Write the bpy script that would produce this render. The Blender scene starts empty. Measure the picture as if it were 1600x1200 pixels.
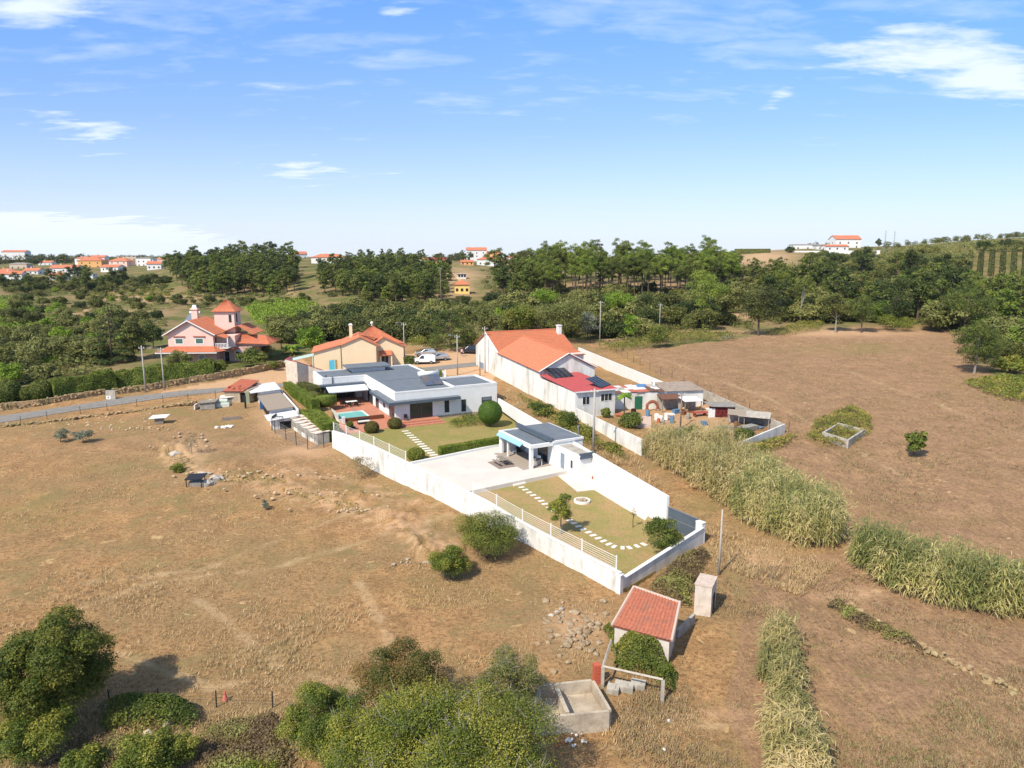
import bpy, bmesh, math, random
import numpy as np
from mathutils import Vector, Matrix
random.seed(7); RNG = np.random.default_rng(11)
S = bpy.context.scene
# ------------------------------------------------------------------ camera
FPX, PITCH, CAMH = 1081.0, math.radians(10.6), 25.0
cd = bpy.data.cameras.new('camera'); cam = bpy.data.objects.new('camera', cd)
S.collection.objects.link(cam)
cd.sensor_fit = 'HORIZONTAL'; cd.sensor_width = 36; cd.lens = 36*FPX/1600
cd.clip_start = 0.5; cd.clip_end = 20000
cam.location = (0, 0, CAMH); cam.rotation_euler = (math.pi/2-PITCH, 0, 0)
S.camera = cam
# ------------------------------------------------------------------ sun and sky
SUN_EL = math.radians(47)
sdir = Vector((0.62*math.cos(SUN_EL), 0.785*math.cos(SUN_EL), -math.sin(SUN_EL))).normalized()
sl = bpy.data.lights.new('sun', 'SUN'); sl.energy = 4.6; sl.angle = math.radians(0.6); sl.color = (1, 0.91, 0.75)
so = bpy.data.objects.new('sun', sl); S.collection.objects.link(so)
so.rotation_euler = sdir.to_track_quat('-Z', 'Y').to_euler(); so.location = (-60, -60, 120)
S.view_settings.view_transform = 'Standard'; S.view_settings.look = 'None'
S.view_settings.exposure = 0.44; S.view_settings.gamma = 1
W = bpy.data.worlds.new('World'); S.world = W; W.use_nodes = True
nt = W.node_tree; nt.nodes.clear()
def N(nt, t, **k):
    n = nt.nodes.new(t)
    for a, b in k.items():
        if a == 'inp':
            for i, v in b.items(): n.inputs[i].default_value = v
        else: setattr(n, a, b)
    return n
def L(nt, a, b): nt.links.new(a, b)
def M_(nt, op, a, b=None, c=None):
    n = nt.nodes.new('ShaderNodeMath'); n.operation = op
    for i, v in enumerate((a, b, c)):
        if v is None: continue
        if isinstance(v, (int, float)): n.inputs[i].default_value = v
        else: L(nt, v, n.inputs[i])
    return n.outputs[0]
def build_sky():
    sky = N(nt, 'ShaderNodeTexSky', sky_type='NISHITA', sun_disc=False)
    sky.sun_elevation = SUN_EL
    sky.sun_rotation = math.atan2(-sdir.x, -sdir.y)
    sky.air_density = 1.0; sky.dust_density = 0.6; sky.ozone_density = 1.6
    tc = N(nt, 'ShaderNodeTexCoord')
    sep = N(nt, 'ShaderNodeSeparateXYZ'); L(nt, tc.outputs['Generated'], sep.inputs[0])
    hs = N(nt, 'ShaderNodeMix', data_type='RGBA', blend_type='MULTIPLY'); hs.inputs[0].default_value = 1; L(nt, sky.outputs[0], hs.inputs[6])
    cr = N(nt, 'ShaderNodeValToRGB'); e = cr.color_ramp.elements; e[0].position = 0; e[0].color = (.53, .58, .82, 1); e[1].position = 1; e[1].color = (.43, .80, 1.25, 1)
    x = cr.color_ramp.elements.new(.5); x.color = (.36, .59, .92, 1)
    for q in cr.color_ramp.elements: q.position *= .333
    x = cr.color_ramp.elements.new(.55); x.color = (.85, .88, .90, 1)
    L(nt, sep.outputs[2], cr.inputs[0]); L(nt, cr.outputs[0], hs.inputs[7])
    bg = N(nt, 'ShaderNodeBackground', inp={1: 0.145}); L(nt, hs.outputs[2], bg.inputs[0])
    # a high cloud layer: direction projected on a flat layer, wispy noise, gathered in banks
    zc = M_(nt, 'MAXIMUM', sep.outputs[2], 0.02)
    zz = M_(nt, 'ADD', zc, 0.10)
    u = M_(nt, 'DIVIDE', sep.outputs[0], zz); v = M_(nt, 'DIVIDE', sep.outputs[1], zz)
    cmb = N(nt, 'ShaderNodeCombineXYZ'); L(nt, u, cmb.inputs[0]); L(nt, v, cmb.inputs[1])
    mp = N(nt, 'ShaderNodeMapping', inp={3: (0.72, 1.5, 1)}); mp.inputs[2].default_value = (0, 0, 0.12)
    L(nt, cmb.outputs[0], mp.inputs[0])
    n1 = N(nt, 'ShaderNodeTexNoise', inp={'Scale': 2.0, 'Detail': 10, 'Roughness': 0.60, 'Distortion': 0.35})
    L(nt, mp.outputs[0], n1.inputs['Vector'])
    n2 = N(nt, 'ShaderNodeTexNoise', inp={'Scale': 6.0, 'Detail': 7, 'Roughness': 0.6, 'Distortion': 0.3})
    L(nt, mp.outputs[0], n2.inputs['Vector'])
    n1o = M_(nt, 'ADD', M_(nt, 'MULTIPLY', n1.outputs[0], 0.55), M_(nt, 'MULTIPLY', n2.outputs[0], 0.45))
    az = M_(nt, 'DIVIDE', sep.outputs[0], sep.outputs[1])          # tangent of azimuth
    el = M_(nt, 'DIVIDE', sep.outputs[2], sep.outputs[1])
    def bank(a, e, ra, re, tilt=0.0):
        da = M_(nt, 'SUBTRACT', az, a); de = M_(nt, 'SUBTRACT', el, e)
        de = M_(nt, 'SUBTRACT', de, M_(nt, 'MULTIPLY', da, tilt))
        q = M_(nt, 'ADD', M_(nt, 'POWER', M_(nt, 'ABSOLUTE', M_(nt, 'DIVIDE', da, ra)), 2.0),
               M_(nt, 'POWER', M_(nt, 'ABSOLUTE', M_(nt, 'DIVIDE', de, re)), 2.0))
        return M_(nt, 'EXPONENT', M_(nt, 'MULTIPLY', q, -1.0))
    acc = None
    for (px, py, rx, ry, t, w) in SKY_BANKS:
        bx = (px-800)/FPX; by = (600-py)/FPX
        yy = math.cos(PITCH)+by*math.sin(PITCH); z0 = -math.sin(PITCH)+by*math.cos(PITCH)
        b = M_(nt, 'MULTIPLY', bank(bx/yy, z0/yy, rx/FPX, ry/FPX, t), w)
        acc = b if acc is None else M_(nt, 'MAXIMUM', acc, b)
    thr = M_(nt, 'SUBTRACT', 0.68, M_(nt, 'MULTIPLY', acc, 0.34))
    mr = N(nt, 'ShaderNodeMapRange', inp={3: 0.0, 4: 1.0}); mr.interpolation_type = 'SMOOTHSTEP'
    L(nt, n1o, mr.inputs[0]); L(nt, thr, mr.inputs[1]); L(nt, M_(nt, 'ADD', thr, 0.27), mr.inputs[2])
    # pale veil low over the horizon, stronger on the left
    veil = M_(nt, 'EXPONENT', M_(nt, 'MULTIPLY', M_(nt, 'ABSOLUTE', el), -7.0))
    low = bank(-0.72, 0.010, 0.44, 0.062, -0.03)
    lw_ = N(nt, 'ShaderNodeMapRange', inp={1: 0.34, 2: 0.62, 3: 0.0, 4: 0.97}); lw_.interpolation_type = 'SMOOTHSTEP'
    L(nt, M_(nt, 'ADD', low, M_(nt, 'MULTIPLY', M_(nt, 'SUBTRACT', n1o, 0.5), 1.1)), lw_.inputs[0])
    v2 = M_(nt, 'MAXIMUM', M_(nt, 'MULTIPLY', veil, 0.80), lw_.outputs[0])
    thin = N(nt, 'ShaderNodeMapRange', inp={1: 0.42, 2: 0.66, 3: 0.0, 4: 0.42}); L(nt, n1o, thin.inputs[0])
    f = M_(nt, 'MAXIMUM', M_(nt, 'MULTIPLY', mr.outputs[0], 0.9), M_(nt, 'MAXIMUM', v2, thin.outputs[0]))
    up = M_(nt, 'GREATER_THAN', sep.outputs[2], -0.3)
    cl = N(nt, 'ShaderNodeBackground', inp={0: (0.84, 0.92, 1.0, 1), 1: 0.86})
    mx = N(nt, 'ShaderNodeMixShader'); L(nt, M_(nt, 'MULTIPLY', f, up), mx.inputs[0])
    L(nt, bg.outputs[0], mx.inputs[1]); L(nt, cl.outputs[0], mx.inputs[2])
    out = N(nt, 'ShaderNodeOutputWorld'); L(nt, mx.outputs[0], out.inputs[0])
SKY_BANKS = [(50, 22, 150, 44, 0.1, 1.1), (620, 20, 90, 30, 0, 1.0), (1400, 75, 150, 55, 0.1, 1.15), (1530, 100, 180, 66, -0.25, 1.35), (130, 205, 150, 50, -0.1, 1.05),
             (1210, 160, 100, 36, .9, .85), (470, 270, 240, 44, 0, .9), (350, 170, 120, 20, 0, .6), (670, 265, 60, 22, 0, .6), (430, 130, 90, 26, 0, .6), (540, 158, 90, 18, 0, .6),
             (1310, 245, 70, 18, 0, .8), (1470, 270, 80, 14, 0, .6), (1340, 350, 140, 20, 0, .8), (1520, 350, 90, 20, 0, .8), (1200, 60, 60, 20, 0, .6), (820, 8, 70, 14, 0, .7)]
build_sky()
# ------------------------------------------------------------------ projection helpers (photo pixel -> point in the world)
def ray(px, py):
    a = (px-800)/FPX; b = (600-py)/FPX
    return np.array((a, math.cos(PITCH)+b*math.sin(PITCH), -math.sin(PITCH)+b*math.cos(PITCH)))
def atz(px, py, z):
    r = ray(px, py); t = (z-CAMH)/r[2]; return Vector((r[0]*t, r[1]*t, z))
def atY(px, py, Y):
    r = ray(px, py); t = Y/r[1]; return Vector((r[0]*t, Y, CAMH+r[2]*t))
def proj(x, y, z):
    z = z-CAMH; d = y*math.cos(PITCH)-z*math.sin(PITCH); u = y*math.sin(PITCH)+z*math.cos(PITCH)
    return 800+FPX*x/d, 600-FPX*u/d
def pxm(p):   # pixels per metre at p
    return FPX/(p[1]*math.cos(PITCH)-(p[2]-CAMH)*math.sin(PITCH))
# ------------------------------------------------------------------ terrain height field
ZC = [(0,1200,0),(400,1200,0),(800,1200,0),(1200,1200,0),(1600,1200,.5),(0,1000,0),(400,1000,0),(800,1000,0),(1200,1000,0),(1600,1000,.6),(1040,1020,-.2),
      (0,850,0),(400,850,0),(800,850,0),(1200,860,.1),(1600,850,.8),(0,740,.3),(300,740,.3),(520,703,.4),(600,750,.15),(1100,760,.6),(1100,840,.1),(1350,740,1.2),(1600,740,1.5),
      (0,655,1.2),(200,640,1.5),(350,625,1.9),(400,650,1.3),(480,592,2.9),(430,690,.5),(650,590,3),(750,585,3.1),(740,556,4),(640,560,3.8),(835,626,2.4),(1000,712,1.0),(765,590,2.9),
      (1100,700,1.2),(1300,700,1.5),(1250,600,2.5),(1050,570,3.2),(1100,540,3.9),(1250,515,4.5),(1600,600,3),(1600,520,5),(1450,540,4.2),(1450,650,2.2),
      (340,570,4.3),(560,570,3.8),(20,600,2.6),(120,560,3.6)]
YC = [(0,520,200),(200,500,220),(450,500,210),(620,515,185),(700,520,175),(800,520,185),(950,530,180),(1150,525,185),
      (0,450,350),(200,460,320),(400,460,300),(600,470,250),(800,470,260),(1000,470,240),(1200,480,235),(1400,480,235),(1600,480,230),
      (0,425,520),(100,430,480),(240,422,470),(300,418,400),(370,412,400),(450,415,400),(560,430,320),(560,412,420),(690,430,350),(780,420,450),(900,425,350),(1050,425,330),(1200,425,340),(1210,402,420),
      (1130,404,430),(1350,420,380),(1350,392,470),(1280,396,450),(1500,430,300),(1550,385,400),(1600,374,430),(1450,384,450),(1600,440,290),
      (0,408,1500),(200,407,1500),(500,407,700),(700,409,800),(900,404,900),(1150,399,800),(1450,385,620),(1600,374,600),(-400,420,700),(2000,380,600),(-400,800,65),(2000,800,66),(-500,600,125),(2000,600,130),(-400,500,220),(2000,490,220)]
def _ctrl():
    P = []
    for a, b, z in ZC: P.append(tuple(atz(a, b, z)))
    for a, b, Y in YC: P.append(tuple(atY(a, b, Y)))
    for x in (-3000, -1200, 0, 1200, 3000): P.append((x, 4500, 10)); P.append((x, 2500, 13))
    for x in (-30, 0, 30): P.append((x, 8, 0)); P.append((x, -20, 0))
    return np.array(P)
CP = _ctrl()
def _st(x, y):
    r = np.sqrt(x*x+y*y)+6.0
    return np.stack([np.arctan2(x, y+40.0)*3.0, np.log(r)*1.0], -1)
CST = _st(CP[:, 0], CP[:, 1])
def _phi(d): return np.where(d > 1e-9, d*d*np.log(np.maximum(d, 1e-9)), 0.0)
def _solve():
    n = len(CP); D = np.sqrt(((CST[:, None]-CST[None])**2).sum(-1)); K = _phi(D)+np.eye(n)*0.004
    Pm = np.concatenate([np.ones((n, 1)), CST], 1)
    A = np.zeros((n+3, n+3)); A[:n, :n] = K; A[:n, n:] = Pm; A[n:, :n] = Pm.T
    return np.linalg.solve(A, np.concatenate([CP[:, 2], np.zeros(3)]))
RB = _solve()
def gz(x, y):
    x = np.atleast_1d(np.asarray(x, float)); y = np.atleast_1d(np.asarray(y, float)); sh = x.shape
    x = x.ravel(); y = y.ravel(); st = _st(x, y); out = np.empty(len(x))
    for i in range(0, len(x), 40000):
        s = st[i:i+40000]; D = np.sqrt(((s[:, None]-CST[None])**2).sum(-1))
        out[i:i+40000] = _phi(D)@RB[:-3]+RB[-3]+s@RB[-2:]
    return out.reshape(sh)
TS = np.exp(np.linspace(math.log(20), math.log(5000), 700))
def G(px, py):
    r = ray(px, py); x = r[0]*TS; y = r[1]*TS; z = CAMH+r[2]*TS; g = gz(x, y)
    k = np.where(z < g)[0]
    if len(k) == 0: k = [len(TS)-1]
    k = k[0]
    if k == 0: t = TS[0]
    else:
        a = z[k-1]-g[k-1]; b = g[k]-z[k]; f = a/(a+b) if a+b > 0 else 0; t = TS[k-1]+(TS[k]-TS[k-1])*f
    p = r*t; return Vector((p[0], p[1], float(gz(p[0], p[1])[0])))
def ground(x, y): return float(gz(x, y)[0])
# ------------------------------------------------------------------ materials
def attr_mat(): pass
MATS = {}
def mat(name, col, rough=0.8, col2=None, scale=4.0, bump=0.0, bscale=20.0, metal=0.0, spec=0.3, stretch=(1,1,1), detail=5, lo=0.35, hi=0.65, stain=None, sscale=0.6, coat=0, objvar=0.0):
    if name in MATS: return MATS[name]
    m = bpy.data.materials.new(name); m.use_nodes = True; t = m.node_tree; b = t.nodes['Principled BSDF']
    b.inputs['Roughness'].default_value = rough; b.inputs['Metallic'].default_value = metal
    b.inputs['Specular IOR Level'].default_value = spec
    if coat: b.inputs['Coat Weight'].default_value = coat
    c = lambda v: (v[0], v[1], v[2], 1)
    tc = N(t, 'ShaderNodeTexCoord'); mp = N(t, 'ShaderNodeMapping', inp={3: stretch}); L(t, tc.outputs['Object'], mp.inputs[0])
    if col2 is None: col2 = tuple(v*0.88 for v in col)
    no = N(t, 'ShaderNodeTexNoise', inp={'Scale': scale, 'Detail': detail, 'Roughness': .6}); L(t, mp.outputs[0], no.inputs['Vector'])
    mr = N(t, 'ShaderNodeMapRange', inp={1: lo, 2: hi}); L(t, no.outputs[0], mr.inputs[0])
    mx = N(t, 'ShaderNodeMix', data_type='RGBA'); mx.inputs[6].default_value = c(col); mx.inputs[7].default_value = c(col2)
    L(t, mr.outputs[0], mx.inputs[0]); o = mx.outputs[2]
    if stain is not None:
        n2 = N(t, 'ShaderNodeTexNoise', inp={'Scale': sscale, 'Detail': 8, 'Roughness': .7}); L(t, mp.outputs[0], n2.inputs['Vector'])
        m2 = N(t, 'ShaderNodeMapRange', inp={1: .50, 2: .70, 4: .85}); L(t, n2.outputs[0], m2.inputs[0])
        x2 = N(t, 'ShaderNodeMix', data_type='RGBA'); L(t, m2.outputs[0], x2.inputs[0]); L(t, o, x2.inputs[6]); x2.inputs[7].default_value = c(stain); o = x2.outputs[2]
    L(t, o, b.inputs['Base Color'])
    if bump:
        n3 = N(t, 'ShaderNodeTexNoise', inp={'Scale': bscale, 'Detail': 4}); L(t, mp.outputs[0], n3.inputs['Vector'])
        bp = N(t, 'ShaderNodeBump', inp={0: min(1, bump), 1: 0.05}); L(t, n3.outputs[0], bp.inputs['Height']); L(t, bp.outputs[0], b.inputs['Normal'])
    MATS[name] = m; return m
def leafmat(name, cols, trans=0.2, rough=0.6, var=0.35):
    """cols: three albedo colours, chosen by a per-leaf attribute; each copied plant shifts a little"""
    if name in MATS: return MATS[name]
    m = bpy.data.materials.new(name); m.use_nodes = True; t = m.node_tree; b = t.nodes['Principled BSDF']; out = t.nodes['Material Output']
    at = N(t, 'ShaderNodeAttribute', attribute_name='tint'); oi = N(t, 'ShaderNodeObjectInfo')
    f = M_(t, 'ADD', at.outputs['Fac'], M_(t, 'MULTIPLY', M_(t, 'SUBTRACT', oi.outputs['Random'], 0.5), var))
    cr = N(t, 'ShaderNodeValToRGB'); e = cr.color_ramp.elements
    e[0].position = 0.1; e[0].color = (*cols[0], 1); e[1].position = 0.9; e[1].color = (*cols[2], 1)
    x = cr.color_ramp.elements.new(0.5); x.color = (*cols[1], 1)
    L(t, f, cr.inputs[0]); L(t, cr.outputs[0], b.inputs['Base Color'])
    b.inputs['Roughness'].default_value = rough; b.inputs['Specular IOR Level'].default_value = 0.25
    tr = N(t, 'ShaderNodeBsdfTranslucent'); L(t, cr.outputs[0], tr.inputs[0])
    ms = N(t, 'ShaderNodeMixShader', inp={0: trans}); L(t, b.outputs[0], ms.inputs[1]); L(t, tr.outputs[0], ms.inputs[2]); L(t, ms.outputs[0], out.inputs[0])
    MATS[name] = m; return m
WHITE = lambda: mat('white_paint', (.80,.80,.79), .7, (.74,.74,.73), 1.2, .15, 30)
def mats():
    g = globals()
    g['m_white'] = mat('white_render', (.72,.72,.71), .75, (.66,.66,.65), .9, .1, 25)
    g['m_wall_white'] = mat('white_wall_worn', (.72,.72,.70), .8, (.60,.60,.58), .8, .15, 20, stain=(.36,.34,.30), sscale=1.1, lo=.42, hi=.62, stretch=(1,1,.35))
    g['m_wall_old'] = mat('old_lime_wall', (.74,.73,.69), .9, (.60,.59,.55), .7, .2, 12, stain=(.33,.31,.27), sscale=.45, stretch=(1,1,.3))
    g['m_concrete'] = mat('raw_concrete', (.46,.42,.36), .95, (.33,.30,.26), 1.6, .4, 14, stain=(.18,.16,.13), sscale=1.1)
    g['m_concrete_dark'] = mat('grey_concrete', (.30,.28,.25), .95, (.20,.19,.17), 2, .4, 14)
    g['m_grey_roof'] = mat('grey_roof_membrane', (.155,.175,.20), .7, (.125,.145,.17), .8, .1, 30)
    g['m_grey_trim'] = mat('dark_grey_trim', (.085,.11,.14), .5, (.07,.09,.12), 1)
    g['m_glass'] = mat('dark_glass', (.02,.025,.03), .12, (.03,.035,.04), 1, spec=.6)
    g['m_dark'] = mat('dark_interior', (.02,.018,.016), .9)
    g['m_tile'] = mat('clay_tile', (.56,.19,.10), .8, (.45,.145,.075), 3.5, .2, 25, stain=(.30,.15,.10), sscale=.9)
    g['m_tile_old'] = mat('weathered_clay_tile', (.50,.15,.085), .85, (.36,.11,.07), 5, .3, 25, stain=(.27,.15,.11), sscale=1.2)
    g['m_tile_orange'] = mat('orange_clay_tile', (.50,.165,.08), .8, (.40,.13,.065), 3.0, .2, 25, stain=(.31,.14,.085), sscale=.6)
    g['m_ridge'] = mat('mortar_ridge', (.52,.40,.33), .9)
    g['m_red'] = mat('red_sheet_roof', (.42,.085,.085), .6, (.35,.07,.07), 1.5)
    g['m_pink'] = mat('pink_render', (.72,.53,.46), .85, (.66,.47,.41), .6)
    g['m_pink_dark'] = mat('salmon_render', (.62,.40,.34), .85, (.56,.35,.30), .6)
    g['m_yellow'] = mat('cream_yellow_render', (.78,.62,.41), .85, (.74,.58,.38), .5)
    g['m_terracotta'] = mat('terracotta_deck', (.50,.21,.13), .7, (.40,.17,.11), 2.5)
    g['m_wood'] = mat('brown_wood', (.22,.08,.035), .7, (.13,.05,.025), 5, stretch=(.3,.3,3))
    g['m_greywood'] = mat('grey_wood', (.30,.26,.21), .9, (.16,.13,.11), 6, .3, 20, stretch=(.4,2,2))
    g['m_pole'] = mat('pole_concrete', (.42,.39,.35), .9, (.34,.31,.28), 2)
    g['m_polewood'] = mat('pole_wood', (.24,.19,.15), .9, (.16,.12,.10), 3)
    g['m_metal'] = mat('grey_metal', (.35,.36,.37), .45, metal=.6)
    g['m_blackmetal'] = mat('black_metal', (.03,.03,.03), .5)
    g['m_rust'] = mat('rusty_metal', (.20,.09,.05), .8, (.11,.06,.04), 6)
    g['m_solar'] = mat('solar_cells', (.012,.014,.022), .2, (.018,.02,.03), 3, spec=.6)
    g['m_stone'] = mat('field_stone', (.42,.35,.26), .95, (.24,.19,.14), 2.2, .6, 9, stain=(.50,.38,.22), sscale=1.5)
    g['m_stone_pale'] = mat('pale_stone', (.44,.37,.28), .95, (.28,.23,.17), 2.2, .6, 9)
    g['m_bark'] = mat('bark', (.13,.09,.065), .95, (.08,.055,.04), 5, .5, 12)
    g['m_barkgrey'] = mat('grey_bark', (.30,.27,.23), .95, (.20,.18,.15), 5, .5, 12)
    g['m_blue_door'] = mat('slate_blue_door', (.20,.26,.33), .6)
    g['m_awn_blue'] = mat('blue_awning_cloth', (.28,.54,.78), .8)
    g['m_awn_white'] = mat('white_awning_cloth', (.62,.68,.72), .8)
    g['m_paving'] = mat('pale_paving', (.61,.57,.52), .8, (.55,.51,.465), .5, .05, 8)
    g['m_slab'] = mat('pale_slab', (.76,.73,.68), .8, (.66,.63,.58), 1.5)
    g['m_green'] = mat('green_door_paint', (.02,.13,.07), .6)
    g['m_plastic'] = mat('white_plastic', (.75,.75,.74), .5)
    g['m_black'] = mat('black_plastic', (.02,.02,.022), .5)
    g['m_tyre'] = mat('tyre_rubber', (.02,.02,.02), .9)
    g['m_shutter'] = mat('green_grey_shutter', (.10,.17,.15), .6)
    g['m_asphalt'] = mat('asphalt', (.23,.215,.20), .95, (.18,.17,.16), 1.5, .3, 60)
    g['m_corrug'] = mat('corrugated_white', (.70,.71,.72), .5, (.58,.58,.58), 1.5)
    g['m_wattle'] = mat('brown_reed_mat', (.34,.28,.22), .9, (.22,.18,.14), 5, stretch=(1,4,1))
mats()
# ------------------------------------------------------------------ mesh helpers
COL = S.collection
def tag(o, label=None, cat=None, group=None, kind=None):
    if label: o['label'] = label
    if cat: o['category'] = cat
    if group: o['group'] = group
    if kind: o['kind'] = kind
    return o
def empty(name, loc, rz=0.0, label=None, cat=None, group=None):
    o = bpy.data.objects.new(name, None); COL.objects.link(o); o.location = loc; o.rotation_euler = (0, 0, rz); o.empty_display_size = .2
    return tag(o, label, cat, group)
class MB:
    def __init__(s): s.v = []; s.f = []; s.m = []; s.mats = []; s.cur = 0
    def use(s, m):
        if m not in s.mats: s.mats.append(m)
        s.cur = s.mats.index(m); return s
    def add(s, vs, fs):
        o = len(s.v); s.v += [tuple(v) for v in vs]; s.f += [tuple(i+o for i in f) for f in fs]; s.m += [s.cur]*len(fs); return s
    def box(s, x0, y0, z0, x1, y1, z1, top=None):
        if x0 > x1: x0, x1 = x1, x0
        if y0 > y1: y0, y1 = y1, y0
        if z0 > z1: z0, z1 = z1, z0
        t = top or 0
        v = [(x0,y0,z0),(x1,y0,z0),(x1,y1,z0),(x0,y1,z0),(x0+t,y0+t,z1),(x1-t,y0+t,z1),(x1-t,y1-t,z1),(x0+t,y1-t,z1)]
        return s.add(v, [(3,2,1,0),(4,5,6,7),(0,1,5,4),(1,2,6,5),(2,3,7,6),(3,0,4,7)])
    def prism(s, pts, z0, z1):
        """pts: list of (x,y) counter-clockwise; z0,z1 numbers or per-point lists"""
        n = len(pts); a = z0 if hasattr(z0, '__len__') else [z0]*n; b = z1 if hasattr(z1, '__len__') else [z1]*n
        area = sum(pts[i][0]*pts[(i+1)%n][1]-pts[(i+1)%n][0]*pts[i][1] for i in range(n))
        if area < 0: pts = pts[::-1]; a = a[::-1]; b = b[::-1]
        v = [(p[0], p[1], a[i]) for i, p in enumerate(pts)]+[(p[0], p[1], b[i]) for i, p in enumerate(pts)]
        return s.add(v, [tuple(range(n-1, -1, -1)), tuple(range(n, 2*n))]+[(i, (i+1)%n, n+(i+1)%n, n+i) for i in range(n)])
    def extr(s, prof, p0, p1):
        """profile polygon given as points in the plane at p0, swept by p1-p0"""
        d = Vector(p1)-Vector(p0); n = len(prof); v = [tuple(q) for q in prof]+[tuple(Vector(q)+d) for q in prof]
        return s.add(v, [tuple(range(n-1, -1, -1)), tuple(range(n, 2*n))]+[(i, (i+1)%n, n+(i+1)%n, n+i) for i in range(n)])
    def tube(s, pts, r, n=6, cap=True):
        pts = [Vector(p) for p in pts]; rs = r if hasattr(r, '__len__') else [r]*len(pts); o = len(s.v); k = len(pts)
        for i, p in enumerate(pts):
            d = (pts[min(i+1, k-1)]-pts[max(i-1, 0)]).normalized()
            a = d.cross(Vector((0, 0, 1)) if abs(d.z) < .9 else Vector((1, 0, 0))).normalized(); b = d.cross(a)
            for j in range(n):
                t = 2*math.pi*j/n; s.v.append(tuple(p+(a*math.cos(t)+b*math.sin(t))*rs[i]))
        for i in range(k-1):
            for j in range(n):
                s.f.append((o+i*n+j, o+i*n+(j+1)%n, o+(i+1)*n+(j+1)%n, o+(i+1)*n+j)); s.m.append(s.cur)
        if cap:
            s.f.append(tuple(o+j for j in range(n-1, -1, -1))); s.f.append(tuple(o+(k-1)*n+j for j in range(n))); s.m += [s.cur]*2
        return s
    def slab(s, quad, th):
        """quad: 4 (or n) 3D corners of the top face, given a downward thickness"""
        n = len(quad); q = [Vector(p) for p in quad]; nr = (q[1]-q[0]).cross(q[2]-q[1])
        if nr.z < 0: q = q[::-1]
        v = [tuple(p) for p in q]+[(p.x, p.y, p.z-th) for p in q]
        return s.add(v, [tuple(range(n)), tuple(range(2*n-1, n-1, -1))]+[(i, n+i, n+(i+1)%n, (i+1)%n) for i in range(n)])
    def sphere(s, c, r, n=12, m=8, sq=(1,1,1), jit=0):
        o = len(s.v); R = random.Random(int(abs(c[0]*31+c[1]*17))+n)
        for i in range(m+1):
            t = math.pi*i/m
            for j in range(n):
                a = 2*math.pi*j/n; k = r*(1+R.uniform(-jit, jit))
                s.v.append((c[0]+k*sq[0]*math.sin(t)*math.cos(a), c[1]+k*sq[1]*math.sin(t)*math.sin(a), c[2]+k*sq[2]*math.cos(t)))
        for i in range(m):
            for j in range(n):
                s.f.append((o+i*n+j, o+(i+1)*n+j, o+(i+1)*n+(j+1)%n, o+i*n+(j+1)%n)); s.m.append(s.cur)
        return s
    def rock(s, c, r, seed=0):
        R = random.Random(seed); bm = bmesh.new(); bmesh.ops.create_icosphere(bm, subdivisions=1, radius=1)
        sx, sy, sz = r*R.uniform(.7,1.3), r*R.uniform(.6,1.1), r*R.uniform(.45,.8); a = R.uniform(0, 6.3)
        vs = []
        for v in bm.verts:
            k = R.uniform(.78, 1.15); x, y, z = v.co.x*sx*k, v.co.y*sy*k, v.co.z*sz*k
            vs.append((c[0]+x*math.cos(a)-y*math.sin(a), c[1]+x*math.sin(a)+y*math.cos(a), c[2]+z))
        fs = [tuple(v.index for v in f.verts) for f in bm.faces]; bm.free(); return s.add(vs, fs)
    def build(s, name, m=None, parent=None, smooth=False, loc=None, rz=0):
        me = bpy.data.meshes.new(name)
        me.from_pydata(s.v, [], s.f)
        if m is not None: me.materials.append(m)
        else:
            for x in s.mats: me.materials.append(x)
            me.polygons.foreach_set('material_index', s.m)
        if smooth: me.polygons.foreach_set('use_smooth', [True]*len(me.polygons))
        me.update(); o = bpy.data.objects.new(name, me); COL.objects.link(o)
        if parent: o.parent = parent
        if loc is not None: o.location = loc; o.rotation_euler = (0, 0, rz)
        return o
def pymesh(name, v, quads, m, parent=None, tint=None, smooth=False, link=True):
    """fast mesh from numpy arrays of verts (n,3) and quads (k,4)"""
    me = bpy.data.meshes.new(name); k = len(quads); c = quads.shape[1]
    me.vertices.add(len(v)); me.vertices.foreach_set('co', np.asarray(v, np.float32).ravel())
    me.loops.add(k*c); me.loops.foreach_set('vertex_index', np.asarray(quads, np.int32).ravel())
    me.polygons.add(k); me.polygons.foreach_set('loop_start', np.arange(0, k*c, c, dtype=np.int32))
    me.update(calc_edges=True)
    if tint is not None:
        a = me.attributes.new('tint', 'FLOAT', 'POINT'); a.data.foreach_set('value', np.asarray(tint, np.float32))
    if smooth: me.polygons.foreach_set('use_smooth', [True]*k)
    for x in (m if isinstance(m, (list, tuple)) else [m]): me.materials.append(x)
    if not link: return me
    o = bpy.data.objects.new(name, me); COL.objects.link(o)
    if parent: o.parent = parent
    return o
def kids(o): return [c for c in bpy.data.objects if c.parent == o]
def copy_tree(o, parent=None, ch=None):
    c = o.copy(); COL.objects.link(c); c.parent = parent
    for k in (ch if ch is not None else kids(o)): copy_tree(k, c)
    return c
class Frame:
    """local frame: origin, x axis towards another point"""
    def __init__(s, o, ang): s.o = Vector(o); s.a = ang; s.c = math.cos(ang); s.s = math.sin(ang)
    def w(s, x, y, z=0): return Vector((s.o.x+x*s.c-y*s.s, s.o.y+x*s.s+y*s.c, s.o.z+z))
    def l(s, p): x, y = p[0]-s.o.x, p[1]-s.o.y; return Vector((x*s.c+y*s.s, -x*s.s+y*s.c, p[2]-s.o.z))
def fr2(p, q): return Frame(p, math.atan2(q[1]-p[1], q[0]-p[0]))
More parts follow.
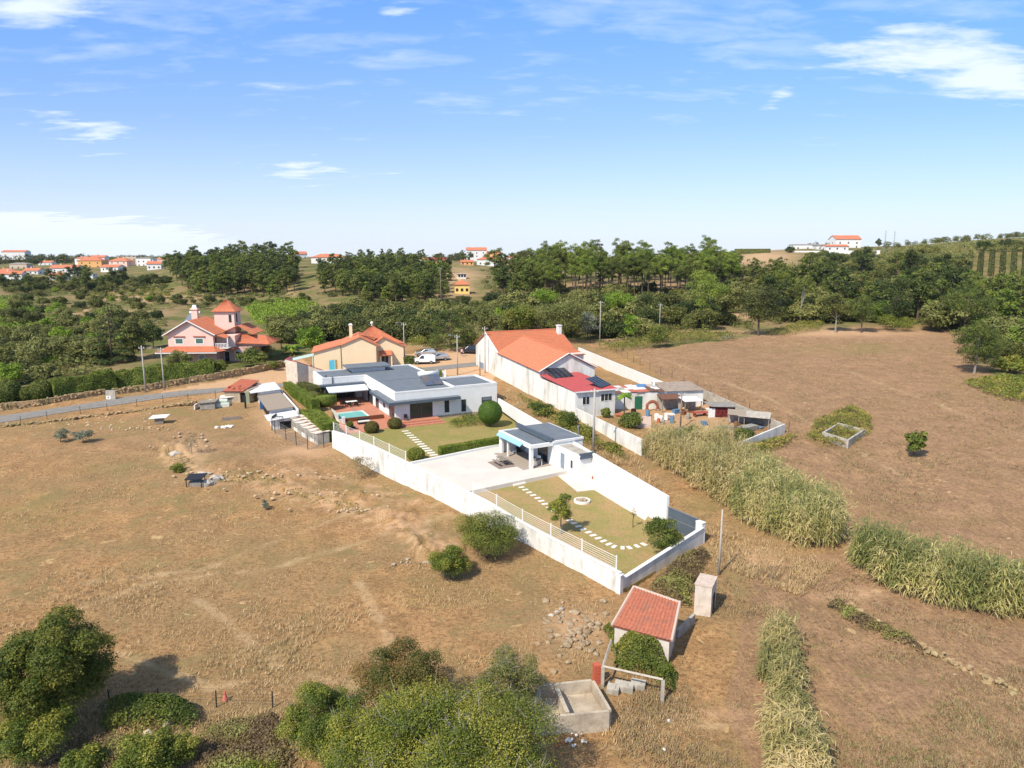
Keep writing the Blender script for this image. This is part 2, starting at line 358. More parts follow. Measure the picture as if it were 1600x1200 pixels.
def tiles(mb, r0, r1, e0, e1, pitch=.24, row=.42, amp=.05, th=.07):
    """corrugated clay roof: ridge r0-r1, eave e0-e1 (3D); columns run from ridge to eave; a closed sheet"""
    r0, r1, e0, e1 = map(Vector, (r0, r1, e0, e1))
    nrm = ((e1-e0).cross(r0-e0)); nrm = nrm.normalized() if nrm.length else Vector((0, 0, 1))
    if nrm.z < 0: nrm = -nrm
    nc = max(3, int((e1-e0).length/pitch)); per = 4; nx = nc*per
    ln = max((r0-e0).length, (r1-e1).length); nr = max(2, int(ln/row)); o = len(mb.v)
    rows = []
    for j in range(nr):
        rows += [(j/nr, 0.018), ((j+1)/nr-0.0005, 0.0)] if False else [(j/nr, 0.0), ((j+.97)/nr, .035)]
    rows.append((1.0, .035)); nk = len(rows)
    for t, lift in rows:
        a = r0.lerp(e0, t); b = r1.lerp(e1, t)
        for i in range(nx+1):
            s_ = i/nx; h = amp*abs(math.sin(math.pi*i/per))*1.0
            mb.v.append(tuple(a.lerp(b, s_)+nrm*(h+lift)))
    for k in range(nk-1):
        for i in range(nx):
            p = o+k*(nx+1)+i; mb.f.append((p, p+nx+1, p+nx+2, p+1)); mb.m.append(mb.cur)
    mb.add([r0-nrm*th, r1-nrm*th, e1-nrm*th, e0-nrm*th, r0, r1, e1, e0], [(0,1,2,3),(0,4,5,1),(1,5,6,2),(2,6,7,3),(3,7,4,0)])
    return mb
# ------------------------------------------------------------------ small numeric tools
def vnoise(x, y, s=0):
    xi = np.floor(x).astype(np.int64); yi = np.floor(y).astype(np.int64); fx = x-xi; fy = y-yi
    fx = fx*fx*(3-2*fx); fy = fy*fy*(3-2*fy)
    def h(a, b):
        n = (a*374761393+b*668265263+s*1442695041) & 0x7fffffff; n = ((n ^ (n >> 13))*1274126177) & 0x7fffffff
        return ((n ^ (n >> 16)) & 0xffff)/65535.0
    return (h(xi, yi)*(1-fx)+h(xi+1, yi)*fx)*(1-fy)+(h(xi, yi+1)*(1-fx)+h(xi+1, yi+1)*fx)*fy
def inpoly(x, y, P):
    r = np.zeros(x.shape, bool); n = len(P)
    for i in range(n):
        x0, y0 = P[i]; x1, y1 = P[(i+1) % n]
        if y0 == y1: continue
        c = ((y0 > y) != (y1 > y)) & (x < (x1-x0)*(y-y0)/(y1-y0)+x0); r ^= c
    return r
def vplane(px, py, P, Q):
    r = ray(px, py); dx, dy = Q[0]-P[0], Q[1]-P[1]; nx, ny = -dy, dx
    t = (P[0]*nx+P[1]*ny)/(r[0]*nx+r[1]*ny); return Vector((r[0]*t, r[1]*t, CAMH+r[2]*t))
def online(p, P, Q): # parameter of p along PQ
    d = Vector((Q[0]-P[0], Q[1]-P[1])); return ((p[0]-P[0])*d.x+(p[1]-P[1])*d.y)/d.length_squared
# ------------------------------------------------------------------ the walled garden: key lines
LWP = [(512.5,700,672),(540,716,680),(580,733,697),(624,751,718),(647,760,729),(700,783,755),(763,817,786),(785,832,800),(823,855,822),(900,901,862),(975,937,900)]
_b = np.array([tuple(G(a, b)) for a, b, c in LWP]); _k = np.polyfit(_b[:, 1], _b[:, 0], 1)
LW0 = Vector((_k[0]*_b[0, 1]+_k[1], _b[0, 1], 0)); LW1 = Vector((_k[0]*48.4+_k[1], 48.4, 0))
RW0 = Vector((-2.2, 105.6, 0)); RW1 = Vector((14.3, 60.8, 0))
EW1 = Vector((16.7, 57.0, 0))
HF = Frame((-17.1, 98.9, 1.04), math.radians(26.6))     # frame of the big white house
def lwp(y): return Vector((_k[0]*y+_k[1], y, 0))
_rk = (RW1.x-RW0.x)/(RW1.y-RW0.y)
def rwp(y): return Vector((RW0.x+_rk*(y-RW0.y), y, 0))
PF0, PF1 = atz(735, 767, .45), atz(880, 737, .45)       # front edge of the patio
def cross_line(A, B, P, Q):
    d = B-A; e = Q-P; den = d.x*e.y-d.y*e.x; t = ((P.x-A.x)*e.y-(P.y-A.y)*e.x)/den; return A+d*t
def _flat(v): return Vector((v.x, v.y, 0))
PFl = cross_line(_flat(PF0), _flat(PF1), LW0, LW1); PFr = cross_line(_flat(PF0), _flat(PF1), RW0, RW1)
PB0, PB1 = atz(690, 715, .5), atz(778, 697, .5)
PBl = cross_line(_flat(PB0), _flat(PB1), LW0, LW1); PBr = cross_line(_flat(PB0), _flat(PB1), RW0, RW1)
HB = [HF.w(-7.4, -3.8), HF.w(17.6, -1.2)]
# ------------------------------------------------------------------ terrain
def build_terrain():
    nr, na = 800, 760
    th = np.linspace(-math.radians(66), math.radians(66), na); r = np.exp(np.linspace(math.log(9), math.log(4900), nr))
    R, T = np.meshgrid(r, th, indexing='ij'); X = R*np.sin(T); Y = R*np.cos(T); Z = gz(X, Y)
    n = vnoise
    rough = (n(X/7, Y/7, 1)-.5)*.35+(n(X/2.2, Y/2.2, 2)-.5)*.16+(n(X/.8, Y/.8, 3)-.5)*.07
    LED = [tuple(G(*q)[:2]) for q in ((262,705),(300,735),(345,752),(400,748),(480,778),(560,800),(640,838),(690,872))]
    dl = np.full_like(X, 1e9); side = np.zeros_like(X)
    for A, B in zip(LED[:-1], LED[1:]):
        D = np.array(B)-np.array(A); t = np.clip(((X-A[0])*D[0]+(Y-A[1])*D[1])/(D@D), 0, 1); ex = X-A[0]-t*D[0]; ey = Y-A[1]-t*D[1]; d_ = np.hypot(ex, ey); cl = d_ < dl
        side = np.where(cl, np.sign(D[0]*ey-D[1]*ex), side); dl = np.minimum(dl, d_)
    dl = dl+(n(X/2.5, Y/2.5, 31)-.5)*2.2; ledge = np.where(side > 0, .62*np.exp(-(np.abs(dl)/5)**2), .62*np.exp(-(np.abs(dl)/.6)**2))*(.35+1.3*n(X/.55, Y/.55, 35))*np.clip(n(X/5, Y/5, 33)*1.8-.2, 0, 1.2)*((Y > 45) & (Y < 105) & (X < -4))
    rough = rough+ledge
    far = np.clip((R-220)/200, 0, 1); rough = rough*(1-far)+far*((n(X/40, Y/40, 4)-.5)*3)
    PX, PY = proj(X, Y, np.minimum(Z, CAMH+60))
    PXn = PX+(n(X/3, Y/3, 5)-.5)*14*np.clip(60/R, .15, 1.4); PYn = PY+(n(X/3, Y/3, 6)-.5)*9*np.clip(60/R, .12, 1.4)
    # keep the built-up places flat and push the ground down inside the walled garden
    gard = [(LW0.x+.9, LW0.y-.2), (LW1.x+.7, LW1.y+.5), (EW1.x-.2, EW1.y-.1+.6), (RW1.x+.7, RW1.y), (RW0.x+.9, RW0.y)] + [tuple(HF.w(16.2, 8)[:2]), tuple(HF.w(10, 24)[:2]), tuple(HF.w(-6.7, 24)[:2]), tuple(HF.w(-7.2, 8)[:2])]
    ing = inpoly(X, Y, gard)
    flatm = np.zeros_like(X)
    for P in ([(-40, 130), (0, 155), (10, 120), (-20, 112)],): flatm = np.maximum(flatm, inpoly(X, Y, P))
    road_d = np.abs(PY-np.interp(PX, [0, 126, 215, 349, 440, 560, 700, 755], [655, 637, 624, 609, 601, 590, 575, 570]))
    nearroad = (road_d < 9) & (PX < 760) & (R > 70) & (R < 170)
    rough = np.where(ing | (flatm > 0) | nearroad, 0, rough)
    Z = Z+rough; Z = np.where(ing, np.minimum(Z, 0.0)-.55, Z)
    v = np.stack([X, Y, Z], -1).reshape(-1, 3)
    i = (np.arange(nr-1)[:, None]*na+np.arange(na-1)[None]).ravel()
    q = np.stack([i, i+1, i+na+1, i+na], -1)
    o = pymesh('ground', v, q, ground_material(), smooth=True); tag(o, kind='structure')
    o['label'] = 'dry grass fields rising to scrub covered slopes'
    # zones (kinds of soil and cover), ragged edges
    def poly(P): return inpoly(PXn, PYn, P).astype(float)
    def blob(cx, cy, rx, ry): return np.exp(-(((PXn-cx)/rx)**2+((PYn-cy)/ry)**2))
    scrub = poly([(-900, 645), (0, 642), (130, 620), (240, 605), (445, 565), (480, 552), (640, 540), (700, 545), (760, 520), (905, 530), (1000, 545), (1130, 532), (1250, 518), (1420, 506), (1490, 516), (1530, 570), (1560, 592), (1640, 605), (2600, 620), (2600, 0), (-900, 0)])
    scrub = np.maximum(scrub, .8*((PY > 1090+ (PX-200)*.03) & (PX < 470)).astype(float)*.6)
    dirt = poly([(640, 588), (628, 556), (700, 545), (790, 545), (770, 600), (700, 620)])
    dirt = np.maximum(dirt, poly([(250, 613), (330, 598), (470, 560), (500, 580), (440, 600), (350, 606)])*.9)
    dirt = np.maximum(dirt, poly([(980, 610), (1100, 612), (1160, 640), (1140, 680), (1040, 668), (960, 640)])*.5)
    for b in ((390, 618, 60, 10), (425, 650, 22, 26), (470, 706, 45, 9), (300, 712, 30, 22), (1190, 404, 60, 14), (1000, 452, 110, 10), (1150, 490, 90, 10), (170, 488, 75, 5), (200, 500, 22, 7), (560, 485, 60, 8), (690, 520, 40, 8), (240, 466, 90, 6), (1300, 520, 140, 6), (1010, 1120, 160, 9), (1330, 925, 60, 9), (1160, 870, 60, 14), (905, 985, 50, 30), (655, 530, 60, 10), (715, 432, 34, 14), (720, 455, 24, 10), (455, 480, 10, 30)):
        dirt = np.maximum(dirt, .8*blob(*b))
    dirt = np.maximum(dirt, .55*poly([(590, 760), (760, 800), (640, 830), (400, 740), (440, 720)])*np.clip(n(X/1.4, Y/1.4, 9)*2-.7, 0, 1))
    dirt = np.maximum(dirt, .8*np.exp(-(np.abs(dl)/1.6)**2)*(dl < 3)*np.clip(n(X/.6, Y/.6, 37)*2.4-.8, 0, 1))
    weed = np.zeros_like(X)
    for b in ((890, 660, 60, 16), (840, 650, 40, 14), (1150, 810, 70, 20), (1100, 790, 40, 22), (1060, 880, 60, 24), (340, 665, 60, 12), (280, 640, 30, 8), (470, 650, 20, 8), (140, 665, 120, 8), (1320, 545, 130, 9), (600, 770, 120, 12), (280, 720, 70, 26), (150, 730, 70, 16), (330, 790, 90, 16), (120, 470, 60, 12), (560, 545, 80, 8), (1180, 870, 70, 25), (1570, 600, 60, 20), (700, 920, 90, 20), (60, 800, 90, 30), (430, 860, 100, 25), (1380, 840, 50, 12), (680, 530, 40, 12)):
        weed = np.maximum(weed, blob(*b))
    weed = np.maximum(weed, .55*poly([(1250, 970), (1330, 1000), (1600, 1110), (1600, 1300), (1280, 1300)])*(n(X/.45, Y/.45, 17) > .80))
    pinkf = poly([(985, 545), (1250, 505), (1500, 520), (1620, 560), (1900, 560), (2400, 1300), (1250, 1300), (1130, 1100), (1180, 880), (1330, 860), (1100, 650)])
    pinkf = np.maximum(pinkf, .6*blob(300, 700, 260, 50))
    grass = poly([(380, 478), (470, 470), (500, 482), (480, 505), (400, 505)]); grass = np.maximum(grass, poly([(-50, 468), (20, 470), (60, 500), (40, 520), (-50, 530)]))
    path = np.zeros_like(X)
    for pts in (((700, 1160), (860, 1150), (980, 1150), (1090, 1115), (1180, 1130)), ((190, 1010), (330, 1062), (480, 1040), (640, 1080)), ((300, 920), (480, 1060)), ((560, 900), (620, 1010), (700, 1080)), ((0, 990), (230, 900), (420, 880), (700, 800)), ((1210, 540), (1350, 610), (1600, 700)), ((1000, 560), (1200, 640), (1420, 760)), ((130, 900), (320, 880), (560, 790))):
        d = np.full_like(X, 1e9)
        for (a, b), (c, e) in zip(pts[:-1], pts[1:]):
            A = np.array(atz(a, b, .5 if b > 600 else 2)[:2]); B = np.array(atz(c, e, .5 if e > 600 else 2)[:2]); D = B-A; t = np.clip(((X-A[0])*D[0]+(Y-A[1])*D[1])/(D@D), 0, 1)
            d = np.minimum(d, np.hypot(X-A[0]-t*D[0], Y-A[1]-t*D[1]))
        d = d+(n(X/1.5, Y/1.5, 21)-.5)*.7
        path = np.maximum(path, np.exp(-(d/.24)**2)*(R < 150))
    me = o.data
    for nm, (a, b, c) in (('zone_a', (scrub, dirt, weed)), ('zone_b', (pinkf, grass, path))):
        at = me.attributes.new(nm, 'FLOAT_COLOR', 'POINT')
        at.data.foreach_set('color', np.stack([a, b, c, np.ones_like(a)], -1).astype(np.float32).ravel())
def ground_material():
    m = bpy.data.materials.new('ground_cover'); m.use_nodes = True; t = m.node_tree; b = t.nodes['Principled BSDF']
    b.inputs['Roughness'].default_value = 1; b.inputs['Specular IOR Level'].default_value = .05
    tc = N(t, 'ShaderNodeTexCoord'); P = tc.outputs['Object']
    def noise(s, d=6, r=.62, st=None, dist=0):
        n = N(t, 'ShaderNodeTexNoise', inp={'Scale': s, 'Detail': d, 'Roughness': r, 'Distortion': dist})
        if st: mp = N(t, 'ShaderNodeMapping', inp={3: st}); mp.inputs[2].default_value = (0, 0, st[2]); mp.inputs[3].default_value = (st[0], st[1], 1); L(t, P, mp.inputs[0]); L(t, mp.outputs[0], n.inputs['Vector'])
        else: L(t, P, n.inputs['Vector'])
        return n.outputs[0]
    def mix(f, a, c2):
        x = N(t, 'ShaderNodeMix', data_type='RGBA')
        if isinstance(f, (int, float)): x.inputs[0].default_value = f
        else: L(t, f, x.inputs[0])
        for i, c in ((6, a), (7, c2)):
            if isinstance(c, tuple): x.inputs[i].default_value = (*c, 1)
            else: L(t, c, x.inputs[i])
        return x.outputs[2]
    def rng(v, lo, hi, a=0., c=1.):
        x = N(t, 'ShaderNodeMapRange', inp={1: lo, 2: hi, 3: a, 4: c}); L(t, v, x.inputs[0]); return x.outputs[0]
    za = N(t, 'ShaderNodeSeparateColor'); a1 = N(t, 'ShaderNodeAttribute', attribute_name='zone_a'); L(t, a1.outputs['Color'], za.inputs[0])
    zb = N(t, 'ShaderNodeSeparateColor'); a2 = N(t, 'ShaderNodeAttribute', attribute_name='zone_b'); L(t, a2.outputs['Color'], zb.inputs[0])
    nb = noise(.07, 5, .6); nm = noise(.45, 6, .65, dist=.6); nf = noise(3.2, 6, .7); nx = noise(14, 4, .7); nst = noise(2.2, 5, .7, (.35, 2.2, .55)); nst2 = noise(2.4, 5, .7, (2.4, .3, .3)); nl = noise(.16, 6, .7, dist=1.2)
    fine = M_(t, 'ADD', M_(t, 'MULTIPLY', nf, .5), M_(t, 'MULTIPLY', nx, .5))
    straw = mix(rng(nm, .38, .62), (0.451,0.265,0.124), (0.304,0.178,0.084))
    straw = mix(rng(nst, .50, .70, 0, .55), straw, (0.497,0.322,0.164))
    straw = mix(rng(nb, .44, .56, 0, .75), straw, (0.304,0.204,0.104))
    straw = mix(rng(fine, .48, .57, 0, .85), straw, (0.156,0.087,0.040))
    straw = mix(rng(nl, .50, .62, 0, .6), straw, (0.221,0.174,0.080))
    pk = mix(rng(nm, .36, .62), (0.368,0.226,0.132), (0.248,0.152,0.092))
    pk = mix(rng(nst2, .48, .64, 0, .65), pk, (0.460,0.287,0.144))
    pk = mix(rng(fine, .48, .58, 0, .75), pk, (0.138,0.083,0.048))
    pk = mix(rng(nl, .52, .64, 0, .45), pk, (0.202,0.148,0.064))
    spot = noise(.9, 3, .5, dist=.8); c = mix(zb.outputs[0], straw, pk); c = mix(rng(spot, .66, .73, 0, .7), c, (0.570,0.392,0.200)); c = mix(rng(spot, .34, .27, 0, .6), c, (0.156,0.113,0.056))
    weed = mix(rng(nf, .4, .6), (0.156,0.148,0.044), (0.230,0.191,0.080))
    c = mix(M_(t, 'MULTIPLY', za.outputs[2], M_(t, 'MULTIPLY', rng(nl, .40, .60, .15, 1), rng(fine, .40, .56, .2, .8))), c, weed)
    scr = mix(rng(nm, .4, .6), (.085,.095,.03), (.16,.15,.06)); scr = mix(rng(nl, .5, .6, 0, .8), scr, (.12,.14,.04)); scr = mix(rng(nb, .47, .56, 0, .75), scr, (.25,.175,.095))
    c = mix(za.outputs[0], c, scr)
    drt = mix(rng(nf, .35, .65), (.60,.40,.25), (.46,.28,.16)); drt = mix(rng(nx, .5, .65, 0, .5), drt, (.34,.22,.13))
    c = mix(M_(t, 'MULTIPLY', za.outputs[1], rng(nf, .25, .5, .6, 1)), c, drt)
    c = mix(M_(t, 'MULTIPLY', zb.outputs[1], 1.0), c, mix(rng(nf, .4, .6), (.13,.20,.02), (.20,.22,.03)))
    c = mix(M_(t, 'MULTIPLY', zb.outputs[2], rng(nm, .35, .6, .15, .5)), c, (.56,.41,.24))
    L(t, c, b.inputs['Base Color'])
    hgt = M_(t, 'ADD', M_(t, 'MULTIPLY', nf, .6), M_(t, 'ADD', M_(t, 'MULTIPLY', nx, .25), M_(t, 'MULTIPLY', nst, .4)))
    bp = N(t, 'ShaderNodeBump', inp={0: .9, 1: .18}); L(t, hgt, bp.inputs['Height']); L(t, bp.outputs[0], b.inputs['Normal'])
    return m
build_terrain()
# ------------------------------------------------------------------ draped sheets: roads
def ribbon(name, near, far, m, n=120, lift=.05, label=None):
    A = [G(*p) for p in near]; B = [G(*p) for p in far]
    def along(Ps, t):
        d = [0]
        for i in range(1, len(Ps)): d.append(d[-1]+(Ps[i]-Ps[i-1]).length)
        s_ = t*d[-1]
        for i in range(1, len(Ps)):
            if s_ <= d[i]+1e-6: return Ps[i-1].lerp(Ps[i], (s_-d[i-1])/max(1e-6, d[i]-d[i-1]))
        return Ps[-1]
    k = 7; v = []
    for i in range(n+1):
        a, b = along(A, i/n), along(B, i/n)
        for j in range(k):
            p = a.lerp(b, j/(k-1)); v.append((p.x, p.y, ground(p.x, p.y)+lift))
    q = np.array([(i*k+j, i*k+j+1, (i+1)*k+j+1, (i+1)*k+j) for i in range(n) for j in range(k-1)])
    o = pymesh(name, np.array(v), q, m, smooth=True); tag(o, label, kind='structure'); return o
ribbon('road', [(0,661),(33,656),(126,641),(215,628),(258,622),(349,613),(440,605),(560,593),(640,584),(700,577),(760,571)],
       [(0,650),(33,646),(120,633),(200,620),(258,614),(352,606),(432,600),(550,588),(640,577),(700,570.5),(760,565.5)], m_asphalt, label='narrow grey asphalt lane crossing the slope')
ribbon('road', [(1120,527),(1190,529)], [(1135,518.5),(1200,521)], m_asphalt, 20, label='short visible stretch of lane behind the right field')
def sheet(name, pts, zs, m, th=.5, label=None, kind='structure'):
    mb = MB(); zs = zs if hasattr(zs, '__len__') else [zs]*len(pts)
    mb.prism([(p[0], p[1]) for p in pts], [z-th for z in zs], zs); o = mb.build(name, m); tag(o, label, kind=kind); return o
def lawnmat(name, a, b_, c_, d_):
    m = bpy.data.materials.new(name); m.use_nodes = True; t = m.node_tree; b = t.nodes['Principled BSDF']; b.inputs['Roughness'].default_value = 1; b.inputs['Specular IOR Level'].default_value = .05
    tc = N(t, 'ShaderNodeTexCoord'); last = None
    for (s, lo, hi, c, d) in ((.28, .40, .62, b_, 1), (5, .48, .62, c_, 3), (1.1, .5, .68, d_, 4)):
        n = N(t, 'ShaderNodeTexNoise', inp={'Scale': s, 'Detail': 6, 'Roughness': .65, 'Distortion': .5}); L(t, tc.outputs['Object'], n.inputs['Vector'])
        r = N(t, 'ShaderNodeMapRange', inp={1: lo, 2: hi, 4: .8}); L(t, n.outputs[0], r.inputs[0])
        x = N(t, 'ShaderNodeMix', data_type='RGBA'); L(t, r.outputs[0], x.inputs[0]); x.inputs[7].default_value = (*c, 1)
        if last is None: x.inputs[6].default_value = (*a, 1)
        else: L(t, last, x.inputs[6])
        last = x.outputs[2]
    L(t, last, b.inputs['Base Color'])
    n = N(t, 'ShaderNodeTexNoise', inp={'Scale': 18, 'Detail': 3}); L(t, tc.outputs['Object'], n.inputs['Vector'])
    bp = N(t, 'ShaderNodeBump', inp={0: .6, 1: .08}); L(t, n.outputs[0], bp.inputs['Height']); L(t, bp.outputs[0], b.inputs['Normal'])
    return m
m_lawn1 = lawnmat('upper_lawn_grass', (.25,.23,.075), (.36,.25,.115), (.17,.15,.055), (.22,.23,.06))
m_lawn2 = lawnmat('lower_lawn_grass', (.40,.265,.13), (.23,.245,.065), (.22,.16,.08), (.29,.245,.10))
_o = lambda v, d=.12: Vector((v.x+d, v.y, 0))
sheet('lawn', [_o(LW1, .1), Vector((EW1.x-.1, EW1.y+.05, 0)), _o(RW1, -.05), _o(PFr, -.05), _o(PFl, .1)], 0.03, m_lawn2, .5, 'dry lower lawn crossed by stepping stones')
UL = [_o(PBl, .1), _o(PBr, -.05), HF.w(17.4, -1.5), HF.w(17.2, 2.0), HF.w(-.3, 2.0), HF.w(-8.0, -3.4)]
sheet('lawn', UL, [.5, .5, .62, .62, .62, .6], m_lawn1, .9, 'upper lawn between the white house and the patio')
sheet('patio', [_o(PFl, .1), _o(PFr, -.05), _o(PBr, -.05), _o(PBl, .1)], .47, m_paving, .9, 'wide pale paved patio')
# paved walk along the inner side of the lane wall
wk = [atz(870, 742, .07), atz(902, 768, .07), atz(928, 765, .07), atz(1008, 813, .07)]
e1 = rwp(wk[3].y+1.2); e2 = rwp(wk[0].y+1.5)
sheet('path', [wk[0], wk[1], wk[2], wk[3], e1, e2], .075, m_paving, .4, 'pale paved walk along the inside of the tall white wall')
# ================================================================== the big white house
def window(parent, face, a0, a1, z0, z1, off, fr=.06, name='window', divs=1, glass=None, frame=None, flip=1, depth=.03):
    """window on a wall plane. face 'x' (plane x=off, runs along y) or 'y' (plane y=off, runs along x); flip = outward sign"""
    g = glass or m_glass; f = frame or m_white
    mb = MB(); e = off+flip*.012; e2 = off+flip*(.012+depth)
    def bx(m, p0, p1, q0, q1, d0, d1):
        if face == 'x': m.box(d0, p0, q0, d1, p1, q1)
        else: m.box(p0, d0, q0, p1, d1, q1)
    bx(mb, a0, a1, z0, z1, off-flip*.02, e)
    o = mb.build(name, g, parent)
    fb = MB()
    bx(fb, a0-fr, a1+fr, z0-fr, z0, e-flip*.01, e2); bx(fb, a0-fr, a1+fr, z1, z1+fr, e-flip*.01, e2)
    bx(fb, a0-fr, a0, z0, z1, e-flip*.01, e2); bx(fb, a1, a1+fr, z0, z1, e-flip*.01, e2)
    for i in range(1, divs):
        c = a0+(a1-a0)*i/divs; bx(fb, c-fr/2, c+fr/2, z0, z1, e-flip*.01, e2)
    fb.build('window_frame', f, o)
    return o
def door(parent, face, a0, a1, z0, z1, off, m, flip=1, name='door'):
    mb = MB(); hb = MB()
    if face == 'x': mb.box(off-flip*.02, a0, z0, off+flip*.04, a1, z1); hb.box(off+flip*.04, a1-.14, z0+1.0, off+flip*.1, a1-.08, z0+1.06)
    else: mb.box(a0, off-flip*.02, z0, a1, off+flip*.04, z1); hb.box(a1-.14, off+flip*.04, z0+1.0, a1-.08, off+flip*.1, z0+1.06)
    d = mb.build(name, m, parent); hb.build('handle', m_metal, d); return d
def white_house():
    r = empty('white_house', HF.o, HF.a, 'long low white modern house with flat grey roofs, grey canopies and a pool terrace', 'house')
    w = MB()
    RZ, PZ = 4.0, 4.2
    w.prism([(0,0),(9.4,0),(9.4,8.3),(10.4,8.3),(10.4,24.5),(-7,24.5),(-7,20.0),(0,20.0)], -1.0, RZ)
    w.prism([(9.4,0),(16.5,0),(16.5,8.3),(9.4,8.3)], -1.3, RZ+.05)
    w.box(-7,16.8,2.75,0,20,RZ)           # beam over the recessed porch
    w.box(-7,16.8,-.6,-6.75,20,2.75); w.box(-.9,19.2,-.5,0,20,2.75)
    w.build('wall', m_white, r)
    p = MB(); t = .28
    def rim(x0,y0,x1,y1,z=PZ): p.box(x0-.02,y0-.02,RZ-.01,x1+.02,y1+.02,z)
    rim(0,0,9.12,t); rim(0,t+.04,t,16.76); rim(-7,16.8,t,16.8+t); rim(-7,17.12,-7+t,24.2); rim(-7,24.25,10.4,24.5); rim(10.1,8.4,10.4,24.2)
    rim(9.2,-.0,9.2+t,8.3,PZ+.12); rim(9.55,0,16.5,t,PZ+.12); rim(16.22,t+.05,16.5,8.0,PZ+.12); rim(9.55,8.05,16.5,8.3,PZ+.12)
    p.build('parapet', m_white, r)
    rf = MB()
    rf.prism([(t,t),(9.15,t),(9.15,8.2),(10.1,8.2),(10.1,24.2),(-6.7,24.2),(-6.7,17.1),(t,17.1)], RZ+.004, RZ+.05)
    rf.prism([(9.5,.3),(16.2,.3),(16.2,8.0),(9.5,8.0)], RZ+.055, RZ+.09)
    rf.build('roof', m_grey_roof, r)
    s = MB(); s.prism([(.3,10.6),(9.1,10.6),(9.1,10.68),(.3,10.68)], RZ+.05, RZ+.075); s.build('roof_seam', m_grey_trim, r)
    # raised roof lantern
    b = MB(); b.box(-1.0,20.9,RZ+.05,4.7,25.4-1.4,RZ+.75); o = b.build('roof_lantern', m_white, r)
    b = MB(); b.box(-1.9,20.2,RZ+.75,5.6,24.6,RZ+.98); b.build('lantern_roof', m_grey_roof, o)
    # wrap-around canopy
    c = MB(); c.prism([(-1.25,-1.15),(9.9,-1.15),(9.9,-.002),(-.002,-.002),(-.002,9.4),(-1.25,9.4)], 2.5, 2.92); c.build('canopy', m_grey_trim, r)
    c = MB(); c.prism([(-1.22,-1.12),(9.87,-1.12),(9.87,-.005),(-.005,-.005),(-.005,9.37),(-1.22,9.37)], 2.921, 2.935); c.build('canopy_top', m_grey_roof, r)
    c = MB(); c.box(-7.5,15.7,2.85,-.25,16.795,3.15); c.build('canopy', m_grey_trim, r)
    c = MB(); c.box(-6.9,15.9,-.0,-6.7,16.79,2.85); c.build('post', m_grey_trim, r)
    aw = MB(); aw.slab([(-6.7,15.7,2.86),(-.3,15.7,2.86),(-.3,13.6,2.35),(-6.7,13.6,2.35)], .05); aw.box(-6.7,13.52,2.2,-.3,13.6,2.36); aw.build('awning', m_awn_white, r)
    # openings
    def sl(face, a0, a1, z0, z1, off, flip, divs=2): return window(r, face, a0, a1, z0, z1, off, .07, 'sliding_door', divs, m_glass, m_grey_trim, flip)
    sl('y', 2.3, 5.7, .02, 2.25, 0, -1); window(r,'y',7.75,8.4,.45,2.2,0,.05,frame=m_grey_trim,flip=-1); window(r,'y',10.5,11.15,.3,2.1,0,.05,frame=m_grey_trim,flip=-1)
    window(r,'y',13.9,15.5,1.3,2.15,0,.06,frame=m_grey_trim,flip=-1)
    sl('x', .5, 2.7, .02, 2.3, 0, -1); window(r,'x',5.2,6.2,.9,2.1,0,.06,frame=m_grey_trim,flip=-1,divs=2); sl('x', 8.8, 10.4, .02, 2.3, 0, -1, 1); sl('x', 12.2, 15.2, .02, 2.3, 0, -1, 3)
    sl('y', -6.5, -1.1, .02, 2.5, 20, -1, 4)
    sh = MB(); sh.box(14.0,-.03,1.72,15.4,-.05,2.13); sh.build('roller_blind', m_grey_roof, r)
    cu = MB()
    for i in range(8): cu.box(-.10-.04*(i%2), 2.9+i*.16, .15, -.06-.04*(i%2), 3.07+i*.16, 2.3)
    cu.build('curtain', m_white, r)
    # stone plinth
    st = MB(); st.box(5.9,-.06,-1.2,16.56,0.0-.003,.02); st.box(16.503,-.06,-1.2,16.56,8.0,.02); st.build('plinth', m_stone, r)
    # ducts on the roof
    d = MB(); d.tube([(-6.2,17.6,RZ+.05),(-6.2,17.6,RZ+.5)],.09,8); d.build('vent_pipe', m_blackmetal, r); d = MB(); d.tube([(-5.4,16.7,2.9),(-5.4,16.7,RZ+.4)],.06,6); d.build('vent_pipe', m_blackmetal, r)
    return r
white_house()
def solar_heater():
    o = HF.w(5.9, 3.2, 4.05)
    r = empty('solar_water_heater', o, HF.a, 'solar water heater with two blue collector plates and a white tank on the grey roof', 'solar heater'); r.scale = (1.2,1.2,1.2)
    for k in range(2):
        m = MB(); x0 = k*1.25; m.slab([(x0,0,.15),(x0+1.17,0,.15),(x0+1.17,1.9,1.05),(x0,1.9,1.05)], .08); q = m.build('collector_frame', m_grey_trim, r)
        g = MB(); g.slab([(x0+.07,.09,.2),(x0+1.1,.09,.2),(x0+1.1,1.83,1.02),(x0+.07,1.83,1.02)], .02); g.build('collector_glass', mat('collector_blue', (.06,.09,.17), .2, (.13,.11,.10), .8, spec=.7), q)
    m = MB(); m.tube([(-.2,2.25,1.25),(2.6,2.25,1.25)], .33, 16); m.build('tank', m_plastic, r, True)
    for x in (.1, 2.3): m = MB(); m.tube([(x,0,.02),(x,1.9,.02),(x,1.9,.95)], .03, 5); m.tube([(x,1.9,.02),(x,2.25,.02),(x,2.25,.95)], .03, 5); m.build('stand', m_metal, r)
solar_heater()
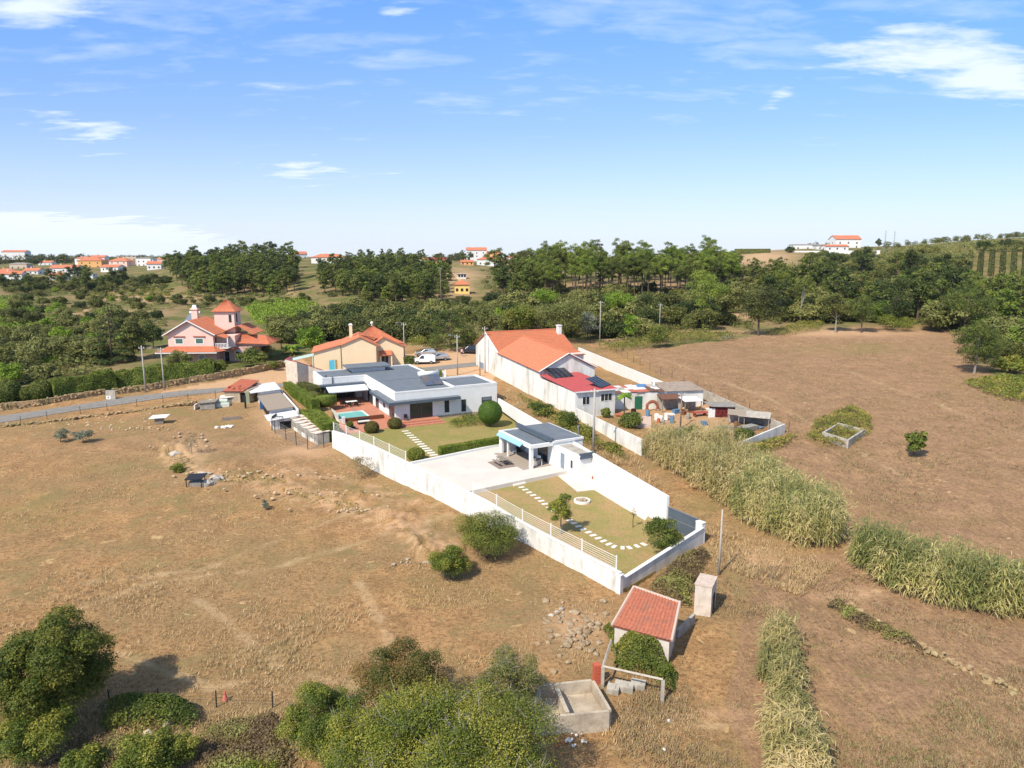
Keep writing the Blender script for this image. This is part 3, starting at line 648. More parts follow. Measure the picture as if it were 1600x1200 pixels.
# ------------------------------------------------------------------ terrace, pool, steps
def hsheet(name, pts, z, m, th, label): return sheet(name, [HF.w(*p) for p in pts], [HF.o.z+z]*len(pts), m, th, label)
hsheet('terrace', [(-7.4,8.7),(-2.6,8.7),(-2.6,3.9),(-.6,3.9),(-.6,-1.6),(6.4,-1.6),(6.4,-.07),(-.003,-.07),(-.003,19.98),(-6.7,19.98),(-6.7,16.7),(-7.4,16.7)], 0.0, m_terracotta, .9, 'terracotta tiled terrace round the pool')
hsheet('terrace', [(-8.2,-2.9),(-.62,-2.2),(-.62,3.88),(-7.9,3.88)], -.42, m_terracotta, .5, 'sunken terracotta terrace below the pool')
hsheet('terrace', [(-.62,-2.3),(6.6,-2.3),(6.6,-1.602),(-.62,-1.602)], -.2, m_terracotta, .5, 'long terracotta step in front of the glass door')
hsheet('terrace', [(-.62,-3.0),(6.8,-3.0),(6.8,-2.302),(-.62,-2.302)], -.38, m_terracotta, .4, 'lowest terracotta step above the lawn')
def pool():
    o = HF.w(-7.4, 3.95, 0)
    r = empty('swimming_pool', o, HF.a, 'small turquoise swimming pool let into the terracotta terrace', 'pool')
    m = MB(); m.box(0,0,-.8,4.75,.15,.10); m.box(0,4.6,-.8,4.75,4.73,.06); m.box(0,.16,-.8,.15,4.59,.06); m.box(4.6,.16,-.8,4.75,4.59,.06); m.box(.15,.15,-.8,4.6,4.6,-.7); m.build('basin', m_slab, r)
    wm = bpy.data.materials.new('pool_water'); wm.use_nodes = True; b = wm.node_tree.nodes['Principled BSDF']
    b.inputs['Base Color'].default_value = (.20,.52,.50,1); b.inputs['Roughness'].default_value = .08
    n = N(wm.node_tree,'ShaderNodeTexNoise',inp={'Scale':3}); bp = N(wm.node_tree,'ShaderNodeBump',inp={0:.15}); L(wm.node_tree,n.outputs[0],bp.inputs['Height']); L(wm.node_tree,bp.outputs[0],b.inputs['Normal'])
    m = MB(); m.box(.15,.15,-.3,4.6,4.6,-.04); m.build('water', wm, r)
    m = MB()
    for k in range(5): m.box(.9,-.14,-.41+k*.12,6.9-.2,-.06,-.31+k*.12)
    m.box(.9,-.06,-.42,6.7,-.003,.2); m.build('wood_panel', m_wood, r)
    m = MB(); m.box(.35,-.75,-.6,.75,-.35,.55); m.build('pillar', m_white, r)
    m = MB()
    for x in (3.2,3.6): m.tube([(x,4.9,0),(x,4.9,.55),(x,4.6,.75),(x,4.3,.55),(x,4.3,-.2)], .025, 6)
    m.build('ladder', m_metal, r)
    m = MB(); m.box(-.05,0,.1,-.02,4.7,.9); m.build('glass_screen', mat('screen_glass', (.62,.70,.70), .15, spec=.6), r)
pool()
def chair(name, o, rz, col, label, group=None, s=1):
    r = empty(name, o, rz, label, 'chair', group)
    m = MB(); m.box(-.25,-.25,.40,.25,.25,.46); m.build('seat', col, r)
    m = MB(); m.box(-.25,.22,.46,.25,.27,.90); m.build('backrest', col, r)
    for x in (-.23,.2):
        for y in (-.23,.2): m = MB(); m.box(x,y,0,x+.035,y+.035,.40); m.build('leg', col, r)
    m = MB(); m.box(-.29,-.25,.60,-.25,.25,.64); m.box(.25,-.25,.60,.29,.25,.64); m.build('armrest', col, r); return r
def table(name, o, rz, w, d, h, col, legcol, label, cat='table'):
    r = empty(name, o, rz, label, cat)
    m = MB(); m.box(-w/2,-d/2,h-.04,w/2,d/2,h); m.build('tabletop', col, r)
    for x in (-w/2+.06,w/2-.12):
        for y in (-d/2+.06,d/2-.12): m = MB(); m.box(x,y,0,x+.06,y+.06,h-.04); m.build('leg', legcol, r)
    return r
table('dining_table', HF.w(-3.3, 12.9), HF.a, 1.8, 1.0, .75, m_white, m_black, 'pale topped dining table on the terrace under the white awning')
for k, (x, y, a) in enumerate([(-4.5,12.9,math.pi/2),(-3.9,12.0,math.pi),(-2.8,12.0,math.pi),(-3.9,13.8,0),(-2.8,13.8,0),(-2.1,12.9,-math.pi/2)]):
    chair('garden_chair', HF.w(x,y), HF.a+a, m_black, ['black wicker chair at the left end of the pale terrace table','black wicker chair on the pool side of the terrace table, left','black wicker chair on the pool side of the terrace table, right','black wicker chair on the house side of the terrace table, left','black wicker chair on the house side of the terrace table, right','black wicker chair at the right end of the pale terrace table'][k], 'black chairs round the terrace table')
def sofa(x, y, rz, label):
    r = empty('garden_sofa', HF.w(x,y,-.42), HF.a+rz, label, 'sofa')
    m = MB(); m.box(-.9,-.35,.05,.9,.4,.32); m.build('base', m_black, r)
    m = MB(); m.box(-.85,-.33,.32,-.01,.25,.45); m.box(.01,-.33,.32,.85,.25,.45); m.build('cushion', m_slab, r)
    m = MB(); m.box(-.9,.25,.32,.9,.4,.75); m.build('backrest', m_black, r)
sofa(-4.2,1.9,0,'low grey cushioned sofa against the brown pool panel'); sofa(-6.5,.4,math.pi/2,'low cushioned sofa nearest the garden railing beside the pool')
chair('folding_chair', HF.w(1.4,-.7), HF.a, m_black, 'small dark blue chair left of the big glass door under the grey canopy')
# ------------------------------------------------------------------ walls round the garden
def wall_strip(name, base, tops, th, m, label, cat='wall', cap=None, inward=1, zlow=-.8, capname='coping'):
    """straight or bent wall: base points (x,y), top z for each"""
    n = len(base); v = []
    for i in range(n):
        p = Vector((base[i][0], base[i][1])); a = Vector((base[max(i-1,0)][0], base[max(i-1,0)][1])); b = Vector((base[min(i+1,n-1)][0], base[min(i+1,n-1)][1]))
        d = (b-a).normalized(); q = Vector((-d.y, d.x))*th*inward
        g = ground(p.x, p.y)+zlow
        v += [(p.x,p.y,g),(p.x+q.x,p.y+q.y,g),(p.x+q.x,p.y+q.y,tops[i]),(p.x,p.y,tops[i])]
    f = [(0,1,2,3),(4*n-4,4*n-1,4*n-2,4*n-3)]
    for i in range(n-1):
        a = 4*i; f += [(a,a+3,a+7,a+4),(a+1,a+5,a+6,a+2),(a+3,a+2,a+6,a+7),(a,a+4,a+5,a+1)]
    mb = MB(); mb.add(v, f); c0 = Vector((base[0][0], base[0][1], 0))
    if cap is None:
        o = mb.build(name, m); tag(o, label, cat); return o
    r = empty(name, (0,0,0), 0, label, cat)
    mb.build('wall_panel', m, r)
    cb = MB()
    for i in range(n-1):
        a, b = 4*i, 4*(i+1); A0, A1, B0, B1 = Vector(v[a+3]), Vector(v[a+2]), Vector(v[b+3]), Vector(v[b+2])
        e = (A1-A0).normalized()*.05; up = Vector((0,0,.07))
        cb.add([A0-e,A1+e,B1+e,B0-e,A0-e+up,A1+e+up,B1+e+up,B0-e+up],[(3,2,1,0),(4,5,6,7),(0,1,5,4),(1,2,6,5),(2,3,7,6),(3,0,4,7)])
    cb.build(capname, cap, r); return r
lw = []
for (a,b,c) in LWP:
    p = vplane(a, c, LW0, LW1); lw.append((p.y, p.x, p.z))
ys = [q[0] for q in lw]; zs_ = [q[2] for q in lw]
print('LW tops', [(round(y,1), round(z,2)) for y, z in zip(ys, zs_)])
def ltop(y): return float(np.interp(y, ys[::-1], np.array(zs_[::-1])))
yl = list(np.linspace(LW0.y, LW1.y, 22))
zt = [ltop(y) for y in yl]
wall_strip('garden_wall', [lwp(y)[:2] for y in yl], zt, .22, m_wall_white, 'long white garden wall stained with grey streaks along the left of the plot', cap=m_white, inward=1)
rz0 = vplane(778,622.6,RW0,RW1).z; rz1 = vplane(1043,775.8,RW0,RW1).z
print('RW tops', rz0, rz1)
wall_strip('boundary_wall', [rwp(y)[:2] for y in (105.6,90,75,60.8)], [rz0+(rz1-rz0)*t for t in (0,.33,.67,1)], .25, m_white, 'tall clean white wall between the garden and the lane', inward=1)
et = [vplane(1003,890,LW1,EW1).z, vplane(1098,826,LW1,EW1).z]; print('EW', et)
ew = [LW1.lerp(EW1,t)[:2] for t in (0,.5,1)]
wall_strip('end_wall', ew, [et[0], (et[0]+et[1])/2, et[1]], .22, m_wall_old, 'stained grey cement wall with white coping at the bottom end of the garden', cap=m_white, inward=1)
m = MB(); e = LW1; m.box(-.2,-.2,-.6,.2,.2,et[0]+.5); m.box(-.24,-.24,et[0]+.5,.24,.24,et[0]+.57); o = m.build('wall_pillar', m_white, loc=(e.x+.05,e.y+.15,0), rz=.8); tag(o,'white corner pillar where the garden wall meets the stained end wall','pillar')
m = MB(); m.box(-.35,-.2,-.5,.35,.25,1.95); m.box(-.38,-.23,1.95,.38,.28,2.02); o = m.build('gate_post', m_white, loc=(EW1.x-.15,EW1.y+.35,0), rz=2.2); tag(o,'stubby white post at the right end of the slate grey gate','post')
def gate():
    P = Vector((RW1.x+.1,RW1.y-.1,0)); Q = Vector((EW1.x-.3,EW1.y+.6,0)); f = fr2(P,Q); ln = (Q-P).length
    r = empty('metal_gate', P, f.a, 'wide slate grey sheet gate closing the bottom end of the garden', 'gate')
    m = MB(); m.box(.05,0,.12,ln-.05,.05,1.15); m.build('lower_panel', m_grey_trim, r)
    m = MB(); m.box(.05,0,1.2,ln-.05,.05,2.1); m.build('upper_panel', m_grey_trim, r)
    m = MB(); m.box(0,-.02,.05,ln,.07,.12); m.box(0,-.02,1.15,ln,.07,1.2); m.box(0,-.02,2.1,ln,.07,2.16); m.build('gate_frame', m_metal, r)
gate()
# railings on the left wall
def railing(y0, y1, label, step=2.9, h=1.15, name='metal_railing', glass=False):
    n = max(1, round((y0-y1)/step)); r = empty(name, (*lwp((y0+y1)/2)[:2], ltop((y0+y1)/2)), 0, label, 'railing'); o = r.location
    pts = []
    for i in range(n+1):
        y = y0+(y1-y0)*i/n; p = lwp(y); p = Vector((p.x+.14, p.y+.1, ltop(y)+.02)); pts.append(p)
        m = MB(); q = p-o; m.box(q.x-.045,q.y-.045,q.z,q.x+.045,q.y+.045,q.z+h+.06); m.build('post', m_white, r)
    rb = MB()
    zsb = (h,) if glass else (.18,.36,.54,.72,.9,1.08)
    for z in zsb:
        for a, b in zip(pts[:-1], pts[1:]): rb.tube([a-o+Vector((0,0,z)), b-o+Vector((0,0,z))], .014 if z != zsb[-1] else .022, 4)
    rb.build('rails', m_white, r)
    return r
railing(LW0.y-.2, 72.4, 'white horizontal bar railing on the wall beside the upper lawn')
railing(62.9, LW1.y+.4, 'white horizontal bar railing on the wall beside the lower lawn')
# kerb upstands at the patio
def kerb(P, Q, z, w, h, m, label):
    f = fr2(P, Q); mb = MB(); mb.box(0,-w/2,0,(Q-P).length,w/2,h); o = mb.build('kerb', m, loc=(P.x,P.y,z), rz=f.a); tag(o, label, 'kerb')
kerb(_o(PBl,.2), _o(PBr,-.1), .47, .3, .28, m_white, 'white kerb between the upper lawn and the patio')
def steps_white():
    p = atz(807, 752, .25); f = fr2(_flat(PF0), _flat(PF1)); 
    r = empty('garden_steps', (p.x,p.y,.03), f.a, 'short flight of pale steps from the patio down to the lower lawn', 'steps')
    m = MB(); m.box(-.8,-.75,-.1,.8,-.35,.14); m.build('tread', m_slab, r); m = MB(); m.box(-.8,-.349,-.1,.8,.12,.28); m.build('tread', m_slab, r)
steps_white()
ORD = ['first','second','third','fourth','fifth','sixth','seventh','eighth','ninth','tenth','eleventh','twelfth','thirteenth','fourteenth']
def stones(pts, z, lab, grp, sz=(.62,.34)):
    P = [atz(a, b, z) for a, b in pts]
    for i, p in enumerate(P):
        q = P[min(i+1,len(P)-1)]-P[max(i-1,0)]; a = math.atan2(q.y,q.x)+math.pi/2
        m = MB(); m.box(-sz[0]/2,-sz[1]/2,-.05,sz[0]/2,sz[1]/2,.035); o = m.build('stepping_stone', m_slab, loc=(p.x,p.y,z), rz=a+random.uniform(-.08,.08)); tag(o, ORD[i]+' '+lab, 'paving slab', grp)
c2 = lambda x, y: (740+x/4.21, 600+y/4.21)
stones([c2(*q) for q in [(315,680),(340,696),(365,714),(392,732),(420,751),(445,770),(468,790),(497,812),(525,832)]], .03, 'pale slab counted from the patio steps down the straight path', 'slabs in the straight run of the lower path')
stones([c2(*q) for q in [(632,897),(660,916),(690,937),(720,957),(755,976),(787,996),(820,1015),(855,1034),(890,1054),(925,1070),(980,1078),(1025,1077),(1075,1067),(1120,1055)]], .03, 'pale slab of the curving path, counted from the small fruit tree', 'slabs in the curved end of the lower path')
stones([(500+(1065+i*32.5)/8, 640+(270+i*27)/8) for i in range(12)], .56, 'pale slab of the upper lawn path, counted from the house steps', 'slabs across the upper lawn', (.95,.42))
def planter():
    p = atz(909.5, 784, .03); r = empty('round_planter', p, 0, 'low round white planter on the lower lawn with two small plants', 'planter')
    m = MB(); n = 28
    for i in range(n):
        a0, a1 = 2*math.pi*i/n, 2*math.pi*(i+1)/n
        R, q = .85, .68; c = lambda a, k, z: (k*math.cos(a), k*math.sin(a), z)
        m.add([c(a0,R,-.1),c(a1,R,-.1),c(a1,R,.22),c(a0,R,.22),c(a0,q,.22),c(a1,q,.22),c(a0,q,-.1),c(a1,q,-.1)],[(0,1,2,3),(3,2,5,4),(4,5,7,6)])
    m.build('rim', m_slab, r)
    m = MB(); m.tube([(0,0,.02),(0,0,.14)],.68,24); m.build('gravel', m_stone_pale, r)
    m = MB()
    for k,(x,y) in enumerate([(-.1,.1),(.25,-.2),(.1,.3)]): m.rock((x,y,.22),.25,k)
    m.build('rocks', m_stone, r)
planter()
# ------------------------------------------------------------------ pool house
PH = Frame((2.15,77.2,.47), math.radians(28))
def pool_house():
    r = empty('garden_house', PH.o, PH.a, 'small white garden house with open porch, grey roof and chimney pipe on the patio', 'garden house')
    D = 8.0
    w = MB()
    w.box(3.0,0,-.6,7.2,.2,2.75); w.box(3.0,.2,-.6,3.15,D,2.75); w.box(3.15,D-.2,-.6,7.2,D,2.75); w.box(7.0,.2,-.6,7.2,D-.2,2.75)
    w.box(-.0,D-.2,-.6,3.0,D,2.45)
    w.build('wall', m_white, r)
    p = MB(); p.box(0,0,-.1,.38,.38,2.45); p.build('pillar', m_white, r); p = MB(); p.box(0,D-.62,-.1,.3,D-.2,2.45); p.build('pillar', m_white, r); p = MB(); p.box(0,D-2.3,-.1,.2,D-2.1,2.45); p.build('pillar', m_white, r)
    b = MB(); b.box(-.06,-.06,2.45,2.995,.3,2.85); b.box(-.06,.3,2.45,.3,D+.05,2.85); b.box(.3,D-.2,2.45,2.995,D+.05,2.85); b.build('beam', m_white, r)
    f = MB(); f.box(.301,.301,2.55,2.99,D-.21,2.72); f.build('porch_roof', m_grey_roof, r)
    f = MB(); f.box(3.0,-.1,2.75,7.3,D+.1,3.0); f.build('eave_band', m_white, r)
    f = MB(); f.box(3.25,.15,3.003,7.05,D-.1,3.05); f.build('roof', m_grey_roof, r)
    f = MB(); f.box(2.85,.0,3.004,3.12,D+.9,3.32); f.box(2.6,.0,2.86,2.84,D+.5,3.0); f.build('roof_trim', m_grey_trim, r)
    a = MB(); a.slab([(-.065,1.6,2.8),(-.065,D-.3,2.8),(-.5,D-.3,2.48),(-.5,1.6,2.48)], .04); a.box(-.54,1.6,2.34,-.505,D-.3,2.5); a.build('awning', m_awn_blue, r)
    window(r,'y',4.5,5.7,1.25,2.05,0,.06,frame=m_grey_trim,flip=-1,divs=2)
    window(r,'x',1.2,3.4,.05,2.1,3.0,.07,'sliding_door',2,frame=m_grey_trim,flip=-1); window(r,'x',5.0,6.2,.9,2.1,3.0,.06,frame=m_grey_trim,flip=-1)
    fl = MB(); fl.box(-.9,.1,-.1,2.99,D-.22,.03); fl.build('porch_floor', mat('taupe_floor',(.36,.30,.25),.8), r)
    c = MB(); c.tube([(6.75,.35,3.05),(6.75,.35,4.1)],.07,8); c.tube([(6.75,.35,4.1),(6.75,.35,4.35)],.13,8); c.build('chimney_pipe', m_metal, r)
pool_house()
def wc():
    o = PH.w(3.5,-5.0,-.38); r = empty('service_annex', o, PH.a, 'small white flat roofed annex with a blue grey door against the tall wall', 'outbuilding')
    w = MB(); w.box(0,0,-.5,2.0,4.98,2.7); w.build('wall', m_white, r)
    w = MB(); w.box(.12,.12,2.703,1.9,4.86,2.76); w.build('roof', m_concrete, r)
    w = MB(); w.box(-.02,-.02,2.7,.12,4.97,2.85); w.box(.12,4.83,2.765,2.0,4.97,2.85); w.build('parapet', m_white, r)
    w = MB(); w.box(-.05,-.25,2.45,2.05,-.02,2.68); w.box(-.05,-.16,2.86,2.05,.1,3.05); w.build('roof_trim', m_grey_trim, r)
    door(r,'x',3.2,4.0,.05,2.2,0,m_blue_door,-1); window(r,'x',1.5,1.8,1.0,1.8,0,.04,frame=m_grey_trim,flip=-1)
wc()
m = MB(); q = PH.w(5.2,-5.35,-.4); m.tube([(0,0,0),(0,0,.3)],.25,10); m.tube([(0,0,.3),(0,0,2.3)],.16,10); o = m.build('clay_flue', mat('red_brown_clay',(.33,.10,.06),.8), loc=q); tag(o,'tall reddish brown clay flue standing against the annex corner','flue')
# picnic table, chairs on the patio
def picnic():
    p = PH.w(-2.0,3.3); r = empty('picnic_table', p, PH.a+1.57, 'brown wooden picnic table with fixed benches on a mat in front of the porch', 'picnic table')
    m = MB(); m.box(-1.6,-1.2,.0,1.6,1.2,.02); m.build('mat', mat('brown_mat',(.27,.21,.18),.9), r)
    m = MB()
    for k in range(4): m.box(-.95,-.38+k*.195,.72,.95,-.2+k*.195,.76)
    m.build('tabletop', m_greywood, r)
    for s in (-1,1): m = MB(); m.box(-.95,s*.62,.42,.95,s*.9,.46); m.build('bench', m_greywood, r)
    m = MB()
    for x in (-.75,.7): m.tube([(x,-.75,.02),(x,-.2,.72)],.04,4); m.tube([(x,.75,.02),(x,.2,.72)],.04,4); m.box(x-.03,-.8,.37,x+.03,.8,.42)
    m.build('legs', m_greywood, r)
picnic()
chair('plastic_chair', PH.w(1.9,1.6,.03), PH.a-1.2, m_plastic, 'white plastic chair at the right end of the open porch beside the pillar')
chair('plastic_chair', PH.w(1.2,6.2,.03), PH.a+1.0, m_plastic, 'white plastic chair under the blue awning near the far porch posts')
table('porch_table', PH.w(1.5,.9,.03), PH.a, .9, .8, .74, m_greywood, m_plastic, 'small table beside the white chair at the porch corner')
m = MB(); m.box(-.3,-.25,.0,.3,.25,.55); m.sphere((0,0,.75),.32,12,6,(1,.8,.6)); m.tube([(-.35,-.2,0),(-.35,-.2,.6)],.02,4); o = m.build('barbecue', m_black, loc=PH.w(2.2,7.0,.03)); tag(o,'black covered barbecue under the blue awning','barbecue')
# ================================================================== neighbour behind the lane: long lime-washed wall, orange roofs
NW0 = atz(762,583,2.9); NW1 = atz(835,626,2.5); 
_d = (NW1-NW0).normalized(); NWE = G(1001,712)
def nline(t): return NW0+(NWE-NW0)*t
NF = Frame(_flat(NW0)+Vector((0,0,2.6)), math.atan2(NWE.y-NW0.y, NWE.x-NW0.x))   # x runs towards the camera along the lane, -? y to the right side
def nb():
    A, B = _flat(NW0), _flat(NWE); ln = (B-A).length
    f = NF; pl = lambda px, py: f.l(vplane(px, py, A, B))
    P1 = pl(779,551); P2 = pl(844,580.6); P3 = pl(899,612); P4 = pl(901,638.5); P5 = pl(1001,686)
    print('NB', ln, [tuple(round(c,1) for c in q) for q in (P1,P2,P3,P4,P5)])
    x1, x2, x3 = P1.x, P2.x, P3.x
    z1, z2, z3, z4, z5 = P1.z, P2.z, P3.z, P4.z, P5.z
    r = empty('neighbour_house', f.o, f.a, 'long lime washed house with orange tiled gables and a red annex along the lane', 'house')
    # +y in this frame points to the right-hand side of the lane? make sure
    s = 1.0
    W_ = 15.0; W2 = 9.8; W3 = 6.6
    w = MB()
    # annex block
    w.box(x2, 0, -2.5, x3, s*W3, z3-.1)
    # middle gabled block (ridge along x)
    g2 = z2+2.6
    w.add([(x1,0,-2),(x2,0,-2),(x2,W2,-2),(x1,W2,-2),(x1,0,z1-.05),(x2,0,z2-.05),(x2,W2/2,g2-.05),(x1,W2/2,z1+2.55),(x2,W2,z2-.05),(x1,W2,z1-.05)],
          [(3,2,1,0),(0,1,5,4),(1,2,8,6,5),(2,3,9,8),(3,0,4,7,9),(4,5,6,7),(7,6,8,9)])
    # back block, ridge along y
    xb = -6.5; w.add([(xb,0,-2),(x1-.02,0,-2),(x1-.02,W_,-2),(xb,W_,-2),(xb,0,z1+.1),(x1-.02,0,z1+.1),(x1-.02,W_,z1+.1),(xb,W_,z1+.1),((xb+x1)/2,0,z1+3.0),((xb+x1)/2,W_,z1+3.0)],
          [(3,2,1,0),(0,1,5,8,4),(1,2,6,5),(2,3,7,9,6),(3,0,4,7),(4,8,9,7),(8,5,6,9)])
    w.box(x1+.01, W2, -2.2, x1+4.5, W_, z1-.3)
    w.build('wall', m_wall_old, r)
    xr = (xb+x1)/2
    t = MB(); tiles(t, (xr,-.3,z1+3.05), (xr,W_+.3,z1+3.05), (x1+.55,-.3,z1-.02), (x1+.55,W_+.3,z1-.02), .3, .5)
    tiles(t, (xr,-.3,z1+3.05), (xr,W_+.3,z1+3.05), (xb-.5,-.3,z1-.02), (xb-.5,W_+.3,z1-.02), .3, .5)
    tiles(t, (x1+.5,W2,z1+.0), (x1+.5,W_+.2,z1+.0), (x1+4.9,W2,z1-.5), (x1+4.9,W_+.2,z1-.5), .3, .5)
    t.build('roof', m_tile_orange, r)
    t = MB(); tiles(t, (x1-.2,W2/2,z1+2.75), (x2+.35,W2/2,g2+.05), (x1-.2,-.35,z1-.05), (x2+.35,-.35,z2-.05), .3, .5)
    tiles(t, (x1-.2,W2/2,z1+2.75), (x2+.35,W2/2,g2+.05), (x1-.2,W2+.4,z1-.05), (x2+.35,W2+.4,z2-.05), .3, .5)
    t.build('roof', m_tile, r)
    t = MB(); t.tube([(xr,-.35,z1+3.12),(xr,W_+.3,z1+3.12)], .13, 6); t.tube([(x1-.2,W2/2,z1+2.84),(x2+.35,W2/2,g2+.14)], .12, 6); t.build('ridge_tiles', m_tile, r)
    t = MB(); t.tube([(x2+.3,-.35,z2+.02),(x2+.3,W2/2,g2+.1),(x2+.3,W2+.4,z2+.02)], .11, 5); t.tube([(xr,-.3,z1+3.1),(x1+.55,-.3,z1+.02)], .11, 5); t.build('verge', m_white, r)
    t = MB(); t.slab([(x2+.02,-.1,z3+.55),(x2+.02,W3+.3,z3+.55),(x3+.3,W3+.3,z3+.02),(x3+.3,-.1,z3+.02)], .1)
    for k in range(23): y = -.05+k*.3; t.add([(x2+.02,y,z3+.552),(x2+.02,y+.06,z3+.552),(x3+.3,y+.06,z3+.022),(x3+.3,y,z3+.022),(x2+.02,y+.03,z3+.6),(x3+.3,y+.03,z3+.07)],[(0,4,5,3),(4,1,2,5),(3,5,2)])
    t.build('annex_roof', m_red, r)
    t = MB(); t.box(x3+.3,-.15,z3-.14,x3+.42,W3+.35,z3+.02); t.build('gutter', m_white, r)
    ch = MB(); ch.box(xr+1.0,W_-.9,z1+1.5,xr+1.9,W_-.2,z1+3.9); ch.box(xr+.9,W_-1.0,z1+3.9,xr+2.0,W_-.1,z1+4.05); ch.build('chimney', m_white, r)
    window(r,'x',1.2,2.3,z3-2.0,z3-.9,x3,.06,frame=m_white,flip=1,divs=2); window(r,'x',4.2,6.0,z3-1.7,z3-.7,x3,.06,frame=m_white,flip=1,divs=3)
    window(r,'x',W2+1.5,W2+2.6,.4,1.8,x1+4.5,.06,frame=m_white,flip=1)
    b = MB()
    for (a0, zz) in ((-4.5,1.0),): b.box(a0,-.04,.4,a0+2.4,-.0-.003,1.9)
    b.build('barred_window', m_blue_door, r)
    for k in range(2):
        pass
    # solar arrays stand on the roof: things of their own
    def arr(x, y, w_, d_, z, rz, lab):
        q = f.w(x,y,z); a = empty('solar_panel_array', q, f.a+rz, lab, 'solar panels')
        for i in range(2):
            m = MB(); 
            y0 = i*(d_/2+.03); z0 = .15+1.0*(y0/d_); z1_ = .15+1.0*((y0+d_/2)/d_)
            m.slab([(0,y0,z0),(w_,y0,z0),(w_,y0+d_/2,z1_),(0,y0+d_/2,z1_)], .05); pnl = m.build('panel', m_solar, a)
            g = MB()
            for k in range(5): xx = w_*k/4; g.slab([(xx-.02,y0,z0+.006),(xx+.02,y0,z0+.006),(xx+.02,y0+d_/2,z1_+.006),(xx-.02,y0+d_/2,z1_+.006)], .01)
            g.build('panel_frame', m_metal, pnl)
        
        for x_ in (.1, w_-.1): m = MB(); m.tube([(x_,d_,0),(x_,d_,1.1)],.03,4); m.build('stand', m_metal, a)
    arr(x2+3.3, .9, 3.6, 3.2, z3+.35, math.radians(95), 'dark tilted solar panels on the red roof nearest the tiled gable')
    arr(x3-.4, 4.4, 3.0, 2.6, z3+.08, math.radians(120), 'dark tilted solar panels on the red roof above the kitchen window')
    # boundary wall along the lane in front of the annex
    zz = []
    wall_strip('lane_wall', [f.w(t_,0)[:2] for t_ in (x3+.01, x3+(ln-x3)*.33, x3+(ln-x3)*.66, ln)], [f.o.z+z4, f.o.z+z4+(z5-z4)*.33, f.o.z+z4+(z5-z4)*.66, f.o.z+z5], .2, m_wall_old, 'peeling lime washed wall running from the red annex down to the reeds', inward=1, zlow=-1.2)
    return x1, x2, x3, z1, z2, z3, W_, W2, W3, ln
NBV = nb()
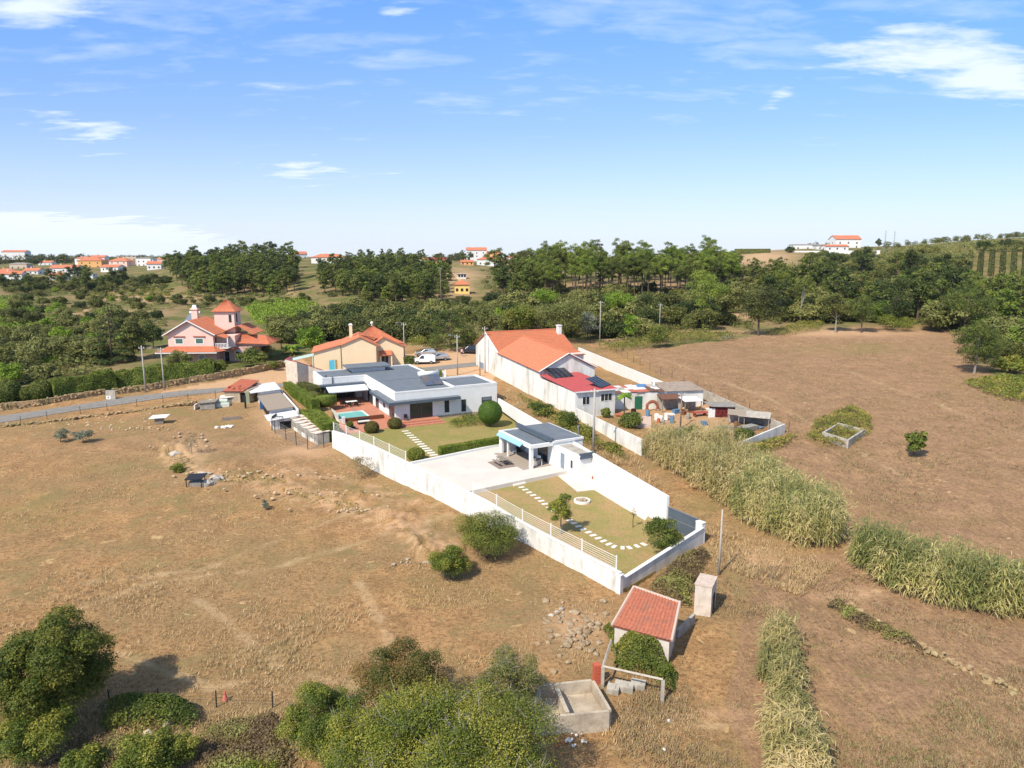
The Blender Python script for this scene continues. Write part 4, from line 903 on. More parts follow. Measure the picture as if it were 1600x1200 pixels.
# ================================================================== neighbour's yard
x1_, x2_, x3_, z1_, z2_, z3_, NW_, NW2_, NW3_, NLN = NBV
def yard():
    # white wall on the far side, top line seen from (930,545) to (1045,600)
    A = atz(905, 545, 4.6); B = atz(1050, 603, 4.2); A.z = B.z = 0
    wall_strip('yard_wall', [A[:2], B[:2]], [4.9, 4.3], .25, m_white, 'long white wall on the far side of the neighbour yard facing the brown field', inward=-1, zlow=-2)
    # low lean-to building with green door, patched roof
    P = atz(960, 640, 2.0); Q = atz(1098, 634, 2.0); f = fr2(_flat(P), _flat(Q)); ln = (_flat(Q)-_flat(P)).length; g = 1.6
    r = empty('yard_shed', (P.x, P.y, g), f.a, 'long low whitewashed outbuilding with patched tin roof and a green door', 'outbuilding')
    w = MB(); w.box(0,0,-.6,ln,.25,2.9); w.box(0,.25,-.6,.2,5.5,2.6); w.box(ln-.2,.25,-.6,ln,5.5,2.6); w.box(.2,5.3,-.6,ln-.2,5.5,2.6); w.build('wall', m_wall_old, r)
    rr = random.Random(4)
    cols = [m_corrug, m_concrete, m_plastic, m_rust, m_corrug, m_concrete, m_tile_old]
    for i in range(int(ln*.55/1.1)):
        for j in range(3):
            x = i*1.1+rr.uniform(-.1,.1); y = -.2+j*1.7+rr.uniform(-.1,.1); z = 2.95+.03*i%.06+.04*((i+j)%3)+.02*j
            m = MB(); m.slab([(x,y,z),(x+1.25,y,z+.03),(x+1.25,y+1.9,z+.06),(x,y+1.9,z+.03)], .03); m.build('roof_sheet', rr.choice(cols), r)
    m = MB(); m.slab([(ln*.56,-.3,3.0),(ln+.2,-.3,2.95),(ln+.2,5.6,3.25),(ln*.56,5.6,3.3)], .08); m.build('roof', mat('brown_fibre_roof', (.36,.29,.23), .9, (.24,.19,.15), 1.5, .3, 12), r)
    door(r, 'y', 3.2, 4.4, .0, 2.3, 0, m_green, -1)
    # things lying on the roof and in the yard
    q = f.w(5.5,3.4,0); m = MB(); m.box(-.7,-.4,0,.7,.4,.35); o = m.build('blue_crate', mat('blue_plastic',(.10,.22,.42),.5), loc=(q.x,q.y,g+3.1)); tag(o,'blue box lying on the patched tin roof','crate')
    q = f.w(7.5,3.2,0); m = MB(); m.box(-.1,-.1,0,.1,.1,1.1); o = m.build('white_post', m_white, loc=(q.x,q.y,g+3.2)); tag(o,'short white vent post standing on the brown shed roof','vent')
    # boundary walls of the yard: far corner
    C0 = atz(1098, 606, 3.9); C1 = atz(1225, 662, 2.9); C2 = atz(1150, 693, 2.4)
    wall_strip('yard_wall', [C0[:2], C1[:2]], [3.7, 2.9], .2, m_concrete, 'long bare concrete wall along the brown field behind the neighbour yard', inward=-1, zlow=-1.5)
    wall_strip('yard_wall', [C1[:2], C2[:2]], [2.9, 2.4], .2, m_wall_old, 'short stained wall with drain holes at the far corner of the yard', inward=1, zlow=-1.5)
    # little hut with red blanket and white panel
    p = atz(1118, 652, 2.0); r = empty('yard_hut', (p.x,p.y,1.6), f.a, 'small black and red checked shack with grey roof in the yard', 'shack')
    m = MB(); m.box(0,0,0,3.0,2.0,1.8); m.build('wall', mat('red_black_cloth',(.22,.03,.03),.9,(.03,.01,.01),5,lo=.47,hi=.53), r); m = MB(); m.slab([(-.9,-.3,2.1),(3.2,-.3,1.85),(3.2,2.3,2.0),(-.9,2.3,2.3)],.06); m.build('roof', m_concrete_dark, r)
    m = MB(); m.box(-1.1,0,0,-.1,.1,1.7); m.build('white_panel', m_plastic, r)
    p = atz(1093, 650, 2.0); r = empty('yard_table', (p.x,p.y,1.6), f.a, 'red topped rustic table standing beside the checked shack', 'table')
    m = MB(); m.box(-1.0,-.5,.9,1.0,.5,1.0); m.build('tabletop', mat('red_table',(.38,.07,.06),.7), r)
    for x in (-.85,.75): m = MB(); m.box(x,-.4,0,x+.12,.4,.9); m.build('leg', m_wood, r)
    # round flowering red arch, and pots
    p = atz(1019, 641, 2.0); r = empty('flowering_arch', (p.x,p.y,1.55), f.a, 'round flowering red arch standing right of the green door', 'arch')
    m = MB(); R0 = random.Random(3)
    for k in range(17):
        a = -.5+math.pi*1.3*k/16; m.sphere((.85*math.cos(a),0,.95+.85*math.sin(a)), .25, 6, 4, (1,.7,1), .25)
    m.build('arch_ring', mat('red_arch_flowers',(.40,.10,.06),.8,(.14,.09,.04),6), r); m = MB(); m.box(-1.05,-.25,-.1,-.65,.25,.6); m.box(.65,-.25,-.1,1.05,.25,.6); m.build('base', m_stone, r)
    labs = ['white bucket','pale sack','white sack','grey drum','red gas bottle','white pot','orange bucket','pale tub','dark drum']
    for i, (a, b, w_, h_, mm, nm, lb) in enumerate([(1026,655,.35,.8,m_plastic,'plastic_drum','white drum left of the group of yard containers'),(1032,657,.35,.7,m_slab,'plastic_drum','pale drum in the middle of the yard containers'),(1041,655,.3,.9,m_plastic,'plastic_drum','tall white drum at the right of the yard containers'),(1029,660,.25,.6,mat('red_plastic',(.5,.05,.04),.5),'gas_bottle','red gas bottle in front of the white drums'),(1036,662,.22,.5,m_metal,'bucket','grey metal bucket in front of the yard drums'),(1064,672,.6,.25,m_metal,'wash_tub','round grey tub on the ground of the neighbour yard')]):
        p = G(a, b); m = MB(); m.tube([(0,0,-.1),(0,0,h_*.85),(0,0,h_)], [w_,w_,w_*.7], 12); o = m.build(nm, mm, loc=p); tag(o, lb, nm.replace('_',' '))
    m = MB(); m.box(-3,-1.6,-.5,3,1.6,.06); q = atz(1000,655,2.0); o = m.build('concrete_slab', mat('pinkish_slab',(.55,.40,.33),.9), loc=(q.x,q.y,1.75), rz=f.a+1.2); tag(o,'pinkish concrete pad sloping away from the green door','slab')
    for i,(a,b,c,d) in enumerate([(968,650,.5,.5),(985,655,.7,.4),(1078,640,1.6,1.4)]):
        p = G(a,b); m = MB()
        for k in range(14): m.rock((random.uniform(-c,c),random.uniform(-c*.5,c*.5),.1+random.random()*d*.4),.28,k+i*20)
        o = m.build('rubble_heap', m_tile_old if i < 2 else mat('ochre_stone',(.55,.36,.15),.9,(.40,.24,.10),3), loc=p); tag(o, ['heap of broken roof tiles below the kitchen window','heap of broken orange tiles beside the concrete pad','ochre heap of stones under the stained shed wall'][i], 'heap')
    p = G(935,646); m = MB()
    for (a,b,w_,d_,h_,rz_,lb,rm) in [(1046,640,3.4,2.2,1.9,.0,'rusty roofed lean-to against the stained shed wall right of the arch',m_rust),(1078,642,3.0,2.0,1.7,.1,'pale roofed lean-to in the middle of the yard shed wall',m_corrug),(1178,664,4.2,2.6,1.4,-.6,'low grey roofed pen in the far corner of the yard',m_concrete),(1150,662,2.4,2.0,1.5,-.5,'small brown roofed pen beside the long bare wall',m_wattle)]:
        p_ = G(a,b); r = empty('lean_to', p_, f.a+rz_, lb, 'lean-to'); m = MB(); m.slab([(-w_/2,-d_/2,h_),(w_/2,-d_/2,h_-.05),(w_/2,d_/2,h_+.3),(-w_/2,d_/2,h_+.35)],.05); m.build('roof', rm, r)
        for x in (-w_/2+.1,w_/2-.2): m = MB(); m.box(x,-d_/2+.1,-.2,x+.1,-d_/2+.2,h_-.05); m.build('post', m_greywood, r)
        m = MB(); m.box(-w_/2+.05,d_/2-.15,-.2,w_/2-.05,d_/2-.05,h_+.2); m.build('back_wall', m_concrete, r)
    # everyday clutter of the yard
    R1 = random.Random(44)
    for i,(a,b,kd,lb) in enumerate([(1048,648,'pallet','weathered pallet leaning by the arch'),(1056,645,'crate','brown crate under the stained shed wall'),(1068,648,'crate','pale crate right of the brown crate by the shed wall'),(1075,655,'barrel','rusty barrel in the middle of the yard'),(1084,645,'pallet','grey pallet against the right part of the shed wall'),(1050,660,'barrel','blue barrel at the yard edge'),(1100,664,'crate','dark crate in front of the red topped table'),(1012,650,'barrel','small rusty barrel just right of the concrete pad'),(990,644,'crate','pale crate left of the green door'),(1130,668,'pallet','brown pallet in front of the checked shack'),(1142,672,'crate','rusty crate near the long bare wall'),(1150,668,'barrel','grey barrel near the long bare wall'),(1185,668,'pallet','grey pallet in the far corner of the yard'),(1200,664,'crate','white crate in the far corner of the yard'),(1108,640,'pallet','brown boards behind the checked shack'),(925,640,'crate','pale crate below the kitchen windows'),(950,648,'barrel','dark barrel beside the banana plant')]):
        p_ = G(a,b); m = MB(); mm = [m_greywood,m_wood,m_rust,m_slab,m_concrete_dark,mat('faded_blue',(.10,.20,.34),.6)][R1.randint(0,5)]
        if kd == 'pallet':
            for k in range(5): m.box(-.6,-.5+k*.22,.1,.6,-.36+k*.22,.16)
            for x in (-.55,0,.5): m.box(x,-.5,0,x+.08,.5,.1)
        elif kd == 'crate': w_ = R1.uniform(.25,.5); m.box(-w_,-.3,-.1,w_,.3,.45); m.box(-w_-.03,-.33,.45,w_+.03,.33,.52)
        else: m.tube([(0,0,-.1),(0,0,.4),(0,0,.42),(0,0,.85)],[.28,.3,.32,.28],12)
        o = m.build(kd, mm, loc=p_, rz=R1.uniform(0,3)); tag(o, lb, kd)
    # low stone enclosure at the far end
    p = G(1168,672); m = MB(); m.box(-1.5,-.6,0,1.5,.6,.6); o = m.build('feed_trough', m_concrete_dark, loc=p, rz=f.a+.4); tag(o,'dark concrete trough inside the far corner of the yard','trough')
yard()
# ================================================================== generic small house for the distance
def gable_house(name, o, rz, w, d, h, roof_h, wallm, roofm, label, cat='house', hip=False, wins=3, storeys=1, chim=True, ov=.4, far=True):
    r = empty(name, o, rz, label, cat)
    m = MB()
    if hip: m.box(0,0,-3,w,d,h)
    else: m.add([(0,0,-3),(w,0,-3),(w,d,-3),(0,d,-3),(0,0,h),(w,0,h),(w,d,h),(0,d,h),(0,d/2,h+roof_h),(w,d/2,h+roof_h)], [(3,2,1,0),(0,1,5,4),(1,2,6,9,5),(2,3,7,6),(3,0,4,8,7),(4,5,9,8),(8,9,6,7)])
    m.build('wall', wallm, r)
    t = MB(); T = (lambda a,b,c,e: t.slab([a,b,e,c], .15)) if far else (lambda a,b,c,e: tiles(t,a,b,c,e,.28,.5))
    if hip:
        k = min(w,d)/2; R0 = (k if w>=d else w/2, d/2 if w>=d else k, h+roof_h); R1 = (w-k if w>=d else w/2, d/2 if w>=d else d-k, h+roof_h)
        c = [(-ov,-ov,h-.05),(w+ov,-ov,h-.05),(w+ov,d+ov,h-.05),(-ov,d+ov,h-.05)]
        if w >= d: T(R0,R1,c[0],c[1]); T(R1,R1,c[1],c[2]); T(R1,R0,c[2],c[3]); T(R0,R0,c[3],c[0])
        else: T(R0,R0,c[0],c[1]); T(R0,R1,c[1],c[2]); T(R1,R1,c[2],c[3]); T(R1,R0,c[3],c[0])
    else:
        T((-ov,d/2,h+roof_h+.08),(w+ov,d/2,h+roof_h+.08),(-ov,-ov,h-.1),(w+ov,-ov,h-.1)); T((-ov,d/2,h+roof_h+.08),(w+ov,d/2,h+roof_h+.08),(-ov,d+ov,h-.1),(w+ov,d+ov,h-.1))
    ro = t.build('roof', roofm, r)
    if chim: m = MB(); m.box(w*.3,d*.45,h,w*.3+.6,d*.45+.6,h+roof_h+.9); m.build('chimney', wallm, ro)
    for s in range(storeys):
        for i in range(wins):
            xx = w*(i+.5)/wins; zz = .9+s*2.9
            mm = MB(); mm.box(xx-.5,-.03,zz,xx+.5,.02,zz+1.2); mm.build('window', m_glass, r)
        mm = MB(); mm.box(w-.02,d*.3,.9+s*2.9,w+.03,d*.3+1,2.1+s*2.9); mm.build('window', m_glass, r); mm = MB(); mm.box(-.03,d*.4,.9+s*2.9,.02,d*.4+1,2.1+s*2.9); mm.build('window', m_glass, r)
    return r
# ================================================================== pink house
def pink_house():
    f = Frame(atz(266,570,4.2), math.radians(3)); f.o.z = 4.2; r = empty('pink_house', f.o, f.a, 'large pink two storey house with a hipped corner tower and orange tiled roofs', 'house'); r.scale = (.88,.88,.94)
    w = MB(); W0, D0 = 9.6, 11.0; H2 = 6.3; Hr = 2.6
    w.add([(0,0,2.8),(W0,0,2.8),(W0,D0,2.8),(0,D0,2.8),(0,0,H2),(W0,0,H2),(W0,D0,H2),(0,D0,H2),(W0/2-.2,0,H2+Hr),(W0/2-.2,D0,H2+Hr)],[(3,2,1,0),(0,1,5,8,4),(1,2,6,5),(2,3,7,9,6),(3,0,4,7),(4,8,9,7),(8,5,6,9)])
    w.build('upper_wall', m_pink, r)
    w = MB(); w.box(.6,.3,-1,W0+.3,D0,2.799); w.box(W0+.3,3.5,-1,W0+7,13,3.2); w.build('lower_wall', m_pink_dark, r)
    w = MB(); w.box(9.61,3,3.2,13.2,12,5.6); w.box(12.5,4.5,3.2,W0+10.0,13,3.9); w.build('wing_wall', m_pink, r)
    T = MB(); rx = W0/2-.2
    tiles(T,(rx,-.6,H2+Hr+.1),(rx,D0,H2+Hr+.1),(W0+.6,-.6,H2-.25),(W0+.6,D0,H2-.25),.28,.5); tiles(T,(rx,-.6,H2+Hr+.1),(rx,D0,H2+Hr+.1),(-.9,-.6,H2-.35),(-.9,D0,H2-.35),.28,.5)
    T.build('roof', m_tile, r)
    v = MB(); v.tube([(-.9,-.62,H2-.33),(rx,-.62,H2+Hr+.08),(W0+.6,-.62,H2-.25)],.13,5); v.build('verge', m_white, r)
    T = MB(); tiles(T,(-.2,-.02,3.75),(W0,-.02,3.75),(-1.9,-2.0,2.75),(W0+1.2,-2.0,2.75),.28,.5); tiles(T,(W0+.02,0,3.75),(W0+.02,6,3.75),(W0+1.2,-2.0,2.75),(W0+5.6,6,2.95),.28,.5); tiles(T,(-.02,D0,3.75),(-.02,0,3.75),(-1.9,D0,2.75),(-1.9,-2.0,2.75),.28,.5); T.build('skirt_roof', m_tile, r)
    v = MB(); v.box(-1.95,-2.12,2.55,W0+1.3,-2.0,2.74); v.box(-2.05,-2.12,2.55,-1.95,D0,2.74); v.build('fascia', m_white, r)
    # tower
    tx, ty, ts = 7.6, 7.0, 4.4; t = MB(); t.box(tx,ty,H2-.5,tx+ts,ty+ts,10.3); tw = t.build('tower', m_pink, r)
    T = MB(); a = (tx+ts/2,ty+ts/2,12.7); c = [(tx-.5,ty-.5,10.25),(tx+ts+.5,ty-.5,10.25),(tx+ts+.5,ty+ts+.5,10.25),(tx-.5,ty+ts+.5,10.25)]
    for i in range(4): tiles(T,a,a,c[i],c[(i+1)%4],.3,.5)
    T.build('tower_roof', m_tile, tw); T = MB(); T.tube([(a[0],a[1],12.6),(a[0],a[1],13.4)],.07,6); T.build('finial', m_ridge, tw)
    T = MB(); T.box(tx+ts-.02,ty+1.2,7.9,tx+ts+.04,ty+2.1,9.8); T.build('window', m_glass, tw); T = MB(); T.box(tx+ts-1.2,ty-.04,8.0,tx+ts-.6,ty+.02,9.6); T.build('window', m_glass, tw)
    # right wings' roofs
    T = MB(); tiles(T,(13.0,6,7.4),(13.0,13,7.4),(16.6,5,5.6),(16.6,13.5,5.6),.28,.5); tiles(T,(13.0,6,7.4),(13.0,13,7.4),(10,5.4,6.2),(10,13.5,6.2),.28,.5); T.build('roof', m_tile, r)
    T = MB(); tiles(T,(13,7.5,5.4),(18.5,7.5,5.2),(11.5,3.2,4.0),(20.5,3.6,3.6),.28,.5); tiles(T,(18.5,7.5,5.2),(18.5,7.5,5.2),(20.5,3.6,3.6),(20.6,13,3.6),.28,.5); T.build('roof', m_tile, r)
    T = MB(); tiles(T,(W0+.02,.2,6.1),(W0+.02,4,6.1),(W0+2.6,.2,5.4),(W0+2.6,4,5.4),.28,.5); T.build('balcony_roof', m_tile, r)
    T = MB(); T.box(W0+.01,.3,3.2,W0+3,3.4,3.35); 
    for k in range(9): T.box(W0+.3+k*.32,.32,3.35,W0+.42+k*.32,.42,4.2)
    T.box(W0+.05,.3,4.2,W0+3,.45,4.3); T.box(W0+2.8,.3,3.35,W0+3,.5,5.45); T.build('balcony', m_white, r)
    T = MB(); T.box(1.6,9.5,H2+1,2.9,10.5,H2+Hr+1.6); T.box(1.4,9.3,H2+Hr+1.6,3.1,10.7,H2+Hr+1.9); c_ = T.build('chimney', m_pink, r)
    T = MB(); T.box(1.7,9.6,H2+Hr+1.9,2.8,10.4,H2+Hr+2.6, top=.2); T.build('chimney_cap', m_white, c_)
    for x in (1.6,5.9):
        g = mat('shutter_green',(.07,.14,.12),.6); window(r,'y',x,x+1.5,4.35,5.3,0,.2,frame=m_white,glass=g,flip=-1); T = MB(); T.box(x-.5,-.28,5.75,x+2.0,-.01,5.9); T.build('window_hood', m_tile, r)
    for x in (2.2,6.2): window(r,'y',x,x+1.1,.9,1.9,.3,.16,frame=m_white,glass=m_metal,flip=-1)
    door(r,'x',.9,1.9,3.35,5.4,W0,m_glass,1); window(r,'y',W0+1.0,W0+2.0,.2,2.2,3.5,.1,flip=-1); window(r,'y',W0+3.4,W0+4.4,.6,2.2,3.5,.16,flip=-1)
    window(r,'x',5.2,6.0,1.0,2.6,W0+7,.14,flip=1); window(r,'y',14.6,15.2,4.0,5.1,3,.1,flip=-1) if False else None
    window(r,'x',6,6.8,3.6,4.8,13.2,.1,flip=1)
    # porch arch on the far left
    T = MB(); T.box(-1.6,4,2.8,-1.35,4.25,6); T.box(-1.6,7,2.8,-1.35,7.25,6); T.build('porch_post', m_white, r)
    q = f.w(2.4,9.6,8.0); s = empty('solar_water_heater', q, f.a, 'solar panel tilted on the back roof of the pink house', 'solar heater')
    m = MB(); m.slab([(-3.2,-1.4,-1.2),(-1.2,-1.4,-1.2),(-.4,1.0,.9),(-2.2,1.0,.9)],.1); m.build('panel', mat('collector_pale',(.16,.19,.24),.3), s); m = MB(); m.tube([(-2.3,1.3,1.1),(-.2,1.3,1.1)],.28,10); m.build('tank', m_plastic, s)
pink_house()
# ================================================================== yellow house
def yellow_house():
    P = atz(492,577,3.7); P.z = 0; Q = vplane(590,571,P,P+Vector((math.cos(.23),math.sin(.23),0))); Q.z = 0; f = fr2(P, Q); ln = (Q-P).length
    f.o.z = 3.6; print('yellow', ln, math.degrees(f.a))
    V = lambda px, py: f.l(vplane(px, py, P, Q))
    a = V(490,550.6); b = V(533,539.5); c = V(562,527.5); d = V(589,540)
    r = empty('yellow_house', f.o, f.a, 'cream yellow single storey house with orange roof between the pink and white houses', 'house')
    w = MB(); D = 9.0
    xs = [a.x, b.x, c.x, d.x]; zs = [a.z, b.z, c.z, d.z]
    n = 4; v = [(xs[i],0,-1.5) for i in range(n)]+[(xs[i],0,zs[i]) for i in range(n)]+[(xs[i],D,-1.5) for i in range(n)]+[(xs[i],D,zs[i]) for i in range(n)]
    fs = []
    for i in range(3): fs += [(i,i+1,4+i+1,4+i),(8+i+1,8+i,12+i,12+i+1),(4+i,4+i+1,12+i+1,12+i),(i+1,i,8+i,8+i+1)]
    fs += [(0,4,12,8),(3,11,15,7)]
    w.add(v, fs)
    # right gable, set back
    x0, x1 = d.x+.02, d.x+5.2; y0 = 2.6; h1 = d.z-.1; w.add([(x0,y0,-1.5),(x1,y0,-1.5),(x1,D,-1.5),(x0,D,-1.5),(x0,y0,h1+.6),(x1,y0,h1-.5),(x1,D,h1-.5),(x0,D,h1+.6),(x0+1.3,y0,h1+1.3),(x0+1.3,D,h1+1.3)],[(3,2,1,0),(0,1,5,8,4),(1,2,6,5),(2,3,7,9,6),(3,0,4,7),(4,8,9,7),(8,5,6,9)])
    w.build('wall', m_yellow, r)
    T = MB(); tiles(T,(c.x,-.3,c.z+.12),(c.x,D,c.z+.12),(d.x+.5,-.3,d.z-.1),(d.x+.5,D,d.z-.1),.28,.5); tiles(T,(c.x,-.3,c.z+.12),(c.x,D,c.z+.12),(b.x-.2,-.3,b.z+.0),(b.x-.2,D,b.z+.0),.28,.5)
    tiles(T,(b.x-.1,-.3,b.z+.12),(b.x-.1,D,b.z+.12),(a.x-.4,-.3,a.z-.05),(a.x-.4,D,a.z-.05),.28,.5)
    T.build('roof', m_tile, r)
    T = MB(); tiles(T,(x0+1.3,y0-.4,h1+1.45),(x0+1.3,D+1,h1+1.45),(x1+.5,y0-.4,h1-.6),(x1+.5,D+1,h1-.6),.28,.5); tiles(T,(x0+1.3,y0-.4,h1+1.45),(x0+1.3,D,h1+1.45),(x0-.3,y0-.4,h1+.4),(x0-.3,D,h1+.4),.28,.5)
    ap = (d.x-.6, D*.75, c.z+1.6); tiles(T,ap,ap,(c.x,D*.4,c.z+.1),(x1+.3,D*.4,h1-.2),.28,.5); T.build('roof', m_tile, r)
    T = MB(); T.tube([(ap[0],ap[1],ap[2]-.1),(ap[0],ap[1],ap[2]+.3)],.15,8); T.sphere((ap[0],ap[1],ap[2]+.5),.32,10,6); T.build('finial', m_white, r)
    T = MB(); T.box(c.x-1.9,5,c.z-1,c.x-1.3,5.6,c.z+1.9); ch = T.build('chimney', m_yellow, r); T = MB(); T.box(c.x-2.0,4.9,c.z+1.9,c.x-1.2,5.7,c.z+2.2, top=.15); T.build('chimney_cap', m_white, ch)
    # porch in the corner
    T = MB(); tiles(T,(d.x+.5,y0,2.9),(d.x+2.9,y0,2.9),(d.x+.5,.6,2.2),(d.x+2.9,.6,2.2),.28,.5); T.build('porch_roof', m_tile, r)
    T = MB(); T.box(d.x+.55,.7,-1,d.x+.75,.9,2.2); T.box(d.x+2.6,.7,-1,d.x+2.85,.95,2.2); T.build('porch_post', m_yellow, r)
    window(r,'y',d.x+.9,d.x+2.2,.5,1.8,y0,.08,flip=-1,divs=2); door(r,'y',b.x-1.9,b.x-.9,-.4,1.8,0,mat('ochre_door',(.45,.27,.10),.7),-1)
    T = MB(); T.tube([(b.x-.1,-.06,-.3),(b.x-.1,-.06,b.z)],.06,5); T.tube([(d.x-.15,-.06,-.3),(d.x-.15,-.06,d.z-.2)],.06,5); T.build('downpipe', mat('brown_pipe',(.25,.16,.10),.6), r)
    T = MB(); T.slab([(a.x-5.6,2,1.4),(a.x-.1,1,2.6),(a.x-.1,4.5,2.6),(a.x-5.6,5,1.4)],.12); T.tube([(a.x-3.6,2,-1),(a.x-3.6,2,1.8)],.07,5); T.tube([(a.x-.3,1,-1),(a.x-.3,1,2.5)],.09,5); T.build('lean_to_roof', mat('green_white_sheet',(.45,.58,.55),.5), r)
    q = f.w(a.x+3.3,-1.6,0); s = empty('blue_door_panel', (q.x,q.y,ground(q.x,q.y)-.2), f.a, 'bright turquoise blue panel standing against the cream yellow wall', 'panel'); m = MB(); m.box(-.5,-.06,0,.5,.06,2.4); m.build('sheet', mat('turquoise_paint',(.10,.50,.65),.5), s); m = MB(); m.box(-.55,-.1,0,-.5,.1,2.45); m.box(.5,-.1,0,.55,.1,2.45); m.build('frame', m_plastic, s)
yellow_house()
# pale stuccoed curved wall with red coping at the lane corner
def bend_wall():
    a = atz(448,598,3.0); b = atz(483,596,3.0); zt = vplane(446,561,a,b).z; zr = vplane(478,569,a,b).z
    pts = [(a.x-.3,a.y+4), (a.x,a.y), (a.x+2.2,a.y-.8), (b.x,b.y-.3), (b.x+3,b.y+.4)]
    r = wall_strip('roughcast_wall', pts, [zt-.2, zt-.1, zt-.4, zr-.2, zr-1.4], .3, mat('roughcast_cream',(.66,.56,.46),.95,(.50,.42,.34),2.5,.6,8), 'curved cream roughcast wall with red coping at the corner of the lane', cap=m_red, zlow=-1)
bend_wall()
# ------------------------------------------------------------------ small farm buildings left of the white house
def stone_shed():
    P = atz(352,630,1.7); Q = atz(375,630,1.7); f = Frame(P, math.radians(-8)); f.o.z = ground(P.x,P.y)-.1
    r = empty('stone_shed', f.o, f.a, 'tumbledown dry stone shed with a broken clay tile roof beside the lane', 'shed')
    m = MB(); m.box(0,0,-.4,2.6,.4,1.9); m.box(0,.4,-.4,.4,4.6,1.9); m.box(3.6,.0,-.4,4.2,4.6,2.2); m.box(.4,4.2,-.4,3.6,4.6,2.6); m.box(2.6,.1,1.75,3.6,.4,1.95); m.build('wall', m_stone, r)
    T = MB(); tiles(T,(.3,4.6,3.1),(3.4,4.9,2.9),(-.3,-.3,1.95),(3.2,-.2,2.0),.3,.5,.06); T.build('roof', m_tile_old, r)
    R = random.Random(9)
    T = MB()
    for k in range(26): T.rock((R.uniform(0,4),R.uniform(.0,4.4),2.15+R.uniform(.1,.35)+.2*R.random()),R.uniform(.12,.28),k)
    T.build('loose_tiles', m_tile_old, r)
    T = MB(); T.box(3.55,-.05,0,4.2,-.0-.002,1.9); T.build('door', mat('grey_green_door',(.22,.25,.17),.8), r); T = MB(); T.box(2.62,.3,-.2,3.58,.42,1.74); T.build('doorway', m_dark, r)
stone_shed()
def junk():
    R = random.Random(2)
    p = G(343,635); m = MB(); m.box(-1.6,-.8,0,1.6,.8,.5); m.box(-1.7,-.5,.5,1.5,.7,.62); m.tube([(-1.5,0,.8),(1.2,.2,.8)],.35,8); o = m.build('tarpaulin_heap', mat('pale_green_sheet',(.42,.50,.42),.8,(.55,.55,.50),2), loc=p, rz=.2); tag(o,'heap under a pale green sheet in front of the stone shed','heap')
    def kennel(px,py,w,d,h,rz,lab,top):
        p = G(px,py); r = empty('animal_hutch', p, rz, lab, 'hutch')
        m = MB(); m.box(-w/2,-d/2,-.1,w/2,d/2,h); m.build('body', m_concrete_dark, r); m = MB(); m.slab([(-w/2-.3,-d/2-.2,h+.05),(w/2+.2,-d/2-.2,h+.25),(w/2+.2,d/2+.2,h+.35),(-w/2-.3,d/2+.2,h+.15)],.1); m.build('roof', top, r)
        m = MB(); m.box(-w/2-.9,-d/2,-.1,-w/2-.75,d/2,h*.7); m.build('side_board', m_slab, r); return r
    kennel(327,637,2.2,1.6,.9,.1,'low hutch with slatted roof left of the stone shed',m_greywood)
    kennel(358,628,2.0,1.4,.8,.3,'low hutch with a whitish sheet roof touching the stone shed',m_slab)
    p = G(250,662); r = empty('raised_board', p, .25, 'white board raised on a short dark stand alone in the dry field', 'board'); m = MB(); m.slab([(-1.3,-.6,.95),(1.0,-.6,1.0),(1.3,.7,1.2),(-1.0,.7,1.15)],.06); m.build('board', m_plastic, r); m = MB(); m.box(-.6,-.3,0,.5,.3,.95); m.build('stand', m_greywood, r)
    for (px,py,rz,l,lab,mm) in [(362,656,.35,2.6,'grey timber trough lying in the dry grass',m_greywood),(350,668,.0,2.0,'pale scrap sheets and rags on the ground below the timber trough',m_slab)]:
        p = G(px,py); m = MB(); m.box(-l/2,-.35,0,l/2,-.2,.4); m.box(-l/2,.2,0,l/2,.35,.4); m.box(-l/2,-.2,0,l/2,.2,.1)
        if mm is m_slab:
            m = MB()
            for k in range(9): m.rock((R.uniform(-l/2,l/2),R.uniform(-.5,.5),.1),.35,k)
        o = m.build('timber_trough' if mm is m_greywood else 'scrap_heap', mm, loc=p, rz=rz); tag(o, lab, 'trough' if mm is m_greywood else 'heap')
    p = G(384,640); m = MB(); m.tube([(0,0,0),(0,0,2.2)],.14,7); o = m.build('wooden_stump', m_black, loc=p); tag(o,'dark charred stump beside the stone shed door','stump')
    # dark hutch and slabs in the field
    p = G(306,760); r = empty('field_shelter', p, .1, 'small black roofed shelter on posts half way down the dry field', 'shelter')
    m = MB(); m.slab([(-.9,-.7,1.0),(.9,-.7,1.05),(1.1,.8,1.25),(-.8,.8,1.2)],.06); m.build('roof', m_black, r)
    for x in (-.8,.75):
        for y in (-.6,.6): m = MB(); m.box(x,y,-.1,x+.08,y+.08,1.1); m.build('post', m_black, r)
    m = MB(); m.box(-.6,-.4,-.1,.7,.5,.6); m.build('bin', m_concrete_dark, r)
    for (px,py,s,lab) in [(318,744,.9,'grey slab leaning behind the black roofed shelter'),(336,752,1.0,'grey weathered slab right of the black roofed shelter'),(324,759,.8,'low grey slab touching the shelter posts'),(275,712,.8,'flat pale rock beside the bare shrub')]:
        p = G(px,py); m = MB(); m.rock((0,0,.15),s,px); m.rock((.5,.3,.1),s*.6,py); o = m.build('stone_slab', m_concrete, loc=p); tag(o,lab,'rock')
    p = G(412,640); r = empty('blue_barrow', p, .4, 'blue box and small red cart by the corner of the white sheds', 'cart'); m = MB(); m.box(-.5,-.4,.0,.1,.3,1.4); m.build('box', mat('blue_box',(.04,.12,.32),.6), r)
    m = MB(); m.box(.3,-.9,.4,1.1,-.2,.7); m.build('tray', mat('cart_red',(.30,.08,.05),.7), r)
    for x in (.3,1.1): m = MB(); m.tube([(x-.05,-.55,.28),(x+.05,-.55,.28)],.28,10); m.build('wheel', m_tyre, r)
junk()
